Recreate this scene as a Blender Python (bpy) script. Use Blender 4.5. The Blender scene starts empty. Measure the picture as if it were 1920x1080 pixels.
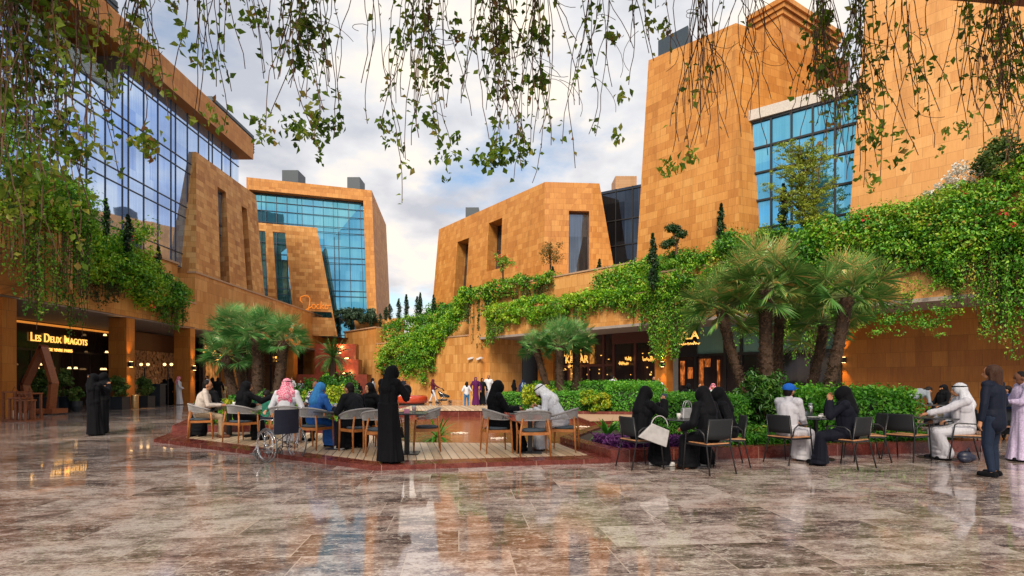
import bpy, math, random
import numpy as np
from mathutils import Vector, Matrix
S = bpy.context.scene
COL = S.collection
R = math.radians
random.seed(7)
rng = np.random.default_rng(11)

# ------------------------------------------------------------------ camera
F = 1000.0; HC = 1.37; HY = 717.0          # focal length in photo pixels, eye height, horizon row
cd = bpy.data.cameras.new('camera'); cam = bpy.data.objects.new('camera', cd); COL.objects.link(cam)
cam.location = (0, 0, HC); cam.rotation_euler = (R(90), 0, 0)
cd.sensor_width = 36; cd.lens = 36 * F / 1920; cd.shift_y = (HY - 540) / 1920
cd.clip_start = 0.05; cd.clip_end = 2000
S.camera = cam

# ------------------------------------------------------------------ world
w = bpy.data.worlds.new('World'); S.world = w; w.use_nodes = True
nt = w.node_tree; nt.nodes.clear(); N = nt.nodes.new; L = nt.links.new
SUN_EL, SUN_AZ = R(40), R(192)              # azimuth clockwise from +Y
out = N('ShaderNodeOutputWorld'); bg = N('ShaderNodeBackground'); bg2 = N('ShaderNodeBackground'); mx = N('ShaderNodeMixShader')
sky = N('ShaderNodeTexSky'); sky.sky_type = 'NISHITA'; sky.sun_disc = False
sky.sun_elevation = SUN_EL; sky.sun_rotation = SUN_AZ; sky.air_density = 1.2; sky.dust_density = 1.0
tc = N('ShaderNodeTexCoord'); sep = N('ShaderNodeSeparateXYZ'); L(tc.outputs['Generated'], sep.inputs[0])
addz = N('ShaderNodeMath'); addz.operation = 'ADD'; addz.inputs[1].default_value = 0.22; L(sep.outputs[2], addz.inputs[0])
mz = N('ShaderNodeMath'); mz.operation = 'MAXIMUM'; mz.inputs[1].default_value = 0.08; L(addz.outputs[0], mz.inputs[0])
dv = N('ShaderNodeVectorMath'); dv.operation = 'DIVIDE'; L(tc.outputs['Generated'], dv.inputs[0])
cmb = N('ShaderNodeCombineXYZ'); L(mz.outputs[0], cmb.inputs[0]); L(mz.outputs[0], cmb.inputs[1]); cmb.inputs[2].default_value = 1.0
L(cmb.outputs[0], dv.inputs[1])
n1 = N('ShaderNodeTexNoise'); n1.inputs['Scale'].default_value = 1.7; n1.inputs['Detail'].default_value = 7; n1.inputs['Roughness'].default_value = .56
L(dv.outputs[0], n1.inputs['Vector'])
r1 = N('ShaderNodeValToRGB'); r1.color_ramp.elements[0].position = .31; r1.color_ramp.elements[1].position = .45
L(n1.outputs['Fac'], r1.inputs[0])
n2 = N('ShaderNodeTexNoise'); n2.inputs['Scale'].default_value = 3.1; n2.inputs['Detail'].default_value = 6
L(dv.outputs[0], n2.inputs['Vector'])
r2 = N('ShaderNodeValToRGB'); cr = r2.color_ramp
cr.elements[0].position = .36; cr.elements[0].color = (.46, .48, .54, 1)
cr.elements[1].position = .68; cr.elements[1].color = (1.0, .87, .70, 1)
e = cr.elements.new(.52); e.color = (.68, .68, .70, 1)
L(n2.outputs['Fac'], r2.inputs[0])
L(sky.outputs[0], bg.inputs[0]); bg.inputs[1].default_value = 0.10
# low cloud glows warm towards the horizon straight ahead
wz = N('ShaderNodeMapRange'); wz.inputs['From Min'].default_value = .42; wz.inputs['From Max'].default_value = .05; L(sep.outputs[2], wz.inputs['Value'])
wy = N('ShaderNodeMapRange'); wy.inputs['From Min'].default_value = .3; wy.inputs['From Max'].default_value = 1.0; L(sep.outputs[1], wy.inputs['Value'])
wm = N('ShaderNodeMath'); wm.operation = 'MULTIPLY'; L(wz.outputs[0], wm.inputs[0]); L(wy.outputs[0], wm.inputs[1])
wn = N('ShaderNodeMath'); wn.operation = 'MULTIPLY'; wn.inputs[1].default_value = .55; L(wm.outputs[0], wn.inputs[0])
wx = N('ShaderNodeMix'); wx.data_type = 'RGBA'; wx.blend_type = 'MULTIPLY'; wx.inputs[7].default_value = (1.25, 1.08, .92, 1); L(wn.outputs[0], wx.inputs[0]); L(r2.outputs[0], wx.inputs[6])
L(wx.outputs[2], bg2.inputs[0]); bg2.inputs[1].default_value = .74
L(r1.outputs[0], mx.inputs[0]); L(bg.outputs[0], mx.inputs[1]); L(bg2.outputs[0], mx.inputs[2]); L(mx.outputs[0], out.inputs[0])

# ------------------------------------------------------------------ sun
sd = bpy.data.lights.new('sun', 'SUN'); sd.energy = 2.6; sd.angle = R(20); sd.color = (1, .86, .68)
so = bpy.data.objects.new('sun', sd); COL.objects.link(so)
dsun = Vector((math.sin(SUN_AZ) * math.cos(SUN_EL), math.cos(SUN_AZ) * math.cos(SUN_EL), math.sin(SUN_EL)))
so.rotation_euler = dsun.to_track_quat('Z', 'Y').to_euler()
so.location = (0, 0, 60)
S.view_settings.view_transform = 'Standard'; S.view_settings.look = 'None'
S.view_settings.exposure = 0.8; S.view_settings.gamma = 1; S.view_settings.use_curve_mapping = False
try:
    S.cycles.max_bounces = 6; S.cycles.transparent_max_bounces = 8
except Exception: pass

# ------------------------------------------------------------------ helpers: coordinates
def P(px, py, Y): return Vector(((px - 960) / F * Y, Y, HC + (HY - py) / F * Y))
def G(px, py, z=0.0):
    Y = F * (HC - z) / (py - HY); return Vector(((px - 960) / F * Y, Y, z))
def W(px, py, A, B):
    """point of the vertical plane through A-B that lies on a sight line"""
    k = (px - 960) / F; dx, dy = B[0] - A[0], B[1] - A[1]
    t = (k * A[1] - A[0]) / (dx - k * dy); Y = A[1] + t * dy
    return P(px, py, Y)

# ------------------------------------------------------------------ helpers: mesh builder
class MB:
    def __init__(s): s.v = []; s.f = []; s.n = 0; s.tone = None
    def add(s, vs, fs):
        b = s.n; s.v.extend([tuple(p) for p in vs]); s.f.extend([tuple(b + i for i in q) for q in fs]); s.n += len(vs); return s
    def quad(s, *p): return s.add(p, [tuple(range(len(p)))])
    def box(s, c, d, rz=0, rx=0, ry=0):
        M = Matrix.Translation(c) @ Matrix.Rotation(rz, 4, 'Z') @ Matrix.Rotation(rx, 4, 'X') @ Matrix.Rotation(ry, 4, 'Y')
        v = [M @ Vector((x * d[0] / 2, y * d[1] / 2, z * d[2] / 2)) for z in (-1, 1) for y in (-1, 1) for x in (-1, 1)]
        return s.add(v, [(0, 2, 3, 1), (4, 5, 7, 6), (0, 1, 5, 4), (2, 6, 7, 3), (0, 4, 6, 2), (1, 3, 7, 5)])
    def hexa(s, b, t):   # b, t: 4 points each, ccw from above
        return s.add(list(b) + list(t), [(3, 2, 1, 0), (4, 5, 6, 7)] + [(i, (i + 1) % 4, 4 + (i + 1) % 4, 4 + i) for i in range(4)])
    def prism(s, poly, z0, z1):
        n = len(poly)
        return s.add([(p[0], p[1], z0) for p in poly] + [(p[0], p[1], z1) for p in poly],
                     [tuple(range(n - 1, -1, -1)), tuple(range(n, 2 * n))] + [(i, (i + 1) % n, n + (i + 1) % n, n + i) for i in range(n)])
    def bar(s, p, q, w, h, up=(0, 0, 1)):
        p = Vector(p); q = Vector(q); d = (q - p); 
        if d.length < 1e-6: return s
        d.normalize(); up = Vector(up); sd_ = d.cross(up)
        if sd_.length < 1e-4: sd_ = d.cross(Vector((1, 0, 0)))
        sd_.normalize(); u = sd_.cross(d)
        a = sd_ * w / 2; b = u * h / 2
        return s.add([p - a - b, p + a - b, p + a + b, p - a + b, q - a - b, q + a - b, q + a + b, q - a + b],
                     [(3, 2, 1, 0), (4, 5, 6, 7), (0, 1, 5, 4), (1, 2, 6, 5), (2, 3, 7, 6), (3, 0, 4, 7)])
    def tube(s, path, r, n=8, cap=True, flat=1.0):
        path = [Vector(p) for p in path]; k = len(path)
        rs = r if isinstance(r, (list, tuple)) else [r] * k
        vs = []; side = None
        for i, p in enumerate(path):
            d = (path[min(i + 1, k - 1)] - path[max(i - 1, 0)]).normalized()
            if side is None:
                side = d.cross(Vector((0, 0, 1)))
                if side.length < .1: side = d.cross(Vector((0, 1, 0)))
            side = (side - d * side.dot(d)).normalized(); up = side.cross(d)
            for j in range(n):
                a = 2 * math.pi * j / n
                vs.append(p + side * (math.cos(a) * rs[i]) + up * (math.sin(a) * rs[i] * flat))
        fs = [(i * n + j, i * n + (j + 1) % n, (i + 1) * n + (j + 1) % n, (i + 1) * n + j) for i in range(k - 1) for j in range(n)]
        if cap: fs += [tuple(range(n - 1, -1, -1)), tuple((k - 1) * n + j for j in range(n))]
        return s.add(vs, fs)
    def lathe(s, prof, c=(0, 0, 0), n=16, sx=1, sy=1, rz=0):
        vs = []; cz, sz = math.cos(rz), math.sin(rz)
        for r, z in prof:
            for j in range(n):
                a = 2 * math.pi * j / n; x = r * math.cos(a) * sx; y = r * math.sin(a) * sy
                vs.append((c[0] + x * cz - y * sz, c[1] + x * sz + y * cz, c[2] + z))
        k = len(prof)
        fs = [(i * n + j, i * n + (j + 1) % n, (i + 1) * n + (j + 1) % n, (i + 1) * n + j) for i in range(k - 1) for j in range(n)]
        fs += [tuple(range(n - 1, -1, -1)), tuple((k - 1) * n + j for j in range(n))]
        return s.add(vs, fs)
    def ell(s, c, r, n=12, m=8, rot=None):
        c = Vector(c); vs = []; 
        for i in range(m + 1):
            t = math.pi * i / m
            for j in range(n):
                a = 2 * math.pi * j / n
                p = Vector((r[0] * math.sin(t) * math.cos(a), r[1] * math.sin(t) * math.sin(a), -r[2] * math.cos(t)))
                if rot is not None: p = rot @ p
                vs.append(c + p)
        return s.add(vs, [(i * n + j, i * n + (j + 1) % n, (i + 1) * n + (j + 1) % n, (i + 1) * n + j) for i in range(m) for j in range(n)])
    def caps(s, p, q, r0, r1, n=10, sq=1.0):
        """tapered capsule"""
        p = Vector(p); q = Vector(q); d = (q - p); L_ = d.length
        if L_ < 1e-5: return s.ell(p, (r0, r0, r0), n, 6)
        d.normalize(); path = []; rs = []
        for a in (-.97, -.7, -.35): path.append(p + d * r0 * a); rs.append(r0 * math.sqrt(1 - a * a))
        path.append(p); rs.append(r0); path.append(q); rs.append(r1)
        for a in (.35, .7, .97): path.append(q + d * r1 * a); rs.append(r1 * math.sqrt(1 - a * a))
        return s.tube(path, rs, n, True, sq)
    def arr(s, V, faces):
        """V: (N,k,3) array, faces: index lists inside one item"""
        N_, k, _ = V.shape
        b = s.n; s.v.extend(map(tuple, V.reshape(-1, 3).tolist()))
        for i in range(N_):
            o = b + i * k
            for q in faces: s.f.append(tuple(o + j for j in q))
        s.n += N_ * k; return s
    def build(s, name, mat, parent=None, smooth=False, world=True, tone=None, bevel=0):
        me = bpy.data.meshes.new(name); V = s.v
        o = bpy.data.objects.new(name, me)
        if parent is not None:
            o.parent = parent
            if world and parent.name in ROOT:
                Mi = ROOT[parent.name]; V = [tuple(Mi @ Vector(p)) for p in V]
        me.from_pydata(V, [], s.f); me.update()
        if smooth: me.polygons.foreach_set('use_smooth', [True] * len(me.polygons))
        if mat is not None: me.materials.append(mat)
        if tone is not None:
            a = me.attributes.new('tone', 'FLOAT', 'FACE'); a.data.foreach_set('value', np.asarray(tone, dtype=np.float32))
        COL.objects.link(o)
        if bevel:
            md = o.modifiers.new('bevel', 'BEVEL'); md.width = bevel; md.segments = 2; md.limit_method = 'ANGLE'
        return o
ROOT = {}
def thing(name, label, cat, loc=(0, 0, 0), rz=0, group=None):
    o = bpy.data.objects.new(name, None); COL.objects.link(o); o.location = loc; o.rotation_euler = (0, 0, rz)
    o.empty_display_size = .2
    o['label'] = label; o['category'] = cat
    if group: o['group'] = group
    ROOT[o.name] = (Matrix.Translation(loc) @ Matrix.Rotation(rz, 4, 'Z')).inverted()
    return o
def tag(o, label, cat, group=None, kind=None):
    if label: o['label'] = label
    if cat: o['category'] = cat
    if group: o['group'] = group
    if kind: o['kind'] = kind
    return o
def struct(o): o['kind'] = 'structure'; return o
def dup(root, loc, rz, label=None):
    r = root.copy(); COL.objects.link(r); r.location = loc; r.rotation_euler = (0, 0, rz)
    ROOT[r.name] = (Matrix.Translation(loc) @ Matrix.Rotation(rz, 4, 'Z')).inverted()
    if label: r['label'] = label
    for ch in [c for c in bpy.data.objects if c.parent == root]:
        c = ch.copy(); COL.objects.link(c); c.parent = r
        for g in [x for x in bpy.data.objects if x.parent == ch]:
            d = g.copy(); COL.objects.link(d); d.parent = c
    return r

def lerp(a, b, t): return Vector(a) * (1 - t) + Vector(b) * t
def bil(c, u, v): return lerp(lerp(c[0], c[1], u), lerp(c[3], c[2], u), v)     # c: bottom-left, bottom-right, top-right, top-left
def panel(mb, c, holes=(), depth=(0, 0, 0)):
    """wall face with openings; reveals go back by depth"""
    us = sorted({0, 1} | {h[0] for h in holes} | {h[1] for h in holes}); vs = sorted({0, 1} | {h[2] for h in holes} | {h[3] for h in holes})
    dp = Vector(depth)
    for i in range(len(us) - 1):
        for j in range(len(vs) - 1):
            um, vm = (us[i] + us[i + 1]) / 2, (vs[j] + vs[j + 1]) / 2
            if any(h[0] < um < h[1] and h[2] < vm < h[3] for h in holes): continue
            mb.quad(bil(c, us[i], vs[j]), bil(c, us[i + 1], vs[j]), bil(c, us[i + 1], vs[j + 1]), bil(c, us[i], vs[j + 1]))
    for h in holes:
        q = [bil(c, h[0], h[2]), bil(c, h[1], h[2]), bil(c, h[1], h[3]), bil(c, h[0], h[3])]
        for i in range(4):
            a, b = q[i], q[(i + 1) % 4]; mb.quad(b, a, a + dp, b + dp)
def holeq(c, h, dp):
    dp = Vector(dp); return [bil(c, h[0], h[2]) + dp, bil(c, h[1], h[2]) + dp, bil(c, h[1], h[3]) + dp, bil(c, h[0], h[3]) + dp]
def grid_bars(mb, c, us, vs, w, d):
    n = (Vector(c[1]) - Vector(c[0])).cross(Vector(c[3]) - Vector(c[0])).normalized()
    for u in us: mb.bar(bil(c, u, 0), bil(c, u, 1), w, d, n)
    for v in vs: mb.bar(bil(c, 0, v), bil(c, 1, v), w * 1.1, d * 1.13, n)

# ------------------------------------------------------------------ materials
def newmat(name):
    m = bpy.data.materials.new(name); m.use_nodes = True; t = m.node_tree; t.nodes.clear()
    o = t.nodes.new('ShaderNodeOutputMaterial'); b = t.nodes.new('ShaderNodeBsdfPrincipled'); t.links.new(b.outputs[0], o.inputs[0])
    return m, t, b, o
def ramp(t, src, stops):
    r = t.nodes.new('ShaderNodeValToRGB'); el = r.color_ramp.elements
    el[0].position = stops[0][0]; el[0].color = (*stops[0][1], 1); el[1].position = stops[-1][0]; el[1].color = (*stops[-1][1], 1)
    for p, c in stops[1:-1]: e_ = el.new(p); e_.color = (*c, 1)
    t.links.new(src, r.inputs[0]); return r.outputs[0]
def math_(t, op, a, b=None):
    n = t.nodes.new('ShaderNodeMath'); n.operation = op
    for i, x in enumerate((a, b)):
        if x is None: continue
        if isinstance(x, (int, float)): n.inputs[i].default_value = x
        else: t.links.new(x, n.inputs[i])
    return n.outputs[0]
def noise_(t, vec, scale, detail=4, rough=.55):
    n = t.nodes.new('ShaderNodeTexNoise'); n.inputs['Scale'].default_value = scale; n.inputs['Detail'].default_value = detail
    n.inputs['Roughness'].default_value = rough
    if vec is not None: t.links.new(vec, n.inputs['Vector'])
    return n.outputs['Fac']
def mapp(t, vec, sc=(1, 1, 1), rot=(0, 0, 0), loc=(0, 0, 0)):
    n = t.nodes.new('ShaderNodeMapping'); n.inputs['Scale'].default_value = sc; n.inputs['Rotation'].default_value = rot; n.inputs['Location'].default_value = loc
    t.links.new(vec, n.inputs[0]); return n.outputs[0]
def mixc(t, fac, a, b, mode='MIX'):
    n = t.nodes.new('ShaderNodeMix'); n.data_type = 'RGBA'; n.blend_type = mode
    for i, x in ((0, fac), (6, a), (7, b)):
        if isinstance(x, (int, float)): n.inputs[i].default_value = x
        elif isinstance(x, tuple): n.inputs[i].default_value = (*x, 1)
        else: t.links.new(x, n.inputs[i])
    return n.outputs[2]
def bump(t, b, h, s=.3, d=.02):
    n = t.nodes.new('ShaderNodeBump'); n.inputs['Strength'].default_value = s; n.inputs['Distance'].default_value = d
    t.links.new(h, n.inputs['Height']); t.links.new(n.outputs[0], b.inputs['Normal'])
def geo(t): return t.nodes.new('ShaderNodeNewGeometry')
def simple(name, col, rough=.6, metal=0, var=.15, scale=14, bmp=.0, emis=None, est=1, spec=None, coat=0):
    m, t, b, o = newmat(name)
    g = geo(t); nz = noise_(t, g.outputs['Position'], scale, 5)
    lo = tuple(c * (1 - var) for c in col); hi = tuple(min(1, c * (1 + var)) for c in col)
    t.links.new(ramp(t, nz, [(.3, lo), (.7, hi)]), b.inputs['Base Color'])
    b.inputs['Roughness'].default_value = rough; b.inputs['Metallic'].default_value = metal
    if spec is not None: b.inputs['Specular IOR Level'].default_value = spec
    if coat: b.inputs['Coat Weight'].default_value = coat; b.inputs['Coat Roughness'].default_value = .08
    if bmp: bump(t, b, nz, bmp, .01)
    if emis: b.inputs['Emission Color'].default_value = (*emis, 1); b.inputs['Emission Strength'].default_value = est
    return m
def wallvec(t):
    g = geo(t); cr_ = t.nodes.new('ShaderNodeVectorMath'); cr_.operation = 'CROSS_PRODUCT'; cr_.inputs[0].default_value = (0, 0, 1)
    t.links.new(g.outputs['True Normal'], cr_.inputs[1])
    nm = t.nodes.new('ShaderNodeVectorMath'); nm.operation = 'NORMALIZE'; t.links.new(cr_.outputs[0], nm.inputs[0])
    dt = t.nodes.new('ShaderNodeVectorMath'); dt.operation = 'DOT_PRODUCT'; t.links.new(nm.outputs[0], dt.inputs[0]); t.links.new(g.outputs['Position'], dt.inputs[1])
    sp = t.nodes.new('ShaderNodeSeparateXYZ'); t.links.new(g.outputs['Position'], sp.inputs[0])
    cb = t.nodes.new('ShaderNodeCombineXYZ'); t.links.new(dt.outputs['Value'], cb.inputs[0]); t.links.new(sp.outputs[2], cb.inputs[1])
    return cb.outputs[0], g
def brick(t, vec, bw, rh, mortar, off=.5, freq=2, bias=0):
    n = t.nodes.new('ShaderNodeTexBrick'); n.offset = off; n.offset_frequency = freq; n.squash = .62; n.squash_frequency = 3
    n.inputs['Color1'].default_value = (0, 0, 0, 1); n.inputs['Color2'].default_value = (1, 1, 1, 1); n.inputs['Mortar'].default_value = (.5, .5, .5, 1)
    n.inputs['Scale'].default_value = 1; n.inputs['Mortar Size'].default_value = mortar; n.inputs['Mortar Smooth'].default_value = 0
    n.inputs['Bias'].default_value = bias; n.inputs['Brick Width'].default_value = bw; n.inputs['Row Height'].default_value = rh
    t.links.new(vec, n.inputs['Vector']); return n.outputs['Color'], n.outputs['Fac']
def stone(name, cols, bw=.62, rh=.45, rough=.55, vein=.5, rw=.32):
    m, t, b, o = newmat(name)
    v, g = wallvec(t)
    rnd, mf = brick(t, v, bw, rh, .006, .37, 2)
    sc = t.nodes.new('ShaderNodeVectorMath'); sc.operation = 'MULTIPLY_ADD'; t.links.new(rnd, sc.inputs[0]); sc.inputs[1].default_value = (7, 3, 9); t.links.new(v, sc.inputs[2])
    streak = noise_(t, mapp(t, sc.outputs[0], (26, 1.6, 1)), 1.0, 5, .62)
    big = noise_(t, g.outputs['Position'], .35, 3)
    fac = math_(t, 'ADD', math_(t, 'MULTIPLY', rnd, rw), math_(t, 'MULTIPLY', streak, vein + .15))
    fac = math_(t, 'ADD', fac, math_(t, 'MULTIPLY', math_(t, 'SUBTRACT', big, .5), .35))
    n_ = len(cols); col = ramp(t, fac, [(.08 + .74 * i / (n_ - 1), c) for i, c in enumerate(cols)])
    fine = noise_(t, mapp(t, v, (60, 6, 1)), 1.0, 4, .7)
    col = mixc(t, math_(t, 'MULTIPLY', math_(t, 'GREATER_THAN', fine, .64), .35), col, tuple(c * .45 for c in cols[0]))
    # rain streaks running down from the copings
    dirt = noise_(t, mapp(t, v, (1.6, .12, 1)), 1.0, 5, .6)
    col = mixc(t, ramp(t, dirt, [(.52, (0, 0, 0)), (.75, (.4, .4, .4))]), col, tuple(c * .5 for c in cols[0]))
    col = mixc(t, math_(t, 'MULTIPLY', mf, .6), col, tuple(c * .3 for c in cols[0]))
    t.links.new(col, b.inputs['Base Color']); b.inputs['Roughness'].default_value = rough
    b.inputs['Specular IOR Level'].default_value = .35
    bump(t, b, math_(t, 'SUBTRACT', math_(t, 'MULTIPLY', fine, .3), math_(t, 'MULTIPLY', mf, 1.0)), .35, .008)
    return m
M = {}
M['stone'] = stone('sandstone_cladding', [(.33, .13, .030), (.49, .22, .056), (.61, .31, .095), (.72, .43, .16)], .52, .72)
M['stone_t'] = stone('tower_sandstone', [(.31, .108, .020), (.44, .175, .034), (.55, .245, .056), (.64, .34, .10)], .62, .45)
M['stone_b'] = stone('mottled_block_sandstone', [(.29, .105, .022), (.44, .185, .042), (.60, .30, .085), (.70, .41, .15)], .60, .36, .55, .40, .44)
M['stone_e'] = stone('bright_sandstone', [(.42, .17, .045), (.55, .255, .075), (.62, .31, .10), (.66, .38, .15)], .9, .5)
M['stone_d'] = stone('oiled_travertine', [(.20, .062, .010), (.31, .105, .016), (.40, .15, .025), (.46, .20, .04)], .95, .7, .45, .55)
M['coping'] = simple('coping_stone', (.42, .27, .17), .6, bmp=.1)
M['red'] = simple('red_granite', (.135, .022, .016), .28, var=.5, scale=60, spec=.4)
def redmat():
    m, t, b, o = newmat('red_granite_blocks'); g = geo(t); p_ = g.outputs['Position']; n = noise_(t, p_, 60, 5, .7); n2_ = noise_(t, p_, 5, 6, .7)
    c = ramp(t, math_(t, 'ADD', math_(t, 'MULTIPLY', n, .6), math_(t, 'MULTIPLY', n2_, .4)), [(.36, (.045, .010, .010)), (.5, (.125, .024, .018)), (.62, (.22, .06, .042))])
    sp = t.nodes.new('ShaderNodeSeparateXYZ'); t.links.new(p_, sp.inputs[0]); s_ = math_(t, 'ADD', sp.outputs[0], math_(t, 'MULTIPLY', sp.outputs[1], .35)); fr = math_(t, 'FRACT', math_(t, 'MULTIPLY', s_, 1.15))
    j = math_(t, 'LESS_THAN', fr, .014); c = mixc(t, j, c, (.30, .17, .13)); t.links.new(c, b.inputs['Base Color']); t.links.new(ramp(t, n2_, [(.35, (.12,) * 3), (.65, (.38,) * 3)]), b.inputs['Roughness'])
    b.inputs['Specular IOR Level'].default_value = .4; return m
M['red'] = redmat()
M['soffit'] = simple('grey_render', (.30, .255, .23), .7, var=.08, scale=3)
M['dark'] = simple('dark_bronze', (.035, .028, .03), .35, var=.2)
M['black'] = simple('black_paint', (.012, .012, .014), .4, var=.2)
M['louvre'] = simple('grey_metal_louvre', (.03, .05, .07), .45, var=.2)

def glassmat(name, tint, dark, rough=.025, metal=.85, pane=1.15):
    m, t, b, o = newmat(name)
    v, g = wallvec(t)
    rnd, _ = brick(t, v, pane, 3.3, 0, 0, 2)
    cur = noise_(t, mapp(t, v, (9, .25, 1)), 1.0, 3)
    f = math_(t, 'ADD', math_(t, 'MULTIPLY', rnd, .45), math_(t, 'MULTIPLY', cur, .6))
    t.links.new(ramp(t, f, [(.2, dark), (.8, tint)]), b.inputs['Base Color'])
    b.inputs['Roughness'].default_value = rough; b.inputs['Metallic'].default_value = metal
    wob = noise_(t, mapp(t, g.outputs['Position'], (.5, .5, .5)), 1.0, 2)
    bump(t, b, wob, .12, .05)
    return m
M['glass_b'] = glassmat('blue_curtain_glass', (.56, .73, 1.0), (.30, .46, .84))
M['glass_c'] = glassmat('cyan_curtain_glass', (.20, .56, .78), (.08, .36, .56))
M['glass_d'] = glassmat('dark_window_glass', (.22, .27, .34), (.07, .08, .10))
M['glass_k'] = glassmat('black_link_glass', (.07, .09, .12), (.02, .022, .03))
M['glass_s'] = glassmat('dark_shop_glass', (.06, .045, .045), (.02, .015, .02), .06, .3)
M['teal'] = glassmat('teal_frosted_glass', (.22, .42, .38), (.12, .28, .27), .3, .3, 1.9)
M['gold'] = simple('lit_gold_letters', (.8, .5, .15), .5, emis=(1, .50, .10), est=.95, var=.02)
M['gold_dim'] = simple('dim_gold_letters', (.7, .45, .15), .5, emis=(1, .50, .10), est=.7, var=.02)
M['mull'] = simple('blue_grey_mullion', (.03, .045, .075), .4)
M['orange_sign'] = simple('orange_neon', (.8, .3, .05), .5, emis=(1, .30, .02), est=.3, var=.02)
M['lamp'] = simple('lamp_glow', (1, .8, .5), .5, emis=(1, .60, .22), est=5, var=.0)
def roommat(name, col, est, sc=1.6):
    m, t, b, o = newmat(name); g = geo(t); n = noise_(t, mapp(t, g.outputs['Position'], (3, 3, 1.1)), sc, 4, .7)
    b.inputs['Base Color'].default_value = (*[c * .2 for c in col], 1); b.inputs['Roughness'].default_value = .3
    t.links.new(ramp(t, n, [(.38, (0, 0, 0)), (.50, tuple(c * .35 for c in col)), (.62, col)]), b.inputs['Emission Color']); b.inputs['Emission Strength'].default_value = est; return m
M['warm'] = roommat('warm_lit_room', (1, .26, .05), .40)
# ------------------------------------------------------------------ ground
def floor_mat():
    m, t, b, o = newmat('wet_marble_floor')
    g = geo(t); v = mapp(t, g.outputs['Position'], (1, 1, 1), (0, 0, R(-5.7)))
    rnd, mf = brick(t, v, 1.32, .62, .005, .5, 2)
    sc = t.nodes.new('ShaderNodeVectorMath'); sc.operation = 'MULTIPLY_ADD'; t.links.new(rnd, sc.inputs[0]); sc.inputs[1].default_value = (.9, .5, 0); t.links.new(v, sc.inputs[2])
    a = noise_(t, mapp(t, sc.outputs[0], (1.9, 3.0, 1)), 1.0, 10, .72)
    c = noise_(t, mapp(t, sc.outputs[0], (7, 10, 1)), 1.0, 7, .78)
    fl_ = noise_(t, mapp(t, sc.outputs[0], (34, 44, 1)), 1.0, 4, .8)
    f = math_(t, 'ADD', math_(t, 'ADD', math_(t, 'MULTIPLY', a, .44), math_(t, 'MULTIPLY', c, .28)), math_(t, 'MULTIPLY', fl_, .28))
    f = math_(t, 'ADD', f, math_(t, 'MULTIPLY', math_(t, 'SUBTRACT', rnd, .5), .085))
    col = ramp(t, f, [(.37, (.024, .019, .018)), (.44, (.10, .074, .068)), (.485, (.215, .165, .15)), (.53, (.35, .285, .26)), (.575, (.56, .50, .475)), (.64, (.16, .12, .10))])
    hue = noise_(t, mapp(t, sc.outputs[0], (.7, 1.2, 1)), 1.0, 4)
    col = mixc(t, ramp(t, hue, [(.48, (0, 0, 0)), (.66, (.38, .38, .38))]), col, (.30, .13, .055), 'OVERLAY')
    # thin pale veins
    vn = noise_(t, mapp(t, sc.outputs[0], (1.2, 3.6, 1), (0, 0, .3)), 1.6, 8, .6)
    vm = math_(t, 'LESS_THAN', math_(t, 'ABSOLUTE', math_(t, 'SUBTRACT', vn, .5)), .009)
    col = mixc(t, math_(t, 'MULTIPLY', vm, .65), col, (.62, .56, .50))
    col = mixc(t, math_(t, 'MULTIPLY', mf, .75), col, (.50, .42, .36))
    t.links.new(col, b.inputs['Base Color'])
    wet = noise_(t, mapp(t, g.outputs['Position'], (.5, .5, 1)), 1.0, 5)
    t.links.new(ramp(t, wet, [(.42, (.035,) * 3), (.66, (.17,) * 3)]), b.inputs['Roughness'])
    b.inputs['Specular IOR Level'].default_value = .8
    und = noise_(t, mapp(t, g.outputs['Position'], (3, 6, 1)), 1.0, 3)
    hh = math_(t, 'SUBTRACT', math_(t, 'MULTIPLY', und, .35), math_(t, 'MULTIPLY', mf, .5))
    hh = math_(t, 'ADD', hh, math_(t, 'MULTIPLY', rnd, .1))
    bump(t, b, hh, .13, .012)
    return m
M['floor'] = floor_mat()
mb = MB(); mb.quad((-300, -60, 0), (300, -60, 0), (300, 500, 0), (-300, 500, 0))
struct(mb.build('plaza_floor', M['floor']))

# ------------------------------------------------------------------ left: podium, glass office building
XP, XF, XG = -19.8, -20.3, -21.1
def yx(px, X): return X * F / (px - 960)
Z0, ZS, ZC = 0, 4.8, 8.75
left = thing('glass_office_building', 'long office block on the left with blue mirrored glass under a stone roof band', 'building', (-26, 30, 0))
s_ = MB()
# roof fascia with overhang
YE = yx(475, XF)
s_.prism([(XF, 5), (XF, YE), (-40, YE), (-40, 5)], 18.85, 20.4)
# back mass and end wall
s_.prism([(XG - .35, YE - .6), (-40, YE - .6), (-40, YE - .9), (XG - .35, YE - .9)], 8.7, 18.85)
s_.build('roof_band', M['stone_t'], left)
YL = yx(221, XG)                      # loggia end
g_ = MB()
cA = [(XG, 8, 8.7), (XG, YL, 8.7), (XG, YL, 16.6), (XG, 8, 16.6)]
cB = [(XG, YL, 8.7), (XG, YE - .7, 8.7), (XG, YE - .7, 18.85), (XG, YL, 18.85)]
g_.quad(*cA); g_.quad(*cB)
g_.quad((XG, YE - .7, 8.7), (XG - 5, YE - .7, 8.7), (XG - 5, YE - .7, 18.85), (XG, YE - .7, 18.85))
gl = g_.build('curtain_wall', M['glass_b'], left)
mm = MB(); zs = [8.7, 9.6, 12.0, 12.7, 15.0, 15.7, 18.0]
y = 10.0; k = 0; ys = []
while y < YE - .8:
    top = 18.85 if y > YL else 16.6
    mm.bar((XG + .02, y, 8.7), (XG + .02, y, top), .035, .05, (1, 0, 0)); y += (1.22, 1.22, .45, 1.22)[k % 4]; k += 1
for z in zs: mm.bar((XG + .03, 8 if z < 16.6 else YL, z), (XG + .03, YE - .7, z), .05, .045)
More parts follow.
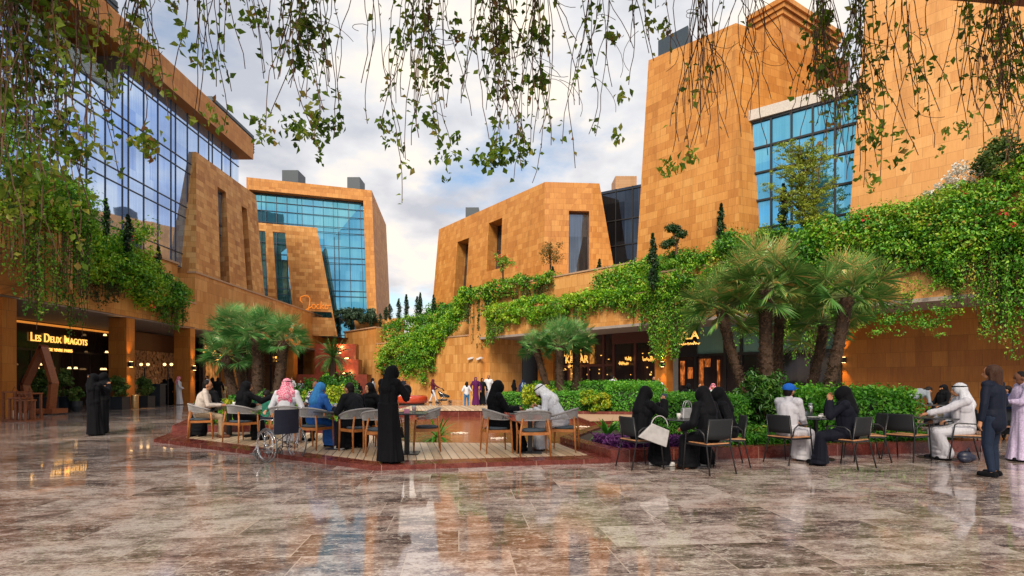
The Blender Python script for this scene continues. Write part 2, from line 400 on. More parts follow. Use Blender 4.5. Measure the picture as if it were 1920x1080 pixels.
mm.bar((XG + .03, 8, 16.6), (XG + .03, YL, 16.6), .1, .1)
mm.build('mullions', M['mull'], left)
# loggia: recessed room behind a glass rail
lg = MB(); lg.quad((XG - 3, 8, 16.6), (XG - 3, YL, 16.6), (XG - 3, YL, 18.85), (XG - 3, 8, 18.85)); lg.quad((XG, 8, 16.6), (XG, YL, 16.6), (XG - 3, YL, 16.6), (XG - 3, 8, 16.6))
lg.quad((XG, YL, 16.6), (XG, YL, 18.85), (XG - 3, YL, 18.85), (XG - 3, YL, 16.6))
for y in np.arange(9, YL, 2.2): lg.box((XG - 2.8, y, 17.7), (.3, .25, 2.3))
lg.build('loggia', simple('loggia_wall', (.10, .085, .08), .6), left)
gm, t, b, o = newmat('clear_rail_glass'); b.inputs['Base Color'].default_value = (.45, .6, .65, 1); b.inputs['Roughness'].default_value = .05; b.inputs['Alpha'].default_value = .35
rl = MB(); rl.box((XG - .05, (8 + YL) / 2, 17.15), (.03, YL - 8, 1.0)); rl.build('rail_glass', gm, left)
# slanted stone block in front of the glass
cS = [Vector((XP - .35, yx(368, XP - .35), 8.15)), Vector((XP - .35, yx(497, XP - .35), 8.15)),
      Vector((XG + .25, yx(480, XG + .25), 16.6)), Vector((XG + .25, yx(368, XG + .25), 16.6))]
sb = MB(); hl = [(.30, .43, 0.0, .83), (.69, .79, 0.0, .80)]
panel(sb, cS, hl, (-.9, .35, 0))
bk = [Vector((XG - .3, p.y + (0 if i in (0, 3) else 0), p.z)) for i, p in enumerate(cS)]
sb.quad(bk[0] + Vector((0, -.2, 0)), cS[0], cS[3], bk[3]); sb.quad(cS[1], bk[1], bk[2], cS[2]); sb.quad(cS[3], cS[2], bk[2], bk[3])
blk = sb.build('slanted_stone_block', M['stone_b'], left)
for h in hl: q = MB(); q.quad(*holeq(cS, h, (-.85, .33, 0))); q.build('slot_glazing', M['glass_d'], blk)
# dark rooftop plant screens
for i, (y0, y1, z1, lab) in enumerate([(yx(403, -21.3), yx(474, -21.6), 21.9, 0), (24, yx(228, -21.3), 22.1, 1)]):
    mb = MB(); mb.box((-23.2, (y0 + y1) / 2, (20.4 + z1) / 2), (3.4, y1 - y0, z1 - 20.4))
    for k in range(6): mb.box((-21.47, (y0 + y1) / 2, 20.55 + k * (z1 - 20.6) / 6), (.06, y1 - y0, .05))
    mb.build('rooftop_screen', M['louvre'], left)

# podium: tall wall (far part), setback wall and planter ledge (near part)
pod = thing('left_podium_building', 'stone podium on the left with a covered walk of shops under it', 'building', (-22, 35, 0))
pod.name = 'shop_podium'; ROOT[pod.name] = ROOT['left_podium_building']
mb = MB(); YN = yx(366, XP); YB = yx(619, XP)
mb.prism([(XP, YN), (XP, YB), (-30, YB), (-30, YN)], ZS - .02, 8.2)
mb.prism([(-20.9, 8), (-20.9, YN - .003), (-30, YN - .003), (-30, 8)], ZS + .01, 8.72)
mb.prism([(XP, 20.6), (XP, YN - .006), (-20.897, YN - .006), (-20.897, 20.6)], ZS, 6.25)
mb.prism([(-30.2, 8), (-27.5, 8), (-27.5, 62), (-30.2, 62)], 0, ZS + .02); mb.prism([(-27.6, 57.2), (-19.9, 57.2), (-19.9, 57.6), (-27.6, 57.6)], 0, ZS - .2); mb.build('wall', M['stone'], pod)
cp = MB(); cp.box((XP - .2, (YN + YB) / 2, 8.26), (.55, YB - YN + .1, .11)); cp.box((-21.0, (8 + YN) / 2, 8.78), (.45, YN - 8, .12)); cp.box((XP - .1, (20.6 + YN) / 2, 6.30), (.35, YN - 20.6, .1))
cp.build('coping', M['coping'], pod)
# near canopy with sloping underside
mb = MB()
pf = [(-16.6, 6), (-16.6, 19.6), (-17.3, 21.0), (-19.795, 21.4), (-19.795, 6)]
top = [(x, y, 8.0) for x, y in pf]; bot = [(-16.6, 6, 5.85), (-16.6, 19.6, 5.75), (-17.3, 21.0, 4.85), (-19.795, 21.4, 4.83), (-19.795, 6, 4.83)]
mb.add(bot + top, [(4, 3, 2, 1, 0), (5, 6, 7, 8, 9)] + [(i, (i + 1) % 5, 5 + (i + 1) % 5, 5 + i) for i in range(5)])
mb.build('canopy_block', M['stone'], pod)
mb = MB(); mb.box((-23.9, 24, ZS - .05), (8.1, 55, .06)); mb.box((-23.3, 47, ZS - .12), (7, 20, .08)); mb.build('soffit', M['soffit'], pod)
# columns
cols = [(yx(32, XP) - .01, .6, 1.6), (yx(253, XP), .6, .92), (yx(366, XP), .5, 1.0), (yx(449, XP), .8, .9), (yx(558, XP), .9, .9), (yx(608, XP), .9, .9)]
mb = MB()
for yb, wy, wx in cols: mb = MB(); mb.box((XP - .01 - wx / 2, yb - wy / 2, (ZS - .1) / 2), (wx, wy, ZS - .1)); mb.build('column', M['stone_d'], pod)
# shopfronts under the podium
XS = -26.0
sf = MB(); sf.box((XS - .1, 24, 2.35), (.12, 22, 4.7)); sf.build('dark_shopfront', M['glass_s'], pod)
mu = MB()
for y in np.arange(14, 35.5, 1.35): mu.box((XS - .02, y, 1.55), (.06, .07, 3.1))
mu.box((XS - .02, 24, 3.15), (.08, 22, .1)); mu.build('shop_frame', M['dark'], pod)
mb = MB(); mb.box((XS + .1, 24, 4.58), (.15, 22, .10)); mb.build('cove_light', simple('cove_glow', (.8, .4, .1), .5, emis=(1, .33, .05), est=.35), pod)
# panelled wall of wooden shingles (between second and third column)
mb = MB()
wy0, wy1 = 33.4, 38.4
wv = []
for iy in range(26):
    for iz in range(15):
        yy = wy0 + (wy1 - wy0) * (iy + .5) / 26 + random.uniform(-.03, .03); zz = .3 + 3.1 * (iz + .5) / 15
        mb.box((XS + 2.1 + random.uniform(0, .1), yy, zz), (.05, .17, .24), 0, random.uniform(-.5, .5), random.uniform(-.35, .35))
mb.build('shingle_wall', simple('carved_wood_shingle', (.50, .27, .13), .35, var=.5, scale=9), pod)
mb = MB(); mb.box((XS + 1.9, 35.9, 2.3), (.2, 5.4, 4.6)); mb.build('wood_backing', simple('dark_wood_wall', (.18, .07, .03), .5), pod)
# far shopfront with gold lit band
mb = MB(); mb.box((XS + 3.5, 48, 2.3), (.2, 19, 4.6)); mb.build('far_shopfront', M['glass_s'], pod)
mb = MB()
for y in np.arange(38.6, 55, 2.2): mb.box((XS + 3.66, y, 2.3), (.1, .16, 4.6))
mb.box((XS + 3.66, 48, 3.1), (.08, 19, .12)); mb.build('shop_frame', M['dark'], pod)
mb = MB()
for y, h_, z in ((39.3, 1.3, 3.75), (40.6, .8, 3.3), (50.5, 1.0, 3.6), (53.2, .7, 3.2)):
    for k in range(9): mb.box((XS + 3.75, y + random.uniform(-.7, .7), z + random.uniform(-.25, .25)), (.05, random.uniform(.15, .5), random.uniform(.03, .1)))
mb.build('gold_lights', M['gold'], pod)
mb = MB(); mb.box((XS + 3.62, 41.5, 1.7), (.04, 5, 2.4)); mb.build('lit_interior', roommat('dim_warm_room', (1, .40, .10), .3), pod); mb = MB(); mb.box((XS + 3.62, 52, 1.6), (.04, 3, 2.2)); mb.build('lit_interior', roommat('dim_warm_interior', (1, .40, .10), .3), pod)
# ------------------------------------------------------------------ text helper
def text(name, s, size, org, right, up, mat, parent=None, ext=.02, shear=0, sx=1.0, bold=0.0):
    c = bpy.data.curves.new(name, 'FONT'); c.body = s; c.size = size; c.extrude = ext; c.shear = shear; c.offset = bold
    o = bpy.data.objects.new(name, c); COL.objects.link(o); dg = bpy.context.evaluated_depsgraph_get(); dg.update()
    me = bpy.data.meshes.new_from_object(o.evaluated_get(dg)); bpy.data.objects.remove(o); bpy.data.curves.remove(c)
    rt = Vector(right).normalized(); u = Vector(up).normalized(); nn = rt.cross(u)
    V = [tuple(Vector(org) + rt * v.co.x * sx + u * v.co.y + nn * v.co.z) for v in me.vertices]
    mb = MB(); mb.add(V, [tuple(p.vertices) for p in me.polygons]); bpy.data.meshes.remove(me)
    return mb.build(name, mat, parent)
# the facade on the left is seen from its front when +Y is "right"
sg = thing('cafe_sign', 'gold lit café sign on the dark fascia under the left colonnade', 'sign', (XS + .1, 28, 3.5))
sg['label'] = 'glowing gold Les Deux Magots lettering on the dark café front at the left'
yb = yx(55, XS); 
def smallcaps(words, big, small, y0, z, gap):
    y = y0
    for wd in words:
        o = text('lettering', wd[0], big, (XS + .05, y, z), (0, 1, 0), (0, 0, 1), M['gold'], sg, sx=.78, bold=.004)
        wv = max(v.co.y for v in o.data.vertices); mn = min(v.co.y for v in o.data.vertices); y += (wv - mn) + .07
        o = text('lettering', wd[1:], small, (XS + .05, y, z), (0, 1, 0), (0, 0, 1), M['gold'], sg, sx=.78, bold=.003)
        wv = max(v.co.y for v in o.data.vertices); mn = min(v.co.y for v in o.data.vertices); y += (wv - mn) + gap
    return y
yend = smallcaps(['LES', 'DEUX', 'MAGOTS'], .68, .50, yb, 3.62, .20)
print('sign end', yend, 'target', yx(150, XS))
text('lettering', 'ART DE VIVRE PARIS', .25, (XS + .05, yb + .62, 3.13), (0, 1, 0), (0, 0, 1), M['gold'], sg, sx=.95)

# ------------------------------------------------------------------ back wall and block behind (B)
bB = thing('cyan_glass_building', 'square building at the back with a cyan glass wall framed in stone', 'building', (-20, 60, 0))
A_, B_ = (-26.4, 53.4), (-15.1, 57.0)
TL, TR = W(462, 332, A_, B_), W(697, 357, A_, B_)
BR = P(708, 600, 55.8); BL = Vector((TL.x, TL.y, 6))
BR.z = 6; 
mb = MB()
# frame face with the big opening for the glass
c4 = [BL, BR, TR, TL]
fr = MB(); panel(fr, c4, [(.02, .925, .0, .925)], Vector((-.3, 1, 0)).normalized() * 1.0)
BK_T = P(724, 422, 64.5); BK_B = P(734, 600, 64.0); BK_B.z = 6
fr.quad(BR, BK_B, BK_T, TR)
far = Vector((-27, 66, 0)); fr.quad(TL, TR, BK_T, Vector((-27.5, 63, TL.z)))
fr.quad(BK_B, Vector((-27.5, 63, 6)), Vector((-27.5, 63, TL.z)), BK_T)
fr.build('stone_frame', M['stone_t'], bB)
hq = holeq(c4, (.02, .925, 0, .925), Vector((-.3, 1, 0)).normalized() * .8)
mb = MB(); mb.quad(*hq); mb.build('curtain_wall', M['glass_c'], bB)
mb = MB(); hq2 = [p + Vector((.02, -.06, 0)) for p in hq]
us = [.0, .09, .13, .22, .31, .40, .44, .54, .63, .72, .76, .86, .97]
grid_bars(mb, hq2, us, [.02, .14, .30, .34, .42, .54, .58, .66, .76, .80, .88, .94, .995], .045, .06); mb.build('mullions', M['mull'], bB)
# front slab with two tall windows and the script sign
A2, B2 = (-24.6, 51.3), (-15.6, 54.2)
s1, s2, s3, s4 = W(470, 640, A2, B2), W(632, 640, A2, B2), W(594, 427, A2, B2), W(470, 416, A2, B2)
for p in (s1, s2): p.z = 6
s2 = W(633, 640, A2, B2); s2.z = 6
sb = MB(); cc = [s1, s2, s3, s4]; dpt = Vector((-.3, 1, 0)).normalized() * .35
hh = [(.09, .21, .28, .93), (.32, .50, .28, .93), (.70, .98, .17, .225)]
panel(sb, cc, hh, dpt); d2 = Vector((-.3, 1, 0)).normalized() * 1.2
sb.quad(s2, s2 + d2, s3 + d2, s3); sb.quad(s3, s3 + d2, s4 + d2, s4)
fs = sb.build('front_slab', M['stone_b'], bB)
for i, h in enumerate(hh):
    mb = MB(); mb.quad(*holeq(cc, h, dpt * .95)); mb.build('window_glass', M['glass_c'], fs)
    if i < 2: mb = MB(); grid_bars(mb, holeq(cc, h, dpt * .8), [0, .5, 1], [0, .17, .34, .4, .57, .74, .8, 1], .06, .06); mb.build('window_frame', M['dark'], fs)
rt = (s2 - s1).normalized(); o_ = W(566, 578, A2, B2) - dpt * .3
ns = thing('script_sign', 'orange glowing handwritten sign high on the slanted slab at the back', 'sign', tuple(o_))
ns['label'] = 'orange handwritten Jocko style lettering glowing on the pale slab of the back building'
ns['label'] = 'orange glowing handwritten name on the slanted stone slab of the back building'
# J drawn as a looping stroke, then smaller letters
def stroke(mb, pts, s_, r=.07):
    r *= .7
    mb.tube([o_ + rt * (x * s_) + Vector((0, 0, 1)) * (z * s_) for x, z in pts], r, 6)
mb = MB()
J = [(.05, .55), (-.15, .75), (-.1, 1.1), (.25, 1.25), (.6, 1.2), (.75, .95), (.72, .5), (.62, .0), (.5, -.4), (.3, -.55), (.15, -.4), (.3, -.2), (.6, 0.0), (.95, .2)]
stroke(mb, J, 1.0); stroke(mb, [(1.25, .35), (1.05, .45), (.92, .25), (1.0, .02), (1.2, .02), (1.3, .25), (1.22, .4)], 1.0, .055)
stroke(mb, [(1.62, .38), (1.45, .42), (1.36, .2), (1.45, .0), (1.62, .05)], 1.0, .055)
stroke(mb, [(1.74, 0.0), (1.8, .75)], 1.0, .055); stroke(mb, [(2.05, .45), (1.8, .2), (2.08, .0)], 1.0, .055)
stroke(mb, [(2.4, .35), (2.25, .42), (2.14, .2), (2.22, .0), (2.4, .03), (2.45, .25), (2.38, .38), (2.7, .4)], 1.0, .055)
mb.build('lettering', M['orange_sign'], ns)
text('caption', 'restaurant', .22, o_ + rt * .95 + Vector((0, 0, -.35)), rt, (0, 0, 1), M['dark'], ns) if False else None
for a, b_, zz in ((520, 553, 321), (645, 670, 334)):
    p0, p1 = W(a, 340, A_, B_), W(b_, 345, A_, B_); mb = MB()
    zt = HC + (HY - zz) / F * (p0.y + 1.5); mb.box(((p0.x + p1.x) / 2, p0.y + 2.2, (zt + 20.5) / 2), ((p1 - p0).length, 2, zt - 20.5)); mb.build('rooftop_unit', M['louvre'], bB)

# main line of the right-hand podium
P0 = Vector((-2.65, 40.8, 0)); D_ = Vector((.711, -.703, 0)); IN = Vector((.703, .711, 0))      # IN points into the building
def RL(s, off=0, z=0): 
    p = P0 + D_ * s + IN * off; return Vector((p.x, p.y, z))
sA = -14.6
cor = RL(sA)
bw = thing('fountain_wall', 'sandstone wall at the back of the plaza behind the red stepped fountain', 'wall', (cor.x, cor.y, 0))
mb = MB(); wl = Vector((XP + .05, YB + .2, 0)); 
mb.prism([(cor.x, cor.y), (cor.x + .6, cor.y + .7), (wl.x, wl.y + .9), (wl.x, wl.y)], 0, 6.6)
mb.build('wall_face', M['stone'], bw)
mb = MB(); mb.prism([(cor.x - .05, cor.y - .12), (cor.x + .6, cor.y + .75), (wl.x, wl.y + .95), (wl.x, wl.y - .12)], 6.6, 6.72); mb.build('coping', M['coping'], bw)
# second, higher terrace wall behind it
tw = MB(); a = P(560, 608, 62); b_ = P(706, 590, 56.5); zt = 7.9
tw.prism([(cor.x + 1.5, cor.y + 3.0), (cor.x + 2, cor.y + 3.6), (-24, 60), (-24, 59.4)], 0, zt); tw.build('upper_wall', M['stone'], bw)

rp = thing('right_podium_building', 'stone podium across the right side, shops under it and vines over it', 'building', (8, 35, 0))
rp.name = 'vine_podium'; ROOT[rp.name] = ROOT['right_podium_building']
mb = MB()
# solid low wall s from sA to -1, top 5.0
def slab(mb, s0, s1, o0, o1, z0, z1): mb.prism([tuple(RL(s0, o0)[:2]), tuple(RL(s1, o0)[:2]), tuple(RL(s1, o1)[:2]), tuple(RL(s0, o1)[:2])], z0, z1)
slab(mb, sA, -1.0, 0, 2.4, 0, 5.0)
slab(mb, sA + 2, -.6, 2.4, 6, 0, 6.6)
slab(mb, sA + 6, 1.5, 6, 9, 0, 8.6)
slab(mb, -1.0, .35, 0, 8, 0, 8.1)            # pier block
slab(mb, .35, 15.4, 0, 1.8, ZS, 6.5); slab(mb, .35, 15.4, 1.8, 8, ZS, 8.8); slab(mb, 15.4, 44, 0, 8, ZS, 7.5)             # fascia and terrace
slab(mb, .35, .9, .5, 7.5, 0, ZS - .01)
mb.build('wall', M['stone'], rp)
mb = MB()
slab(mb, sA, -1.0, -.06, .35, 5.0, 5.1); slab(mb, sA + 2, -1.1, 2.35, 2.7, 6.6, 6.7); slab(mb, -1.06, .36, -.06, .4, 8.1, 8.2); slab(mb, .37, 15.4, -.06, .3, 6.5, 6.58); slab(mb, .35, 15.4, 1.74, 2.1, 8.8, 8.9); slab(mb, 15.4, 44, -.06, .4, 7.5, 7.6)
mb.build('coping', M['coping'], rp)
mb = MB(); slab(mb, .3, 44, .3, 4.5, ZS - .07, ZS - .003); slab(mb, .3, 44, -.02, .3, ZS - .16, ZS - .001); mb.build('soffit', M['soffit'], rp)
# recessed shop plane, offset 4
OF = 4.0
def RS(px, off=OF):
    a_, b__ = RL(0, off), RL(10, off); k = (px - 960) / F
    t = (k * a_.y - a_.x) / ((b__.x - a_.x) - k * (b__.y - a_.y)); return 10 * t
mb = MB()
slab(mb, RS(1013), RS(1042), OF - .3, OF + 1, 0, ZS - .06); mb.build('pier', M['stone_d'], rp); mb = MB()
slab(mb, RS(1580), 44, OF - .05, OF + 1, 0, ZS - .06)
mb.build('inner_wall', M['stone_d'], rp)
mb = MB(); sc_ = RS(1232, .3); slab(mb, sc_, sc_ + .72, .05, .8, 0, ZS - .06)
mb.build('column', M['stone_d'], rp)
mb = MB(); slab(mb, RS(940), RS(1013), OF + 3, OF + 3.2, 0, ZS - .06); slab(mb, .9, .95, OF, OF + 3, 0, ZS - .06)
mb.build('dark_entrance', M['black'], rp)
# shopfront one: bronze frame with lit shop behind, then black window
mb = MB(); slab(mb, RS(1042), RS(1232) + .6, OF, OF + .1, 0, ZS - .06); mb.build('shop_glass', M['glass_s'], rp)
mb = MB()
for px in (1044, 1066, 1089, 1103, 1131, 1150, 1190, 1228): slab(mb, RS(px), RS(px) + .16, OF - .12, OF - .01, 0, ZS - .06)
slab(mb, RS(1042), RS(1150), OF - .1, OF - .02, 2.5, 2.66); slab(mb, RS(1150), RS(1232), OF - .16, OF - .02, 4.0, ZS - .06)
mb.build('shop_frame', simple('bronze_frame', (.10, .035, .03), .35), rp)
mb = MB(); slab(mb, RS(1068), RS(1087), OF - .04, OF - .015, .3, 2.4); mb.build('lit_interior', roommat('amber_shelves', (1, .42, .08), .45, 3), rp); mb = MB(); slab(mb, RS(1104), RS(1115), OF - .04, OF - .015, 2.7, 4.1); mb.build('lit_interior', roommat('amber_shelves', (1, .42, .08), .45, 3), rp)
mb = MB()
for k in range(34):
    s0 = random.uniform(RS(1046), RS(1226)); slab(mb, s0, s0 + random.uniform(.05, .14), OF - .06, OF - .05, 0, 0) if False else None
    z = random.choice((1.3, 1.9, 2.3, 2.9, 3.3)) + random.uniform(-.1, .1); slab(mb, s0, s0 + random.uniform(.04, .13), OF - .07, OF - .05, z, z + random.uniform(.03, .1))
mb.build('display_lights', M['gold'], rp)
# shopfront two: teal glass above, lit interior below
s0, s1 = RS(1252), RS(1580) - .003
mb = MB(); slab(mb, s0, s1, OF + .02, OF + .1, 0, 3.05); mb.build('shop_glass', M['glass_s'], rp)
mb = MB(); slab(mb, RS(1307), s1, OF + .01, OF + .1, 3.05, ZS - .06); mb.build('teal_glazing', M['teal'], rp)
mb = MB(); slab(mb, s0, RS(1307), OF - .02, OF + .1, 3.05, ZS - .06)
for px in (1252, 1303, 1358, 1388, 1460, 1520, 1572): slab(mb, RS(px), RS(px) + .16, OF - .12, OF, 0, ZS - .06)
slab(mb, s0, s1, OF - .13, OF, 2.95, 3.1); mb.build('shop_frame', M['black'], rp)
mb = MB(); 
for (a, b__, z0, z1) in ((1311, 1319, .0, 2.8), (1320, 1332, 2.3, 2.8), (1345, 1350, .9, 2.7), (1276, 1284, 1.2, 2.7), (1290, 1299, 1.6, 2.3)): mb = MB(); slab(mb, RS(a), RS(b__), OF - .03, OF + .0, z0, z1); mb.build('lit_interior', M['warm'], rp)
mb = MB(); slab(mb, RS(1258), RS(1272), OF - .04, OF - .01, 0, 2.9); mb.build('white_door', simple('pale_door', (.35, .36, .35), .5), rp)
def rl_text(s, size, px, py, off, rows_up=0, **k):
    A3, B3 = RL(0, off), RL(10, off); o__ = W(px, py, A3, B3); return o__
kw = dict(right=D_, up=(0, 0, 1))
def rsign(label, lines, mat=M['gold_dim']):
    g0 = None
    for (tx, px, py, size, off, sh, sx) in lines:
        A3, B3 = RL(0, off), RL(10, off); p = W(px, py, A3, B3)
        if g0 is None: g0 = thing('shop_sign', label, 'sign', tuple(p))
        if tx == '~':        # illegible handwriting: loops of the length given
            mb = MB(); n_ = int(sh * 26) + 4; r_ = random.Random(int(px)); q = [p + D_ * (sh * i / n_) + Vector((0, 0, size * (.5 + .5 * math.sin(i * 2.2 + r_.random() * 1.6)) * r_.uniform(.4, 1))) for i in range(n_)]
            mb.tube(q, .022, 5); mb.build('script', mat, g0)
        else: text('lettering', tx, size, p, D_, (0, 0, 1), mat, g0, shear=sh, sx=sx, bold=.008)
    return g0
rsign('gold lit L Atelier Caviar lettering behind the middle palm trunks', [("L'ATELIER", 1057, 668, .62, OF - .5, 0, .62), ('KAVIAR', 1060, 681, .75, OF - .5, 0, .80), ('~', 1065, 690, .33, OF - .5, .9, 1)])
rsign('gold lit script lettering on the black shop window left of the column', [('~', 1160, 685, .28, OF - .4, .8, .8), ('~', 1172, 676, .34, OF - .4, .5, 1), ('~', 1205, 678, .42, OF - .4, 1.1, .7)])
rsign('gold OVLA letters half buried in the hanging vines right of the column', [('OVLA', 1254, 638, .62, .45, 0, 1.1), ('~', 1253, 649, .2, .45, 1.9, 1.0)])

# ------------------------------------------------------------------ centre building C
bC = thing('low_sandstone_building', 'windowed sandstone block in the middle distance with slanted ends', 'building', (0, 47, 7))
c_lt = P(823, 430, 56.3); c_ct = P(1022, 341, 43); c_rt = P(1124, 344, 43.3)
c_lb = P(806, 625, 55.6); c_cb = P(1019, 590, 42.3); c_rb = P(1168, 540, 42.9)
for p in (c_lb, c_cb, c_rb): p.z = 6.5
mb = MB(); nL = Vector((.62, .78, 0)); cL = [c_lb, c_cb, c_ct, c_lt]; m_b, m_t = P(1112, 590, 42.6), P(1112, 343.5, 43.2); m_b.z = 6.5; cR = [c_cb, m_b, m_t, c_ct]
hL = [(.235, .355, .22, .80), (.545, .665, .45, .86)]
panel(mb, cL, hL, nL * 1.3); hR = [(.50, .92, .1, .79)]
panel(mb, cR, hR, (0, .45, 0)); mb.quad(m_b, c_rb, c_rt, m_t)
bk1, bk2 = c_rt + Vector((1, 9, 0)), c_lt + Vector((8, 6, 0))
mb.quad(c_lt, c_ct, c_rt, bk1, bk2); mb.quad(c_rb, c_rb + Vector((1, 9, 0)), bk1, c_rt); mb.quad(c_lb + Vector((8, 6, 0)), c_lb, c_lt, bk2)
mb.build('wall', M['stone_t'], bC)
for c_, h, n_, us_, vs_ in ((cL, hL[0], nL * 1.28, [0, .5, 1], [0, .3, .6, 1]), (cL, hL[1], nL * 1.28, [0, .5, 1], [0, .3, .6, 1]), (cR, hR[0], Vector((0, .42, 0)), [0, .5, .97], [0, .28, .42, .62, .7, 1])):
    mb = MB(); mb.quad(*holeq(c_, h, n_)); wg = mb.build('window_glass', M['glass_d'], bC); mb = MB(); grid_bars(mb, holeq(c_, h, n_ * .9), us_, vs_, .06, .07); mb.build('window_frame', M['black'], wg)
p = P(885, 392, 52); mb = MB(); mb.box((p.x, p.y + 1, p.z - .55), (1.3, 1.5, 1.6)); mb.build('rooftop_unit', M['louvre'], bC)
# dark glass link and chimney
bK = thing('dark_glass_link', 'black glass link squeezed between the low block and the tall tower', 'building', (9.5, 46, 7))
a1, b1 = P(1112, 372, 46), P(1215, 364, 43); zt = P(1130, 363, 46).z
mb = MB(); mb.prism([(a1.x, a1.y), (b1.x + 1, b1.y), (b1.x + 3, b1.y + 6), (a1.x, a1.y + 6)], 6, zt); mb.build('glass_box', M['glass_k'], bK)
mb = MB(); qq = [Vector((a1.x, a1.y - .05, 7)), Vector((b1.x + 1, b1.y - .05, 7)), Vector((b1.x + 1, b1.y - .05, zt)), Vector((a1.x, a1.y - .05, zt))]
grid_bars(mb, qq, [.1, .35, .6, .85], [.0, .2, .4, .55, .75, .98], .07, .08); mb.build('mullions', M['black'], bK)
p = P(1174, 330, 49); mb = MB(); mb.box((p.x, p.y + 1, p.z - 3), (1.95, 2, 6)); mb.build('chimney', stone('ribbed_stone', [(.38, .2, .09), (.5, .3, .16)], 6, .22), bK)

# ------------------------------------------------------------------ tall tower D
tD = thing('tall_sandstone_tower', 'tall windowless sandstone tower with leaning edges right of the centre', 'building', (12, 32, 8))
zb = 8.6
dA, dB, dR = P(1190, 490, 32.9), P(1387, 445, 28.0), Vector((19.5, 31.2, 8))
dAt, dBt, dRt = P(1216, 113, 33.2), P(1380, 43, 28.9), P(1592, 115, 32.4)
for p in (dA, dB, dR): p.z = 7.0
mb = MB(); mb.quad(dA, dB, dBt, dAt); mb.quad(dB, dR, dRt, dBt); bk = Vector((16, 40, 0))
mb.quad(dAt, dBt, dRt, Vector((18, 40, dRt.z)), Vector((11, 40, dAt.z))); mb.quad(Vector((10, 40, 8)), dA, dAt, Vector((11, 40, dAt.z))); mb.quad(dR, Vector((19, 40, 8)), Vector((18, 40, dRt.z)), dRt)
mb.build('wall', M['stone_t'], tD)
pa, pb = P(1234, 88, 34.5), P(1290, 70, 33.0); mb = MB()
mb.prism([(pa.x, pa.y), (pb.x, pb.y), (pb.x + 1, pb.y + 2), (pa.x + 1, pa.y + 2)], 20.5, pa.z + .4); mb.build('rooftop_screen', M['louvre'], tD)
# upper block behind with moulded cornice
k0, k1, k2 = P(1405, 33, 38.2), P(1466, 0, 36.2), P(1568, 72, 40)
zt = k1.z; mb = MB(); mb.prism([(k0.x, k0.y), (k1.x, k1.y), (k2.x, k2.y), (k0.x + 5, k0.y + 8)], 15, zt - 1.3)
for i in range(4): e = .12 * i; mb.prism([(k0.x - e, k0.y - e), (k1.x, k1.y - e * 1.4), (k2.x + e, k2.y - e), (k0.x + 5, k0.y + 8)], zt - 1.3 + .33 * i, zt - 1.3 + .33 * (i + 1) - .02 * (i < 3))
mb.build('penthouse', M['stone_t'], tD)
# big window between the towers
tW = thing('window_bay', 'blue glass bay with a pale lintel between the two right towers', 'window bay', (15, 28, 8))
wa, wb = P(1410, 229, 29.0), P(1610, 170, 25.8)
zt = wa.z; cw = [Vector((wa.x, wa.y, 8)), Vector((wb.x + .3, wb.y, 8)), Vector((wb.x + .3, wb.y, zt)), Vector((wa.x, wa.y, zt))]
mb = MB(); mb.quad(*cw); mb.quad(cw[0], cw[3], cw[3] + Vector((.3, 1.5, 0)), cw[0] + Vector((.3, 1.5, 0))); mb.build('glass', M['glass_c'], tW)
mb = MB(); us = [0.0, .19, .38, .57, .76, .95]; grid_bars(mb, [p + Vector((-.04, -.04, 0)) for p in cw], us, [.03, .22, .42, .62, .80, .99], .09, .1); mb.build('mullions', M['black'], tW)
mb = MB(); mb.prism([(wa.x - .25, wa.y - .15), (wb.x + .6, wb.y - .3), (wb.x + 1.6, wb.y + 1.0), (wa.x + .8, wa.y + 1.1)], zt, zt + .55); mb.build('lintel', simple('pale_concrete_band', (.50, .46, .42), .6), tW)
mb = MB(); mb.prism([(wa.x + .1, wa.y + .3), (wb.x + .6, wb.y + .1), (wb.x + 3.5, wb.y + 6), (wa.x + 2.5, wa.y + 3.5)], 8, zt - .02); mb.build('core', M['black'], tW)
# ------------------------------------------------------------------ bright tower E
tE = thing('bright_corner_tower', 'bright orange sandstone tower rising out of the top right of the view', 'building', (20, 24, 8))
e0, e1 = P(1587, 395, 24.8), None
e0.z = 7; e1 = e0 + D_ * 13; t0 = P(1622, 0, 25.4); k = (27 - 8) / (t0.z - 8); t0 = Vector((e0.x + (t0.x - e0.x) * k, e0.y + (t0.y - e0.y) * k, 27)); t1 = e1 + Vector((.8, .8, 19))
mb = MB(); mb.quad(e0, e1, t1, t0); bkE = [e0 + IN * 9, e1 + IN * 9]; mb.quad(bkE[0], e0, t0, t0 + IN * 8); mb.quad(e1, bkE[1], t1 + IN * 8, t1); mb.quad(t0, t1, t1 + IN * 8, t0 + IN * 8)
mb.build('wall', M['stone_e'], tE)

# ------------------------------------------------------------------ canopy over the camera (vines hang from its edge)
cn = MB(); cn.prism([(-12, 2.2), (14, 5.1), (14, 6.95), (-12, 4.05)], 5.62, 6.1)
tag(cn.build('pergola_canopy', simple('dark_canopy_stone', (.22, .08, .035), .6)), 'dark canopy whose edge shows in the top right corner above the hanging vines', 'canopy')
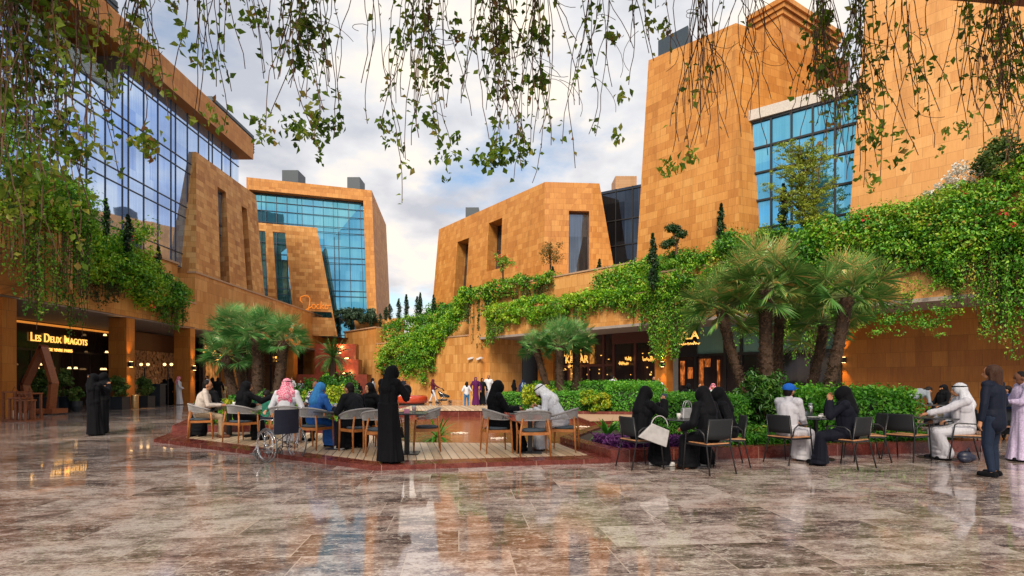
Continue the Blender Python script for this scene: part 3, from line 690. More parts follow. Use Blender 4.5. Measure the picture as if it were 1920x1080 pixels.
# ------------------------------------------------------------------ foliage
def leafmat(name, stops, rough=.45, trans=.25):
    m, t, b, o = newmat(name)
    at = t.nodes.new('ShaderNodeAttribute'); at.attribute_name = 'tone'
    g = geo(t); nz = noise_(t, g.outputs['Position'], 25, 2)
    f = math_(t, 'ADD', at.outputs['Fac'], math_(t, 'MULTIPLY', math_(t, 'SUBTRACT', nz, .5), .3))
    c = ramp(t, f, [(i / (len(stops) - 1), s_) for i, s_ in enumerate(stops)])
    t.links.new(c, b.inputs['Base Color']); b.inputs['Roughness'].default_value = rough
    b.inputs['Specular IOR Level'].default_value = .4
    tr = t.nodes.new('ShaderNodeBsdfTranslucent'); t.links.new(c, tr.inputs[0]); ms = t.nodes.new('ShaderNodeMixShader'); ms.inputs[0].default_value = trans
    t.links.new(b.outputs[0], ms.inputs[1]); t.links.new(tr.outputs[0], ms.inputs[2]); t.links.new(ms.outputs[0], o.inputs[0])
    return m
M['vine'] = leafmat('vine_leaf', [(.012, .06, .006), (.04, .18, .012), (.10, .33, .022), (.28, .50, .04), (.40, .26, .05)])
M['vine_y'] = leafmat('lime_vine_leaf', [(.04, .16, .010), (.13, .38, .015), (.30, .52, .02), (.50, .60, .05)])
M['vine_d'] = leafmat('dark_vine_leaf', [(.010, .025, .005), (.025, .065, .010), (.06, .12, .018), (.13, .19, .03)])
M['hedge'] = leafmat('hedge_leaf', [(.012, .06, .006), (.04, .20, .014), (.09, .34, .022), (.24, .50, .035)])
M['croton'] = leafmat('yellow_croton_leaf', [(.03, .14, .008), (.14, .32, .01), (.36, .45, .02), (.58, .52, .04)])
M['palm'] = leafmat('fan_palm_leaf', [(.025, .11, .03), (.07, .25, .06), (.18, .42, .12), (.46, .48, .20)], .35, .25)
M['palm_y'] = leafmat('tan_edged_palm_leaf', [(.03, .11, .03), (.09, .26, .05), (.26, .40, .10), (.74, .46, .17)], .35, .25)
M['cycad'] = leafmat('cycad_leaf', [(.010, .04, .008), (.02, .09, .012), (.06, .17, .02), (.16, .28, .03)], .35, .1)
M['purple'] = leafmat('purple_leaf', [(.03, .006, .04), (.09, .015, .11), (.20, .04, .24), (.32, .10, .36)])
M['flower'] = leafmat('red_flower', [(.5, .03, .03), (.8, .05, .06), (.9, .12, .05)])
M['white_flower'] = leafmat('white_blossom', [(.5, .5, .45), (.8, .8, .75), (.9, .9, .85)])
M['olive'] = leafmat('grey_olive_leaf', [(.03, .07, .04), (.07, .14, .08), (.14, .22, .13)])
M['acacia'] = leafmat('fine_yellow_leaf', [(.10, .17, .015), (.26, .36, .03), (.46, .48, .06)])
M['trunk'] = simple('fibrous_trunk', (.045, .024, .014), .9, var=.75, scale=40, bmp=.6)
M['stub'] = simple('leaf_stub', (.15, .085, .055), .8, var=.9, scale=9)
M['twig'] = simple('brown_vine_stem', (.085, .040, .022), .8, var=.5, scale=20)

def leafobj(name, mat, V, tone, parent=None):
    """V (N,4,3) folded leaves"""
    n = len(V); me = bpy.data.meshes.new(name)
    if parent is not None and parent.name in ROOT:
        Mi = np.array(ROOT[parent.name]); V = V @ Mi[:3, :3].T + Mi[:3, 3]
    me.vertices.add(4 * n); me.vertices.foreach_set('co', V.reshape(-1).astype(np.float32))
    idx = (np.arange(n)[:, None] * 4 + np.array([0, 1, 2, 0, 2, 3])).reshape(-1)
    me.loops.add(6 * n); me.loops.foreach_set('vertex_index', idx.astype(np.int32))
    me.polygons.add(2 * n); me.polygons.foreach_set('loop_start', (np.arange(2 * n) * 3).astype(np.int32))
    me.update(calc_edges=True)
    a = me.attributes.new('tone', 'FLOAT', 'FACE'); a.data.foreach_set('value', np.repeat(np.clip(tone, 0, 1), 2).astype(np.float32))
    me.materials.append(mat); o = bpy.data.objects.new(name, me); COL.objects.link(o)
    if parent is not None: o.parent = parent
    return o
def unit(a): return a / (np.linalg.norm(a, axis=-1, keepdims=True) + 1e-9)
def mkleaves(p, nrm, size, asp=.55, droop=.5, rnd=.6, fold=.18, vary=.35, base=False):
    """p (N,3) base points; nrm (N,3) face direction; leaves hang with droop"""
    n = len(p); nr = unit(nrm + rng.normal(0, rnd, (n, 3)))
    d = unit(rng.normal(0, 1, (n, 3)) + np.array([0, 0, -droop * 2])); d = unit(d - nr * np.sum(d * nr, 1, keepdims=True))
    s_ = np.cross(nr, d); L_ = size * (1 + rng.uniform(-vary, vary, (n, 1))); W_ = L_ * asp * .5
    if base: p = p + d * L_ * .56
    V = np.stack([p - d * L_ * .5, p + s_ * W_ + nr * L_ * fold - d * L_ * .08, p + d * L_ * .5, p - s_ * W_ + nr * L_ * fold - d * L_ * .08], 1)
    return V
def vnoise(p, f, seed=0):
    """cheap smooth noise from sines"""
    r_ = np.random.default_rng(seed); o = np.zeros(len(p))
    for k in range(5):
        w_ = r_.normal(0, f * (1 + k * .5), 3); o += np.sin(p @ w_ + r_.uniform(0, 6)) / (1 + k * .4)
    return o / 3.2
def clumps(centers, rad, per, size, squash=(1, 1, .75), asp=.55, droop=.4, tseed=1, shell=.75):
    c = np.asarray(centers, float); n = len(c); r_ = np.asarray(rad, float).reshape(-1, 1) * np.ones((n, 1))
    d = unit(rng.normal(0, 1, (n, per, 3))); k = shell + (1 - shell) * rng.random((n, per, 1)); k = np.where(rng.random((n, per, 1)) < .25, k * rng.random((n, per, 1)), k)
    bump_ = 1 + .25 * rng.normal(0, 1, (n, per, 1)) * .5
    p = c[:, None, :] + d * r_[:, None, :] * k * bump_ * np.array(squash)
    p = p.reshape(-1, 3); nr = unit(d.reshape(-1, 3) + np.array([0, -.0, .35]))
    V = mkleaves(p, nr, size, asp, droop)
    ct = .5 + .30 * vnoise(c, 1.3, tseed) + rng.normal(0, .10, n)
    tone = np.repeat(ct, per) + rng.normal(0, .17, n * per)
    return V, tone
def strands(tops, lens, size, density, sway=.10, asp=.5, tseed=3, r=.006, mbt=None, bare=0.0, jit=.05, base=False):
    """hanging stems with leaves; returns leaf arrays, adds stems to mbt"""
    P_, T_ = [], []
    for (x, y, z), ln in zip(tops, lens):
        k = max(3, int(ln / .14)); q = [np.array([x, y, z])]; d = np.array([random.uniform(-sway, sway), random.uniform(-sway, sway), -1.0])
        for i in range(k):
            d[0] += random.gauss(0, sway * .8); d[1] += random.gauss(0, sway * .5); d[0] *= .8; d[1] *= .8
            q.append(q[-1] + d / np.linalg.norm(d) * ln / k)
        q = np.array(q)
        if mbt is not None: mbt.tube([tuple(v) for v in q[::1 if ln < 3 else 2]], [r] * len(q[::1 if ln < 3 else 2]), 3, False)
        n = int(ln * density * random.choice((.25, .6, 1.0, 1.5)))
        if n < 1: continue
        t = rng.random(n) ** random.choice((.6, 1.0, 1.0, 1.6)); t = bare + (1 - bare) * t; i = np.minimum((t * k).astype(int), k - 1); f = (t * k - i)[:, None]
        P_.append(q[i] * (1 - f) + q[i + 1] * f + rng.normal(0, jit, (n, 3))); T_.append(np.full(n, random.gauss(.5, .15)))
    p = np.concatenate(P_); tone = np.concatenate(T_) + rng.normal(0, .15, len(p))
    V = mkleaves(p, np.tile([0, -.7, .4], (len(p), 1)), size, asp, .45 if base else .9, 1.0, base=base, vary=.5 if base else .35)
    return V, tone

# ---- vine masses on parapets.  each entry: points along a path with spill over the edge
def vine_mass(name, label, path, width, up, down, per_m, size, mat, group=None, hang=0, hang_n=0, hang_mat=None, out_dir=(-.7, -.7), rad=.42, per=34, parent=None, hsize=None, flowers=0):
    path = [Vector(p) for p in path]; segs = [(path[i], path[i + 1]) for i in range(len(path) - 1)]; Ls = [(b - a).length for a, b in segs]; tot = sum(Ls)
    n = int(tot * per_m); C_ = []
    od = Vector((out_dir[0], out_dir[1], 0)).normalized()
    th = thing(name, label, 'climbing plant', tuple(path[0]), 0, group)
    for i in range(n):
        u = random.random() * tot; j = 0
        while u > Ls[j] and j < len(Ls) - 1: u -= Ls[j]; j += 1
        b = segs[j][0].lerp(segs[j][1], min(1, u / Ls[j])); w_ = random.uniform(-1, 1); 
        wob = 1 + .35 * math.sin(b.x * 1.7 + b.y) + .2 * math.sin(b.x * 4.1)
        # cross-section: from back on top, over the edge and down the face
        if random.random() < .45: off = random.uniform(-width, .25); z = up * random.uniform(.35, 1) * (1 - .35 * max(0, off)) * wob
        else: q_ = random.random(); off = .15 + .30 * math.sin(q_ * 3.1) * wob; z = up * .6 - (up * .6 + down * wob) * q_
        C_.append(b + od * off + Vector((0, 0, z)))
    for nm_, cc_, m__, k_ in (('foliage', [c for i, c in enumerate(C_) if i % 5], mat, 1.0), ('lighter_foliage', C_[::5], M['vine_y'] if mat is not M['vine_y'] else M['vine'], 1.25)):
        cc_ = [Vector(c) + od * random.uniform(-.1, .22) * k_ for c in cc_]
        V, t_ = clumps(cc_, np.array([rad * k_ * random.uniform(.45, 1.35) for _ in cc_]), per, size * (1 if k_ == 1 else .85), (1, 1, .7), .55, .5, len(C_))
        leafobj(nm_, m__, V, t_ + (0 if k_ == 1 else -.08), th)
    if hang_n:
        tops, ln = [], []
        for i in range(hang_n):
            u = random.random() * tot; j = 0
            while u > Ls[j] and j < len(Ls) - 1: u -= Ls[j]; j += 1
            b = segs[j][0].lerp(segs[j][1], min(1, u / Ls[j])) + od * random.uniform(.08, .4); tops.append((b.x, b.y, b.z - down * .3))
            ln.append(max(.3, hang * (.62 + .38 * math.sin(b.x * 2.3 + b.y * 1.1)) * random.uniform(.6, 1.05)))
        st = MB(); V, t_ = strands(tops, ln, hsize or size * .8, 30, .06, .5, 3, .012, st, 0, .07)
        leafobj('hanging_leaves', hang_mat or mat, V, t_, th); st.build('stem', M['twig'], th)
    if flowers:
        idx = rng.choice(len(C_), flowers); V, t_ = clumps([C_[i] + od * .35 for i in idx], .16, 10, size * .8, (1, 1, 1), .9, .1, 5); leafobj('flower', M['flower'], V, t_, th)
    return th
GV = 'vines spilling over the podium parapets'
n_od = (-.703, -.711)
def rl_path(s0, s1, off, z, n=4): return [RL(s0 + (s1 - s0) * i / n, off, z + (0 if i % 2 else .15)) for i in range(n + 1)]
vine_mass('trailing_vine', 'lime green vine over the parapet above the black shop window and middle palms', rl_path(1.2, 15.2, .05, 6.6, 6), .9, .42, .85, 24, .16, M['vine_y'], GV, 2.6, 230, M['vine'], n_od, .34, 40, hsize=.13)
vine_mass('trailing_vine', 'deep green vine mass on the parapet at the foot of the tall sandstone tower', rl_path(10.8, 19.5, .9, 7.5, 6), 1.3, .9, 1.0, 36, .17, M['vine'], GV, 2.0, 60, None, n_od, .50, 44, hsize=.14)
vine_mass('trailing_vine', 'vine curtain falling over the OVLA letters beside the stone column', rl_path(15.0, 18.6, .0, 7.5, 3), .8, .5, 2.0, 40, .15, M['vine'], GV, 4.6, 150, M['vine'], n_od, .34, 40, hsize=.13)
vine_mass('trailing_vine', 'thick green vine mass below the bright corner tower, behind the fan palms', rl_path(18.6, 25.2, .0, 7.9, 5), 2.2, .75, 2.2, 64, .15, M['vine'], GV, 5.0, 260, M['vine'], n_od, .42, 50, flowers=0, hsize=.12)
vine_mass('trailing_vine', 'thick flowering vine mass at the right with red blooms, below the white blossom bush', rl_path(24.6, 31.5, .0, 8.0, 5), 1.9, .95, 1.9, 74, .13, M['vine'], GV, 5.2, 330, M['vine'], n_od, .38, 54, flowers=9, hsize=.11)
vine_mass('trailing_vine', 'vine patch covering the ledge between the two thick masses, just right of the palms', rl_path(23.6, 28.6, .0, 7.0, 4), .3, .9, 1.5, 34, .13, M['vine'], GV, 3.2, 150, M['vine'], n_od, .32, 40, hsize=.11)
vine_mass('trailing_vine', 'thin ragged vine on the orange ledge at the far right edge', rl_path(31.0, 38, .0, 7.9, 5), 1.4, 1.0, 1.0, 50, .12, M['vine'], GV, 4.6, 40, M['vine_d'], n_od, .34, 40, hsize=.10)
vine_mass('trailing_vine', 'green vine along the upper terrace wall in front of the low sandstone block', rl_path(.2, 6.2, 1.7, 8.7, 4), .8, .5, .7, 15, .18, M['vine'], GV, 1.6, 40, M['vine_d'], n_od, .38, 36)
vine_mass('trailing_vine', 'lime vine wrapped round the stepped corner of the wall left of the dark entrance', rl_path(-3.6, 1.2, .1, 7.2, 3), .8, .9, 1.4, 18, .2, M['vine_y'], GV, 2.8, 24, M['vine'], n_od, .4, 36) if False else None
vine_mass('trailing_vine', 'bright vine running up the stepped wall above the family with the child', [RL(-8.6, .1, 4.9), RL(-5.5, .1, 5.4), RL(-3.5, .2, 6.3), RL(-2.6, .3, 7.2), RL(-1.2, .1, 8.5)], .8, .6, 1.5, 30, .2, M['vine_y'], GV, 2.4, 60, M['vine'], n_od, .42, 38)
vine_mass('trailing_vine', 'lush rounded green vine on the low wall behind the standing woman in black', [RL(-13.2, -.1, 4.2), RL(-11, .0, 4.7), RL(-8.2, 0, 5.0), RL(-5.2, .0, 5.2)], .9, .5, 2.6, 34, .2, M['vine'], GV, 2.2, 70, M['vine_d'], n_od, .45, 40)
vine_mass('trailing_vine', 'upper tier of deep green vine on the stepped wall under the row of small cypresses', [RL(-14.5, 1.2, 6.3), RL(-12, 2.4, 6.9), RL(-9, 2.6, 7.1), RL(-5.5, 3, 7.3)], 1.2, .7, 2.5, 30, .2, M['vine'], GV, 1.6, 50, M['vine_d'], n_od, .5, 40)
vine_mass('trailing_vine', 'dark shrub row along the top terrace in the gap between the buildings', [RL(-14, 5.4, 7.9), RL(-10, 6, 8.3), RL(-6, 6.3, 8.6), RL(-1.5, 6.4, 8.9)], 1.0, 1.0, .8, 22, .24, M['hedge'], GV, 0, 0, None, n_od, .55, 34, flowers=5)
vine_mass('trailing_vine', 'flowering vine on the pier corner above the dark entrance', [RL(-1.0, .2, 8.1), RL(.2, .2, 8.2), RL(.6, 1.4, 8.6)], .6, .6, .8, 18, .2, M['vine'], GV, 4.2, 30, M['vine_d'], n_od, .4, 36, flowers=3)
# left side
vine_mass('trailing_vine', 'bushy bright vine tumbling off the left ledge in front of the mirrored glass', [(XP + .3, 22.3, 6.5), (XP + .3, 24, 6.9), (XP + .2, 26.5, 6.6), (XP + .2, 28.6, 6.4)], .9, 2.2, .7, 46, .17, M['vine_y'], GV, 1.7, 50, M['vine_d'], (1, 0), .48, 46, flowers=3)
vine_mass('trailing_vine', 'green flowering vine at the far end of the left ledge above the third column', [(XP + .15, 27.8, 6.2), (XP + .1, 29.8, 6.3), (XP + .0, 31.9, 6.2)], .8, 1.2, .45, 34, .17, M['vine'], GV, 1.9, 70, M['vine'], (1, 0), .42, 46, flowers=3)
vine_mass('trailing_vine', 'loose vine over the near canopy block at the left edge of the view', [(-16.5, 15, 8.0), (-16.6, 18, 7.9), (-16.9, 21, 7.6), (-18.6, 22.0, 7.4)], 1.6, 1.9, .7, 40, .13, M['vine_y'], GV, 4.4, 85, M['vine'], (1, .1), .42, 50, hsize=.11)

th = thing('trailing_vine', 'bushy ragged lower fringe of the hanging vines on the dark orange wall at the right', 'climbing plant', tuple(RL(22, 0, 3.6)), 0, GV)
cs_ = [RL(random.uniform(19.5, 28.4), random.uniform(-.35, -.05), 3.75 + .25 * math.sin(i * .7) + random.uniform(-.3, .5) + (random.random() ** 2) * 1.6) for i in range(230)]
V, t_ = clumps(cs_, .24, 26, .10, (1, 1, .7), .55, .5, 9); leafobj('foliage', M['vine'], V, t_, th)
# ---- foreground vines hanging from the canopy edge
def edge_y(px, dy=0):      # point on the canopy edge seen at column px
    k = (px - 960) / F; return (5.39 + dy) / (1 - .1115 * k)
GF = 'vine clusters hanging from the canopy edge'
def fg(label, px, wpx, bottoms, n, dens_, size=.066, mat=None, bare=0.0, sway=.10, cat='hanging vine', r=.0045, tufts=()):
    n = max(2, int(n * .8)); dens = dens_ * 1.15
    th = thing('hanging_vine', label, cat, (P(px, 0, edge_y(px)).x, edge_y(px), 5.6), 0, GF)
    tops, ln = [], []
    for i in range(n):
        x = px + random.gauss(0, wpx * .4); dy = random.uniform(-.35, .25); Y = edge_y(x, dy); p = P(x, 0, Y)
        b = random.choice(bottoms) * random.uniform(.55, 1.05); zb = HC + (HY - b) / F * Y
        tops.append((p.x, Y, 5.62)); ln.append(max(.3, 5.62 - zb))
    st = MB(); V, t_ = strands(tops, ln, size, dens * .62, sway * 1.9, .62, 3, r, st, bare, .006, True)
    Vs, Ts = [V], [t_]
    for (tx, ty, rr, m_) in tufts:     # leafy ends
        Y = edge_y(tx); c = P(tx, ty, Y); cs = [(c.x + random.gauss(0, rr / F * Y * .5), Y + random.gauss(0, .12), c.z + random.gauss(0, rr / F * Y * .42)) for _ in range(max(1, m_ // 9))]
        V2, t2 = clumps(cs, .085, 6, size * 1.15, (1, 1, 1.3), .62, .7, 5, .3); Vs.append(V2); Ts.append(t2)
    # curling tendrils
    for i in range(max(1, n // 3)):
        x, Y, z = random.choice(tops); z = random.uniform(5.4, 5.62 - .6 * max(ln)); a = random.uniform(0, 6); q = []; ang = a; s_ = .05
        p = np.array([x, Y, z])
        for k in range(9): p = p + np.array([math.cos(ang) * s_, .25 * s_ * math.sin(a), math.sin(ang) * s_ * .8 - .02]); ang += random.uniform(.1, .5) * (1 if a > 3 else -1); q.append(tuple(p))
        st.tube(q, .003, 3, False)
    leafobj('leaves', mat or M['vine_d'], np.concatenate(Vs), np.concatenate(Ts), th); st.build('stem', M['twig'], th); return th
M['vine_f'] = leafmat('foreground_vine_leaf', [(.02, .045, .006), (.065, .13, .012), (.14, .26, .02), (.32, .38, .05), (.30, .14, .05)], .4, .6)
fg('densest dark vine curtain filling the top left corner', 20, 90, [330, 420, 500], 74, 20, mat=M['vine_f'], size=.07, tufts=[(20, 380, 60, 160), (60, 330, 50, 160), (10, 200, 60, 160)])
fg('dense leafy vine curtain second from the left, ending above the left ledge', 130, 60, [200, 300, 330], 28, 15, mat=M['vine_f'], tufts=[(120, 270, 50, 240), (150, 290, 30, 100), (90, 120, 60, 200), (100, 60, 60, 160)])
fg('long leafy vine cluster ending in a round tuft before the mirrored glass', 262, 26, [120, 200, 270], 18, 15, mat=M['vine_f'], tufts=[(262, 255, 24, 130), (262, 120, 20, 60), (240, 60, 30, 60)])
fg('thin vine cluster over the roof band end of the left building', 385, 34, [130, 235, 250], 14, 11, mat=M['vine_f'], tufts=[(372, 105, 14, 40), (395, 220, 18, 40), (325, 18, 22, 40)])
fg('small leafy sprig hanging at the top between sky and left roof', 455, 20, [70, 140], 9, 10, mat=M['vine_f'], tufts=[(470, 20, 24, 60), (480, 230, 8, 12)])
fg('broad vine bunch in the sky above the cyan glass building', 575, 55, [150, 230, 280, 300], 34, 13, mat=M['vine_f'], tufts=[(580, 250, 40, 170), (545, 235, 20, 60), (620, 225, 22, 60), (500, 250, 20, 60), (560, 40, 50, 110), (570, 110, 24, 70)])
fg('sparse long vines between the broad bunch and the central bunch', 690, 26, [180, 270, 230], 7, 7, mat=M['vine_f'], tufts=[(712, 235, 14, 30), (725, 265, 10, 26), (750, 90, 16, 26)])
fg('central vine bunch with one trailing tip hanging lowest of all', 800, 45, [200, 290, 270], 30, 13, mat=M['vine_f'], tufts=[(820, 130, 24, 90), (845, 285, 30, 90), (870, 60, 30, 60), (775, 40, 24, 60), (805, 220, 14, 40)])
fg('single lowest trailing vine tip below the central bunch', 752, 5, [390], 2, 9, mat=M['vine_f'], tufts=[(762, 330, 7, 14)])
fg('full vine bunch hanging right of the middle of the sky', 930, 40, [200, 310, 300], 34, 14, mat=M['vine_f'], tufts=[(920, 290, 36, 120), (950, 285, 28, 90), (960, 170, 22, 60), (930, 70, 30, 80)])
fg('vine bunch left of the sky gap beside the tall tower', 1010, 30, [200, 310, 330], 24, 12, mat=M['vine_f'], tufts=[(1005, 150, 20, 70), (985, 285, 18, 60), (1030, 60, 26, 60)])
fg('narrow beaded vine strands in the sky just left of the tall tower', 1120, 42, [150, 270, 200, 330], 15, 9, mat=M['vine_f'], tufts=[(1165, 250, 12, 24), (1168, 190, 10, 20), (1150, 60, 16, 30)])
fg('arching bare vine stems over the sky in front of the tower roof', 1210, 36, [60, 120, 180], 10, 9, mat=M['vine_f'], tufts=[(1240, 48, 22, 50), (1210, 30, 16, 30)])
fg('mostly bare brown vine stems in front of the tall tower face', 1320, 45, [280, 330, 210, 300], 30, 2.2, mat=M['vine_f'], bare=.2, sway=.13, tufts=[(1258, 315, 16, 60), (1290, 305, 12, 40), (1320, 150, 10, 20)])
fg('bare looping vine stems in front of the tower corner', 1400, 36, [250, 300, 180], 18, 1.2, mat=M['vine_f'], bare=.3, sway=.16)
fg('dark thick vine rope left of the blue window bay', 1540, 22, [300, 330, 250], 34, 12, mat=M['vine_f'], tufts=[(1545, 130, 20, 70), (1520, 60, 24, 60)])
fg('leafy vine ropes at the left edge of the bright corner tower', 1612, 26, [330, 350, 250], 30, 13, mat=M['vine_f'], tufts=[(1625, 260, 26, 70), (1600, 170, 30, 60), (1625, 340, 24, 50)])
fg('slim vine strands crossing the bright tower face', 1700, 55, [180, 270, 300], 15, 8, mat=M['vine_f'], tufts=[(1740, 145, 18, 36), (1690, 265, 18, 30), (1760, 270, 14, 30)])
fg('yellow green vine strands down the middle of the bright tower face', 1808, 20, [250, 210, 270], 9, 11, mat=M['vine_f'], tufts=[(1812, 95, 12, 24), (1805, 230, 10, 24)])
fg('dense straight vine stems at the far right of the bright tower', 1880, 36, [230, 260, 300], 52, 8, mat=M['vine_f'], tufts=[(1870, 60, 40, 110), (1905, 140, 30, 80), (1830, 35, 20, 30)])

# ------------------------------------------------------------------ fan palms
def frond_fan(base, az, el, plen, fr, k=24, droop=.5):
    """one fan leaf: returns leaflet quads as (k,4,3)"""
    ca, sa = math.cos(az), math.sin(az); out = np.array([ca * math.cos(el), sa * math.cos(el), math.sin(el)])
    tip = base + out * plen + np.array([0, 0, -.10 * plen]); side = np.array([-sa, ca, 0.0]); up = np.cross(side, out); up *= -1 if up[2] < 0 else 1
    tilt = random.uniform(-1.0, 1.0); side2 = side * math.cos(tilt) + up * math.sin(tilt)
    V = []
    for i in range(k):
        a = R(-105 + 210 * i / (k - 1)) + random.gauss(0, .03); ln = fr * (1 - .22 * abs(a) / 2) * random.uniform(.85, 1.08)
        d = out * math.cos(a) + side2 * math.sin(a); d = d / np.linalg.norm(d) + up * .10; w_ = np.cross(d, up); w_ /= np.linalg.norm(w_) + 1e-6; w_ *= fr * .021
        mid = tip + d * ln * .55; end = tip + d * ln + np.array([0, 0, -droop * ln * .20 * random.uniform(.5, 1.5)])
        V.append([tip, mid + w_, end, mid - w_])
    return V, tip
def fan_palm(label, base, top, crown_r, nfr=46, tr=.13, mat=None, group='fan palms in the planter beds', el_lo=-.9, seed=0):
    random.seed(seed); th = thing('fan_palm', label, 'palm tree', tuple(base), 0, group)
    base = Vector(base); top = Vector(top); mb = MB(); path = []; rs = []
    for i in range(9):
        t = i / 8; p = base.lerp(top, t); bend = math.sin(t * math.pi) * .06; path.append(p + Vector((bend * (1 if top.x > base.x else -1), 0, 0))); rs.append(tr * (1.12 - .18 * t + (.12 if i in (7, 8) else 0)))
    mb.tube(path, rs, 10); tk = mb.build('trunk', M['trunk'], th, True)
    sb = MB(); n = int((top - base).length * 170)
    for i in range(n):
        t = random.random(); j = min(7, int(t * 8)); f = t * 8 - j; c = path[j].lerp(path[j + 1], f); r_ = rs[j] * (1 - f) + rs[j + 1] * f; a = random.uniform(0, 6.283)
        d = Vector((math.cos(a), math.sin(a), 0)); p = c + d * (r_ * .93); s_ = random.uniform(.6, 1.2)
        tpt = p + d * .06 * s_ + Vector((0, 0, .06 * s_)); sd_ = Vector((-d.y, d.x, 0)) * .028 * s_
        sb.add([p - sd_, p + sd_, tpt + sd_ * .6, tpt - sd_ * .6, p + Vector((0, 0, .06))], [(0, 1, 2, 3), (4, 3, 2)])
    sb.build('leaf_stubs', M['stub'], th)
    V, tone, st = [], [], MB(); b = np.array(top)
    nfr = int(nfr * .86)
    for i in range(nfr):
        u = (i + .5) / nfr; el = math.asin(max(-1, min(1, -.35 + 1.33 * u))) if u < 1 else 1.2; el = max(el_lo, el) + random.gauss(0, .22)
        az = i * 2.39996 + random.gauss(0, .15); pl = crown_r * random.uniform(.42, .70); fr = crown_r * random.uniform(.46, .62)
        v, tip = frond_fan(b + np.array([0, 0, .08 + .25 * u * crown_r * .6]), az, el, pl, fr, 24, .55 if el < .5 else .25)
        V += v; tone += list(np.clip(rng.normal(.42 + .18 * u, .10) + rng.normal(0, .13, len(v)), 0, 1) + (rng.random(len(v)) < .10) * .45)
        st.bar(top + Vector((0, 0, .05)), Vector(tip), .018, .014)
    leafobj('crown', mat or M['palm'], np.array(V), np.array(tone), th); st.build('leaf_stalks', simple('leaf_stalk', (.16, .22, .06), .5) if 'stalk' not in M else M['stalk'], th)
    return th
M['stalk'] = simple('leaf_stalk', (.15, .20, .06), .5)
def palm_px(label, bpx, bz, tpx, tpy, Y, cr, **k):
    b = P(bpx, HY, Y); b.z = bz; fan_palm(label, b, P(tpx, tpy, Y), cr, **k)
palm_px('leftmost tall fan palm of the right bed, its trunk leaning left', 1420, .2, 1352, 585, 14.0, 1.08, mat=M['palm_y'], seed=1, tr=.12, nfr=50)
palm_px('tallest fan palm of the right bed, upright behind the man in the blue cap', 1446, .2, 1436, 545, 13.6, 1.28, mat=M['palm_y'], seed=2, tr=.155, nfr=60)
palm_px('slimmer upright fan palm half hidden behind the tallest one', 1462, .2, 1462, 590, 15.2, 1.0, mat=M['palm_y'], seed=3, tr=.13, nfr=40)
palm_px('shortest fan palm of the right bed, between the tallest and the rightmost', 1500, .2, 1545, 612, 14.2, .95, mat=M['palm_y'], seed=4, tr=.115, nfr=40)
palm_px('rightmost tall fan palm leaning right over the woman in black', 1532, .2, 1588, 560, 12.8, 1.08, mat=M['palm_y'], seed=5, tr=.13, nfr=52)
palm_px('fan palm at the left of the café bed with the lowest crown', 450, .2, 424, 668, 19.0, 1.0, seed=6, tr=.16, nfr=42, el_lo=-1.0)
palm_px('fan palm with the left upper crown in the café bed behind the couple', 468, .2, 440, 620, 20.0, .98, seed=7, tr=.16, nfr=42)
palm_px('fan palm with the tallest crown in the left café bed', 480, .2, 482, 630, 18.6, 1.05, seed=8, tr=.18, nfr=46)
palm_px('fan palm standing apart at the right of the left café bed', 512, .2, 531, 640, 18.0, .92, seed=9, tr=.16, nfr=40)
palm_px('small leaning fan palm at the left of the middle bed', 1040, .3, 1006, 655, 23.5, .88, seed=10, tr=.15, nfr=34)
palm_px('upright fan palm in the centre of the middle bed', 1053, .3, 1050, 648, 23.0, 1.12, seed=11, tr=.18, nfr=44)
palm_px('fan palm at the right of the middle bed before the gold letters', 1076, .3, 1080, 645, 24.0, 1.05, seed=12, tr=.17, nfr=42)
random.seed(21)

# ------------------------------------------------------------------ cycads and arching plants
def arching(name, label, c, n, ln, mat, w=.16, el=(.2, 1.3), cat='plant', group=None, leaflet=True, trunk=0, seed=0, droop=1.0):
    random.seed(seed + 100); th = thing(name, label, cat, tuple(c), 0, group); V, tone = [], []; c = np.array(c); st = MB()
    if trunk: mb = MB(); mb.tube([tuple(c), tuple(c + [0, 0, trunk])], [.16, .13], 9); mb.build('trunk', M['trunk'], th); c = c + np.array([0, 0, trunk])
    for i in range(n):
        az = i * 2.4 + random.gauss(0, .2); e = random.uniform(*el); L_ = ln * random.uniform(.75, 1.1); K = 14; p = c.copy(); d = np.array([math.cos(az) * math.cos(e), math.sin(az) * math.cos(e), math.sin(e)])
        side = np.array([-math.sin(az), math.cos(az), 0]); tn = random.gauss(.5, .15); pts = [p.copy()]
        for k in range(K):
            d[2] -= droop * .11 * math.cos(e) + .02; d /= np.linalg.norm(d); q = p + d * L_ / K
            if leaflet:
                for s_ in (-1, 1):
                    ll = w * math.sin(math.pi * min(.97, (k + 1) / (K + 1))) ** .6; dd = side * s_ * .85 + d * .5; up = np.cross(side, d) * .3 * (1 if s_ else 1)
                    e_ = q + dd * ll + np.array([0, 0, -.15 * ll]); h = d * L_ / K * .38
                    V.append([q, (q + e_) / 2 + h, e_, (q + e_) / 2 - h]); tone.append(tn + random.gauss(0, .12))
            else:
                wd = side * w * math.sin(math.pi * (k + .7) / (K + 1)) * .5; V.append([p - wd, p + wd, q + wd * .9, q - wd * .9]); tone.append(tn + random.gauss(0, .05))
            p = q; pts.append(p.copy())
        if leaflet: st.tube([tuple(x) for x in pts[::3]], .008, 3, False)
    leafobj('fronds', mat, np.array(V), np.array(tone), th)
    if leaflet: st.build('leaf_stalks', M['stalk'], th)
    return th
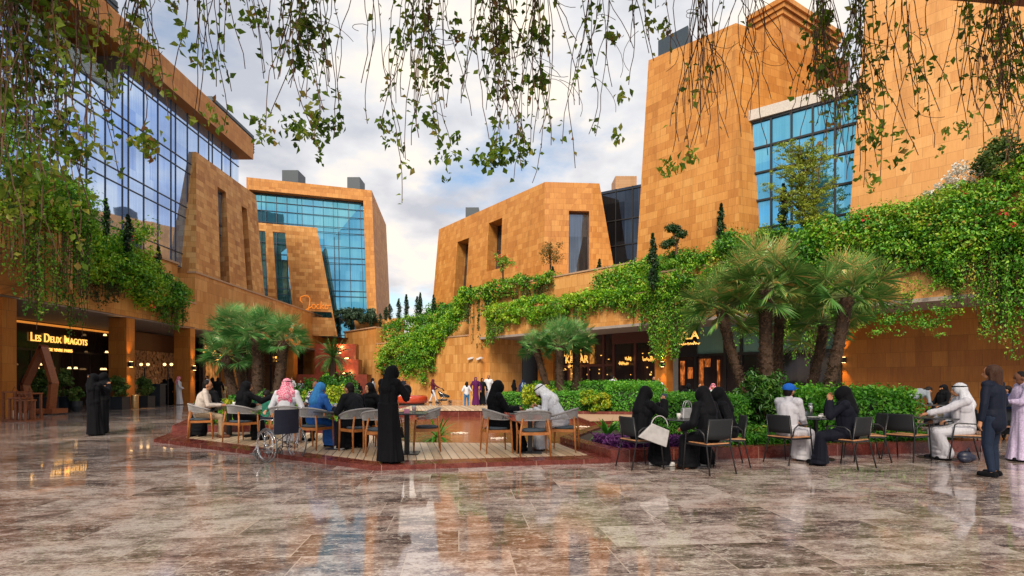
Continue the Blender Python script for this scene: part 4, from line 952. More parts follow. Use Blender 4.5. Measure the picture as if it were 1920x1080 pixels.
def hedge(name, label, poly, z0, z1, size, mat, dens=700, jit=.05, cat='hedge', group=None, roundy=.0, asp=.6):
    """clipped hedge: dense leaf skin over a polygon footprint"""
    cx = sum(p[0] for p in poly) / len(poly); cy = sum(p[1] for p in poly) / len(poly); th = thing(name, label, cat, (cx, cy, z0), 0, group)
    inner = MB(); inner.prism([(cx + (x - cx) * .88, cy + (y - cy) * .88) for x, y in poly], z0, z1 - .08 - roundy * .3); inner.build('dark_core', M['hcore'], th)  # added solid dark block stands for the shaded inside of the hedge
    Ps, Ns = [], []
    for i in range(len(poly)):
        a, b = np.array(poly[i]), np.array(poly[(i + 1) % len(poly)]); L_ = np.linalg.norm(b - a); n = int(L_ * (z1 - z0) * dens); u, v = rng.random(n), rng.random(n)
        nn = np.array([(b - a)[1], -(b - a)[0]]) / L_; xy = a + (b - a) * u[:, None]; z = z0 + (z1 - z0) * v
        pull = roundy * np.maximum(0, (v - .55)) ** 2 * 2.5
        xy = xy - nn * pull[:, None]; Ps.append(np.column_stack([xy, z])); Ns.append(np.tile([nn[0], nn[1], .4], (n, 1)))
    A = np.array(poly); mn, mx_ = A.min(0), A.max(0); n = int((mx_ - mn).prod() * dens * 1.2); q = mn + (mx_ - mn) * rng.random((n, 2))
    ins = np.ones(n, bool)
    for i in range(len(poly)):
        a, b = A[i], A[(i + 1) % len(poly)]; ins &= ((b - a)[0] * (q - a)[:, 1] - (b - a)[1] * (q - a)[:, 0]) > 0
    q = q[ins]; Ps.append(np.column_stack([q, np.full(len(q), z1 - .01)])); Ns.append(np.tile([0, 0, 1.0], (len(q), 1)))
    p = np.concatenate(Ps); nn = np.concatenate(Ns); p = p + rng.normal(0, jit, p.shape) + nn * (.06 * vnoise(p, 4, 2))[:, None] * (1 + roundy * 2)
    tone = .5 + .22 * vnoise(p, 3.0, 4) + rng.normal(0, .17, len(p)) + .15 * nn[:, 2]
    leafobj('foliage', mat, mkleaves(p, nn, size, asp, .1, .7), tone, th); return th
M['hcore'] = simple('hedge_core_dark', (.02, .035, .012), .9)
def bush(name, label, c, r, size, mat, n=60, per=40, cat='shrub', group=None, squash=.8, seed=0, asp=.55, stem=True, shell=.6):
    random.seed(seed + 50); th = thing(name, label, cat, (c[0], c[1], c[2] - r[2]), 0, group); cs = []
    for i in range(n):
        d = Vector((random.gauss(0, 1), random.gauss(0, 1), random.gauss(0, 1))).normalized() * random.uniform(.45, .92); cs.append((c[0] + d.x * r[0], c[1] + d.y * r[1], c[2] + d.z * r[2]))
    V, t_ = clumps(cs, min(r) * .34, per, size, (1, 1, squash), asp, .2, seed, shell); leafobj('foliage', mat, V, t_, th)
    if stem:
        mb = MB()
        for i in range(5): a = cs[i]; mb.tube([(c[0] + random.uniform(-.04, .04), c[1], c[2] - r[2]), ((c[0] + a[0]) / 2, (c[1] + a[1]) / 2, c[2] - r[2] * .3), a], [.03 * r[2] + .005, .02 * r[2], .005], 5)
        mb.build('stem', M['twig'], th)
    return th

# ---- beds: granite curbs and soil (structure pieces are the paving, planters are things)
M['soil'] = simple('planter_soil', (.035, .022, .014), .95, var=.4, scale=30)
def planter(name, label, poly, h, wall=.28, z0=0, mat='red'):
    cx = sum(p[0] for p in poly) / len(poly); cy = sum(p[1] for p in poly) / len(poly); th = thing(name, label, 'planter', (cx, cy, z0)); n = len(poly)
    ins = []
    for i in range(n):
        a, b, c = Vector((*poly[i - 1], 0)), Vector((*poly[i], 0)), Vector((*poly[(i + 1) % n], 0)); d1, d2 = (b - a).normalized(), (c - b).normalized()
        n1, n2 = Vector((-d1.y, d1.x, 0)), Vector((-d2.y, d2.x, 0)); m_ = (n1 + n2).normalized(); ins.append(b + m_ * wall / max(.35, m_.dot(n1)))
    mb = MB(); o_ = [Vector((*p, 0)) for p in poly]
    for i in range(n):
        j = (i + 1) % n; a, b, c, d = o_[i], o_[j], ins[j], ins[i]; Z = Vector((0, 0, z0)); H = Vector((0, 0, z0 + h))
        mb.quad(a + Z, b + Z, b + H, a + H); mb.quad(a + H, b + H, c + H, d + H); mb.quad(c + H, c + Z, d + Z, d + H)
    mb.build('granite_curb', M[mat], th); mb = MB(); mb.add([(p.x, p.y, z0 + h - .05) for p in ins], [tuple(range(n))]); mb.build('soil', M['soil'], th); return th
rb = [G(1146, 867.6), G(1622, 853), G(1846, 846), None]
RBP = [(rb[0].x, rb[0].y), (rb[2].x, rb[2].y), (rb[2].x + .5, 14.8), (5.2, 16.5), (2.2, 14.4), (G(1050, 819, .21).x, G(1050, 819, .21).y)]
planter('planter', 'red granite planter bed at the right holding the tall fan palms and hedges', RBP, .21)
MBP = [(-.5, 20.6), (5.0, 19.2), (9.2, 19.8), (9.0, 24.5), (3.8, 27), (-.9, 24.4)]
planter('planter', 'red edged planter bed in the middle distance with the three leaning palms', MBP, .30)
LBP = [(-8.9, 13.95), (-6.0, 14.1), (-3.5, 13.4), (-4.5, 20.5), (-9.8, 23.5), (-11.6, 20.0)]
planter('planter', 'red granite planter bed behind the café tables on the left deck', LBP, .24)
# hedges
hedge('hedge', 'clipped bright hedge directly behind the two women with handbags', [(2.75, 10.5), (4.75, 10.75), (5.0, 12.3), (3.1, 12.6)], .2, 1.06, .05, M['hedge'], 2300, .035)
hedge('hedge', 'broad loose hedge at the right behind the empty black chairs', [(6.35, 11.0), (8.75, 11.5), (9.1, 13.2), (6.6, 13.3)], .2, 1.14, .085, M['hedge'], 900, .07, roundy=.5)
hedge('hedge', 'low clipped hedge at the left end of the middle bed', [(-.45, 20.9), (.9, 20.7), (1.0, 22.5), (-.4, 22.5)], .28, .92, .07, M['hedge'], 900, .035)
hedge('hedge', 'low dark hedge in the middle bed behind the man in the white headscarf', [(1.6, 20.3), (3.2, 20.0), (3.3, 21.2), (1.7, 21.3)], .28, .95, .07, M['hedge'], 900, .04)
hedge('hedge', 'rounded taller hedge at the right of the middle bed', [(3.6, 20.0), (5.7, 19.8), (6.0, 22), (3.9, 22.2)], .28, 1.22, .08, M['hedge'], 800, .06, roundy=.5)
hedge('hedge', 'long clipped hedge behind the middle palms', [(1.0, 24.2), (6.5, 23.3), (6.6, 24.3), (1.2, 25.2)], .28, 1.35, .09, M['hedge'], 500, .05)
bush('yellow_shrub', 'yellow tinged shrub between the low hedges of the middle bed', (1.0, 20.9, .85), (.75, .5, .60), .10, M['croton'], 50, 46, seed=1)
bush('yellow_shrub', 'spiky yellow striped shrub in front of the rounded hedge of the middle bed', (3.1, 19.8, .72), (.6, .4, .5), .14, M['croton'], 34, 40, seed=2, asp=.3)
bush('yellow_shrub', 'bright yellow green croton bush behind the woman in the blue headscarf', (-5.35, 15.7, .72), (1.15, .5, .55), .085, M['croton'], 110, 50, seed=3)
bush('yellow_shrub', 'tall thin yellow shrub at the corner of the clipped hedge', (2.55, 10.4, .62), (.16, .16, .45), .06, M['croton'], 22, 40, seed=4)
bush('leafy_shrub', 'dark glossy shrub between the palm trunks of the right bed', (6.0, 12.8, .95), (.65, .6, .8), .14, M['cycad'], 60, 50, seed=5, asp=.35)
bush('leafy_shrub', 'green shrub at the foot of the leaning palm left in the right bed', (5.2, 13.6, .7), (.5, .5, .5), .12, M['hedge'], 40, 40, seed=6)
bush('leafy_shrub', 'low shrub below the palms of the left café bed', (-8.2, 17.4, .6), (1.4, .7, .45), .11, M['hedge'], 60, 46, seed=7)
bush('leafy_shrub', 'mixed variegated shrub behind the niqab woman at the left table', (-8.9, 16.3, .5), (.9, .4, .38), .12, M['croton'], 44, 40, seed=8, asp=.3)
bush('leafy_shrub', 'round green shrub between the left palm trunks and the stepped fountain', (-7.2, 20.8, 1.0), (1.2, .8, .8), .12, M['hedge'], 60, 40, seed=9)
def cover(label, poly, z, n, size, mat, name='groundcover', asp=.35, hgt=.16, rnd=.7):
    A = np.array(poly); mn, mx_ = A.min(0), A.max(0); q = mn + (mx_ - mn) * rng.random((n * 2, 2)); ins = np.ones(len(q), bool)
    for i in range(len(poly)):
        a, b = A[i], A[(i + 1) % len(poly)]; ins &= ((b - a)[0] * (q - a)[:, 1] - (b - a)[1] * (q - a)[:, 0]) > 0
    q = q[ins][:n]; p = np.column_stack([q, z + hgt * rng.random(len(q)) * (1 + .4 * vnoise(np.column_stack([q, q[:, 0] * 0]), 4, 1))])
    V = mkleaves(p, np.tile([0, -.3, 1.0], (len(p), 1)), size, asp, -.6, rnd); tone = .45 + .2 * vnoise(p, 5, 9) + rng.normal(0, .18, len(p))
    return tag(leafobj(name, mat, V, tone), label, 'ground cover', None, 'stuff')
a, b = Vector((RBP[0][0], RBP[0][1])), Vector((RBP[1][0], RBP[1][1]))
dv_ = (b - a).normalized(); nv_ = Vector((-dv_.y, dv_.x))
def RBQ(s, o): p = a + dv_ * s + nv_ * o; return (p.x, p.y)
cover('purple leaved ground cover at the front corner of the right planter', [RBQ(.35, .3), RBQ(2.3, .28), RBQ(2.2, 1.1), RBQ(.2, 1.6)], .18, 5200, .085, M['purple'], hgt=.17)
cover('yellow green grassy strip along the front of the right planter', [RBQ(1.9, .3), RBQ(7.4, .28), RBQ(7.4, .95), RBQ(1.9, 1.15)], .18, 9000, .15, M['hedge'], asp=.16, hgt=.16)
cover('low ground cover under the palms of the right planter', [(2.6, 11.8), (8.9, 12.4), (9.2, 14.4), (5.2, 15.8), (2.6, 13.9)], .18, 7000, .14, M['vine'], hgt=.22)
cover('low ground cover under the palms of the middle bed', [(-.3, 20.9), (8.7, 20.0), (8.7, 24), (3.7, 26.4), (-.5, 24.2)], .26, 9000, .16, M['vine'], hgt=.22)
cover('low leafy ground cover in the left café bed', [(-8.6, 14.3), (-6, 14.4), (-3.8, 13.9), (-4.8, 20.2), (-9.7, 23), (-11.2, 20)], .2, 12000, .16, M['vine'], hgt=.25)
arching('cycad', 'spiky green cycad rising from the purple plants in the right planter', (1.95, 10.9, .25), 26, .42, M['hedge'], .10, (.5, 1.4), seed=1, leaflet=False)
arching('cycad', 'feathery cycad spreading below the left café palms', (-8.0, 16.4, .5), 26, .95, M['cycad'], .14, (.1, 1.2), seed=2)
arching('cycad', 'tall trunked cycad with a round crown before the red stepped fountain', (-7.9, 23.5, 1.35), 60, .95, M['cycad'], .16, (-.2, 1.4), seed=3, trunk=1.1)
arching('cycad', 'broad low cycad right in front of the red stepped fountain', (-7.0, 21.5, .75), 44, 1.25, M['cycad'], .16, (-.05, 1.2), seed=4)
arching('cycad', 'dark cycad behind the small leaning palm of the middle bed', (2.4, 22.0, .6), 30, 1.1, M['cycad'], .16, (.1, 1.2), seed=5)
arching('strap_plant', 'green strap leaved plant at the edge of the water behind the empty grey chair', (-1.7, 12.2, .08), 46, .62, M['hedge'], .055, (.3, 1.35), leaflet=False, seed=6)
arching('strap_plant', 'green strap leaved plant behind the table of the standing woman', (-2.75, 12.3, .08), 36, .5, M['hedge'], .05, (.3, 1.3), leaflet=False, seed=7)
arching('strap_plant', 'golden green strap leaved plant left in the right planter behind the phone woman', (7.75, 10.95, .2), 50, .42, M['croton'], .035, (.4, 1.4), leaflet=False, seed=8)
tb = bush('mixed_shrub', 'dense dark mixed shrub stacked under the tall trunked cycad', (-7.9, 24.0, 1.05), (1.0, .7, .95), .15, M['cycad'], 70, 44, seed=11, asp=.4)

# ---- cypresses, topiary, rooftop trees
def cypress(label, p, h, r, group='small cypresses and cacti on the terraces'):
    th = thing('cypress', label, 'cypress tree', tuple(p), 0, group); cs = []; rad = []
    n = max(12, int(h * 14))
    for i in range(n):
        t = (i + .5) / n; rr = r * (math.sin(math.pi * min(1, t * .9 + .12)) ** .7); a = random.uniform(0, 6.28); cs.append((p[0] + math.cos(a) * rr * .4, p[1] + math.sin(a) * rr * .4, p[2] + t * h)); rad.append(max(.04, rr * .8))
    V, t_ = clumps(cs, rad, 26, .12 + .02 * h, (1, 1, 1.3), .4, -.7, 3); leafobj('foliage', M['cyp'], V, t_, th)
    mb = MB(); mb.tube([tuple(p), (p[0], p[1], p[2] + h * .9)], [r * .22, .01], 5); mb.build('trunk', M['twig'], th)
M['cyp'] = leafmat('cypress_leaf', [(.006, .022, .008), (.014, .05, .014), (.03, .09, .02)])
for lab, px, py0, py1, Y, r in [
    ('cypress before the mirrored glass nearest the loose vines', 240, 470, 402, 26, .22), ('thin cypress at the left building foot nearest the slanted block', 297, 500, 462, 29.5, .16), ('dark thin cypress at the top of the left ledge vine', 198, 440, 372, 24.8, .16),
    ('tall cypress against the foot of the tall tower, left of centre', 1224, 540, 438, 28.6, .26), ('slim cypress standing against the tall tower near its right corner', 1352, 470, 382, 28.5, .22), ('slim cypress in front of the blue window bay', 1469, 440, 345, 25.5, .22),
    ('small cypress on the terrace wall beside the low block', 1124, 545, 486, 37.5, .24), ('small cypress below the round bush of the low block', 1036, 545, 500, 39.5, .22),
    ('leftmost small cypress on the terrace above the fountain wall', 632, 620, 592, 55, .25), ('second small cypress above the fountain wall', 658, 618, 593, 55, .25), ('third small cypress above the fountain wall', 696, 615, 588, 54, .28),
    ('small cypress at the corner of the fountain wall', 713, 612, 588, 54, .25), ('cactus like cypress leftmost in the sky gap', 724, 600, 576, 52, .25), ('cypress second in the sky gap', 731, 598, 570, 52, .28), ('cypress third in the sky gap', 748, 598, 560, 52, .26), ('tallest pale tipped cypress in the sky gap', 762, 596, 552, 52, .25),
    ('bent cypress right of the tallest in the sky gap', 782, 594, 556, 52, .28), ('cypress in the sky gap right of the bent one', 788, 592, 549, 52, .22), ('dark cypress against the left edge of the low block', 813, 590, 553, 51, .24), ('dark cypress at the foot of the low block slot window', 835, 595, 572, 50, .26), ('short cypress at the foot of the low block beside the vine', 882, 590, 535, 47, .24)]:
    b0, t0_ = P(px, py0, Y), P(px, py1, Y); cypress(lab, b0, t0_.z - b0.z, r)
th = thing('topiary_tree', 'cloud pruned topiary with two round pads before the tall tower', 'topiary', tuple(P(1268, 480, 29.5)))
V1, t1_ = clumps([tuple(P(1261, 427, 29.5)), tuple(P(1256, 428, 29.5)), tuple(P(1267, 430, 29.5)), tuple(P(1274, 438, 29.5)), tuple(P(1279, 439, 29.5)), tuple(P(1254, 456, 29.5)), tuple(P(1262, 452, 29.5)), tuple(P(1247, 460, 29.5))], .30, 240, .12, (1, 1, .75), .5, 0, 3)
leafobj('foliage', M['cyp'], V1, t1_ + .35, th); mb = MB(); q0 = P(1268, 478, 29.5)
for px, py in ((1261, 432), (1275, 442), (1256, 458)): mb.tube([tuple(q0), tuple(P(1268, 462, 29.5)), tuple(P(px, py, 29.5))], [.07, .05, .03], 6)
mb.build('trunk', M['twig'], th)
def ball_tree(label, px, py, r, Y, mat, pyb, flower=False):
    c = P(px, py, Y); b = P(px, pyb, Y); th = thing('round_tree', label, 'small tree', tuple(b)); cs = [(c.x + random.gauss(0, r * .45), c.y + random.gauss(0, r * .45), c.z + random.gauss(0, r * .42)) for _ in range(26)]
    V, t_ = clumps(cs, r * .36, 34, .15, (1, 1, 1), .45, 0, 7, .4); leafobj('crown', mat, V, t_, th); mb = MB(); mb.tube([tuple(b), tuple(lerp(b, c, .5)), tuple(c)], [.07, .06, .04], 6)
    for i in range(8): mb.tube([tuple(lerp(b, c, .7)), cs[i]], [.03, .012], 4)
    mb.build('trunk', M['twig'], th)
    if flower: V, t_ = clumps(cs[:12], r * .5, 6, .12, (1, 1, 1), .9, 0, 2); leafobj('flower', M['flower'], V, t_, th)
M['rust'] = leafmat('rust_tinged_leaf', [(.06, .05, .012), (.16, .12, .02), (.30, .17, .03)])
ball_tree('round brownish tree on the terrace before the low block window', 1032, 474, 1.0, 40, M['rust'], 515)
ball_tree('small round red flowering bush tree at the corner of the low block', 943, 490, .72, 41.5, M['vine'], 525, True)
# fine-leaved tree before the blue bay
c = P(1512, 440, 25.2); th = thing('feathery_tree', 'feathery yellow green tree in front of the blue window bay', 'tree', tuple(c)); mb = MB(); cs = []
random.seed(5); mb.tube([tuple(c), tuple(P(1508, 395, 25.2)), tuple(P(1505, 340, 25.2))], [.09, .07, .04], 7)
for i in range(80):
    z = random.uniform(255, 420); wd = 78 * math.sin(math.pi * min(1, (z - 225) / 230)) ** .8; x = 1505 + random.uniform(-1, 1) * wd; e = P(x, z, 25.2 + random.uniform(-1.2, 1.2)); s0_ = P(1507, min(425, z + 35 + abs(x - 1505) * .2), 25.2)
    mb.tube([tuple(s0_), tuple(lerp(s0_, e, .5) + Vector((0, 0, .12))), tuple(e)], [.03, .018, .006], 4)
    for k in range(5): q_ = lerp(s0_, e, .35 + .16 * k); cs.append((q_.x + random.gauss(0, .10), q_.y + random.gauss(0, .15), q_.z + random.gauss(0, .06) + .05))
V, t_ = clumps(cs, .22, 34, .105, (1.3, 1, .35), .38, 0, 3, .2); leafobj('crown', M['acacia'], V, t_, th); mb.build('trunk', M['twig'], th)
# olive row by the cyan glass, white blossom, papyrus
for i, (px, w_) in enumerate(((648, 1.6), (676, 1.7), (690, 1.2))): c = P(px, 592, 54.5); bush('olive_bush', ['grey green bush row in front of the cyan glass, left clump', 'grey green bush row in front of the cyan glass, middle clump', 'grey green bush row in front of the cyan glass, right clump'][i], (c.x, c.y, c.z), (w_, .9, .85), .24, M['olive'], 34, 40, seed=30 + i)
c = P(1808, 334, 21.4); bush('blossom_bush', 'white blossoming bush above the right vine mass', (c.x, c.y, c.z), (.95, .7, .7), .12, M['white_flower'], 34, 22, seed=40)
c = P(1884, 300, 20.4); bush('dark_bush', 'dark bush at the top right edge above the vine mass', (c.x, c.y, c.z), (1.2, .8, .9), .14, M['vine_d'], 60, 46, seed=41)
c = P(1768, 362, 21.8); bush('pale_bush', 'pale flowering bush below the white blossom at the right', (c.x, c.y, c.z), (.8, .5, .45), .12, M['white_flower'], 16, 22, seed=42)
# ------------------------------------------------------------------ deck, water, steps
def deckmat():
    m, t, b, o = newmat('timber_decking'); g = geo(t); v = mapp(t, g.outputs['Position'], (1, 1, 1), (0, 0, R(-12)))
    sp = t.nodes.new('ShaderNodeSeparateXYZ'); t.links.new(v, sp.inputs[0])
    x = math_(t, 'MULTIPLY', sp.outputs[0], 1 / .145); fr = math_(t, 'FRACT', x); fl = math_(t, 'FLOOR', x)
    gap = math_(t, 'LESS_THAN', fr, .09); wn = t.nodes.new('ShaderNodeTexWhiteNoise'); wn.noise_dimensions = '1D'; t.links.new(fl, wn.inputs['W'])
    gr = noise_(t, mapp(t, v, (30, 1.5, 1)), 1, 5); f = math_(t, 'ADD', math_(t, 'MULTIPLY', wn.outputs['Value'], .5), math_(t, 'MULTIPLY', gr, .5))
    c = ramp(t, f, [(.2, (.40, .28, .18)), (.5, (.55, .41, .28)), (.8, (.66, .52, .38))]); c = mixc(t, gap, c, (.03, .02, .015))
    t.links.new(c, b.inputs['Base Color']); t.links.new(ramp(t, gr, [(.3, (.25,) * 3), (.7, (.5,) * 3)]), b.inputs['Roughness']); bump(t, b, math_(t, 'SUBTRACT', math_(t, 'MULTIPLY', gr, .2), gap), .4, .006); return m
M['deck'] = deckmat()
D0, D1, D2 = G(288, 829), G(702, 882.5), G(1146, 868)
DK = [(D0.x, D0.y), (D1.x, D1.y), (D2.x - .005, D2.y + .003), (RBP[-1][0] - .005, RBP[-1][1]), (-2.2, 11.55), (-3.5, 13.38), (-6.0, 14.08), (-8.88, 13.93)]
th = thing('seating_platform', 'low red granite edged deck with pale timber boards carrying the woven chairs', 'platform', (D1.x, D1.y, 0)); th['kind'] = 'structure'
mb = MB(); mb.prism(DK, 0, .075); mb.build('granite_edge', M['red'], th)
DI = [(D0.x + .62, D0.y + .22), (D1.x - .12, D1.y + .50), (D2.x - .35, D2.y + .42), (RBP[-1][0] - .06, RBP[-1][1] - .06), (-2.2, 11.45), (-3.6, 13.2), (-6.0, 13.9), (-8.35, 13.75)]
mb = MB(); mb.prism(DI, .04, .080); mb.build('boards', M['deck'], th)
ZD = .081
def watermat():
    m, t, b, o = newmat('pool_water'); g = geo(t); n = noise_(t, mapp(t, g.outputs['Position'], (1.5, 5, 1)), 1.2, 5, .6); n2_ = noise_(t, mapp(t, g.outputs['Position'], (6, 9, 1)), 1, 2)
    c = ramp(t, n, [(.3, (.12, .03, .012)), (.5, (.26, .07, .03)), (.7, (.36, .13, .06))]); t.links.new(c, b.inputs['Base Color'])
    b.inputs['Roughness'].default_value = .05; b.inputs['Specular IOR Level'].default_value = .55; bump(t, b, math_(t, 'ADD', n, math_(t, 'MULTIPLY', n2_, .4)), .35, .03); return m
M['water'] = watermat()
mb = MB(); mb.add([(x, y, .02) for x, y in [(-2.2, 11.4), (1.0, 11.4), (2.3, 14.3), (5.2, 16.4), (5.0, 19.3), (-.5, 20.7), (-.9, 21.0), (-3.9, 21.0), (-3.4, 13.2)]], [tuple(range(9))]); struct(mb.build('pool_water', M['water']))
th = thing('pool_step', 'pale timber topped step with a red granite riser along the far side of the water', 'step', (-2.5, 21, 0)); th['kind'] = 'structure'
mb = MB(); mb.prism([(-4.5, 20.95), (-.56, 20.9), (-.9, 24.5), (-4.6, 24.5)], 0, .26); mb.build('riser', M['red'], th); mb = MB(); mb.prism([(-4.52, 20.9), (-.54, 20.85), (-.88, 24.52), (-4.62, 24.52)], .262, .30); mb.build('boards', M['deck'], th)
th = thing('pool_step', 'pale stone step at the right end of the water before the yellow striped shrub', 'step', (3, 17.5, 0)); th['kind'] = 'structure'
mb = MB(); mb.prism([(2.4, 16.4), (5.2, 17.2), (5.0, 19.18), (2.2, 19.8)], 0, .17); mb.build('riser', M['red'], th); mb = MB(); mb.prism([(2.38, 16.36), (5.2, 17.16), (5.02, 19.2), (2.2, 19.82)], .172, .2); mb.build('slab', M['coping'], th)
# bubbling jets on the water
for i, (px, py) in enumerate(((862, 812), (1092, 800), (935, 822))):
    p = G(px, py, .03); mb = MB()
    for k in range(34): a = random.uniform(0, 6.28); r_ = random.uniform(0, .22); mb.ell((p.x + math.cos(a) * r_, p.y + math.sin(a) * r_, .03), (random.uniform(.02, .05), random.uniform(.02, .05), random.uniform(.008, .022)), 7, 5)
    tag(mb.build('water_bubbler', M['foam'] if 'foam' in M else M.setdefault('foam', simple('white_foam', (.75, .62, .5), .2)), None, True), ['foaming bubbler in the pool left of the woman in black on the deck', 'foaming bubbler in the pool by the right planter', 'small foaming bubbler close behind the seated woman in black'][i], 'fountain jet')

# stepped red fountain
th = thing('stepped_fountain', 'stepped red granite fountain blocks lit warm at the back of the plaza', 'fountain', (-16, 48.5, 0))
bl = []
for (a, b_, Y, py, dpt, z0) in ((556, 688, 48.0, 702, 1.6, 0), (628, 672, 48.3, 674, 1.2, 2.09), (590, 667, 49.7, 645, 1.0, 0)):
    x0, x1 = (a - 960) / F * Y, (b_ - 960) / F * Y; zt = HC + (HY - py) / F * Y; mb = MB(); mb.prism([(x0, Y), (x1, Y), (x1, Y + dpt), (x0, Y + dpt)], z0, zt); mb.build('granite_block', M['redm'] if 'redm' in M else M.setdefault('redm', simple('red_granite_matt', (.17, .032, .018), .35, var=.3, scale=4)), th)
for (px, py, Y) in ((636, 662, 49.6), (650, 672, 48.15), (646, 700, 47.9)):
    p = P(px, py, Y); mb = MB(); mb.box(p, (.3, .05, .06)); mb.build('lamp', M['lamp'], th)
def lamp(px, py, Y, e, rad=.15, col=(1, .55, .18), off=(0, 0, 0)):
    l = bpy.data.lights.new('lamp_light', 'POINT'); l.energy = e; l.color = col; l.shadow_soft_size = rad; o = bpy.data.objects.new('lamp_light', l); COL.objects.link(o); o.location = P(px, py, Y) + Vector(off); return o
lamp(636, 650, 49.4, 90); lamp(650, 668, 47.9, 35); lamp(650, 698, 47.7, 35)
th = thing('round_bench', 'glossy red rounded bench standing before the sandstone wall', 'bench', tuple(G(772, 758)))
p = G(772, 758); mb = MB(); mb.lathe([(.5, .05), (.93, .08), (1.0, .2), (1.0, .42), (.93, .54), (.5, .58), (.0, .58)], p, 28, 1.0, 1.0); mb.build('seat', simple('red_lacquer', (.45, .05, .015), .15, coat=.6), th, True)
mb = MB(); mb.lathe([(.8, 0), (.8, .1)], p, 24); mb.build('base', M['black'], th)
p = G(697, 757); mb = MB(); mb.lathe([(.3, 0), (.42, .08), (.42, .42), (.3, .5), (.0, .5)], p, 20); tag(mb.build('round_stool', bpy.data.materials['red_lacquer'], None, True), 'small red round stool just left of the standing woman in black', 'stool')

# wall sconces
def sconce(label, p, nrm, e=14, sz=.22):
    nrm = Vector(nrm).normalized(); th = thing('wall_sconce', label, 'wall lamp', tuple(p), 0, 'box sconces lighting the stone up and down')
    c = p + nrm * .12; rz = math.atan2(nrm.y, nrm.x); mb = MB(); mb.box(c, (.16, sz, .26), rz); mb.build('housing', M['black'], th)
    mb = MB(); mb.box(c + Vector((0, 0, .14)), (.1, sz * .6, .012), rz); mb.box(c - Vector((0, 0, .14)), (.1, sz * .6, .012), rz); mb.build('lens', M['lamp'], th)
    for s_ in (-1, 1):
        l = bpy.data.lights.new('sconce_light', 'SPOT'); l.energy = e * 9; l.color = (1, .50, .13); l.spot_size = R(64); l.spot_blend = .9; l.shadow_soft_size = .03
        o = bpy.data.objects.new('sconce_light', l); COL.objects.link(o); o.parent = th; o.location = nrm * .16 + Vector((0, 0, .17 * s_)); o.rotation_euler = (Vector((nrm.x * .0, nrm.y * .0, -s_)) - nrm * .10).to_track_quat('Z', 'Y').to_euler()
yc = yx(18, XP - .8); sconce('sconce on the leftmost stone column beside the lanterns', Vector((XP - .85, 20.19, HC + (HY - 671) / F * 20.19)), (0, -1, 0), 16)
sconce('sconce on the second left column above the golden bin', Vector((XP - .0, yx(253, XP) - .45, HC + (HY - 683) / F * 27.5)), (1, 0, 0), 12)
sconce('sconce on the third left column behind the seated couple', Vector((XP, yx(366, XP) - .28, HC + (HY - 690) / F * 33)), (1, 0, 0), 10)
s__ = RS(1241, .05); p = RL(s__ + .1, .045); p.z = HC + (HY - 683) / F * p.y; sconce('sconce on the stone column left of the orange lit doorway', p, -IN, 14)
A3, B3 = RL(0, OF - .06), RL(10, OF - .06); sconce('sconce on the dark orange wall right of the fan palms', W(1583, 675, A3, B3), -IN, 16)
for px, py, lab in ((888, 671, 'white security camera on the sandstone wall left of the dark entrance'), (905, 671, 'second white security camera beside the dark entrance corner')):
    A4, B4 = RL(0, 0), RL(10, 0); p = W(px, py, A4, B4) - IN * .15; th = thing('security_camera', lab, 'camera', tuple(p)); mb = MB(); mb.bar(p, p - D_ * .45 - Vector((0, 0, .1)), .16, .14); mb.build('camera_body', simple('white_plastic', (.7, .7, .72), .4) if 'wp' not in M else M['wp'], th); M['wp'] = bpy.data.materials['white_plastic']; mb = MB(); mb.bar(p, p + IN * .2, .05, .05); mb.build('bracket', M['wp'], th)

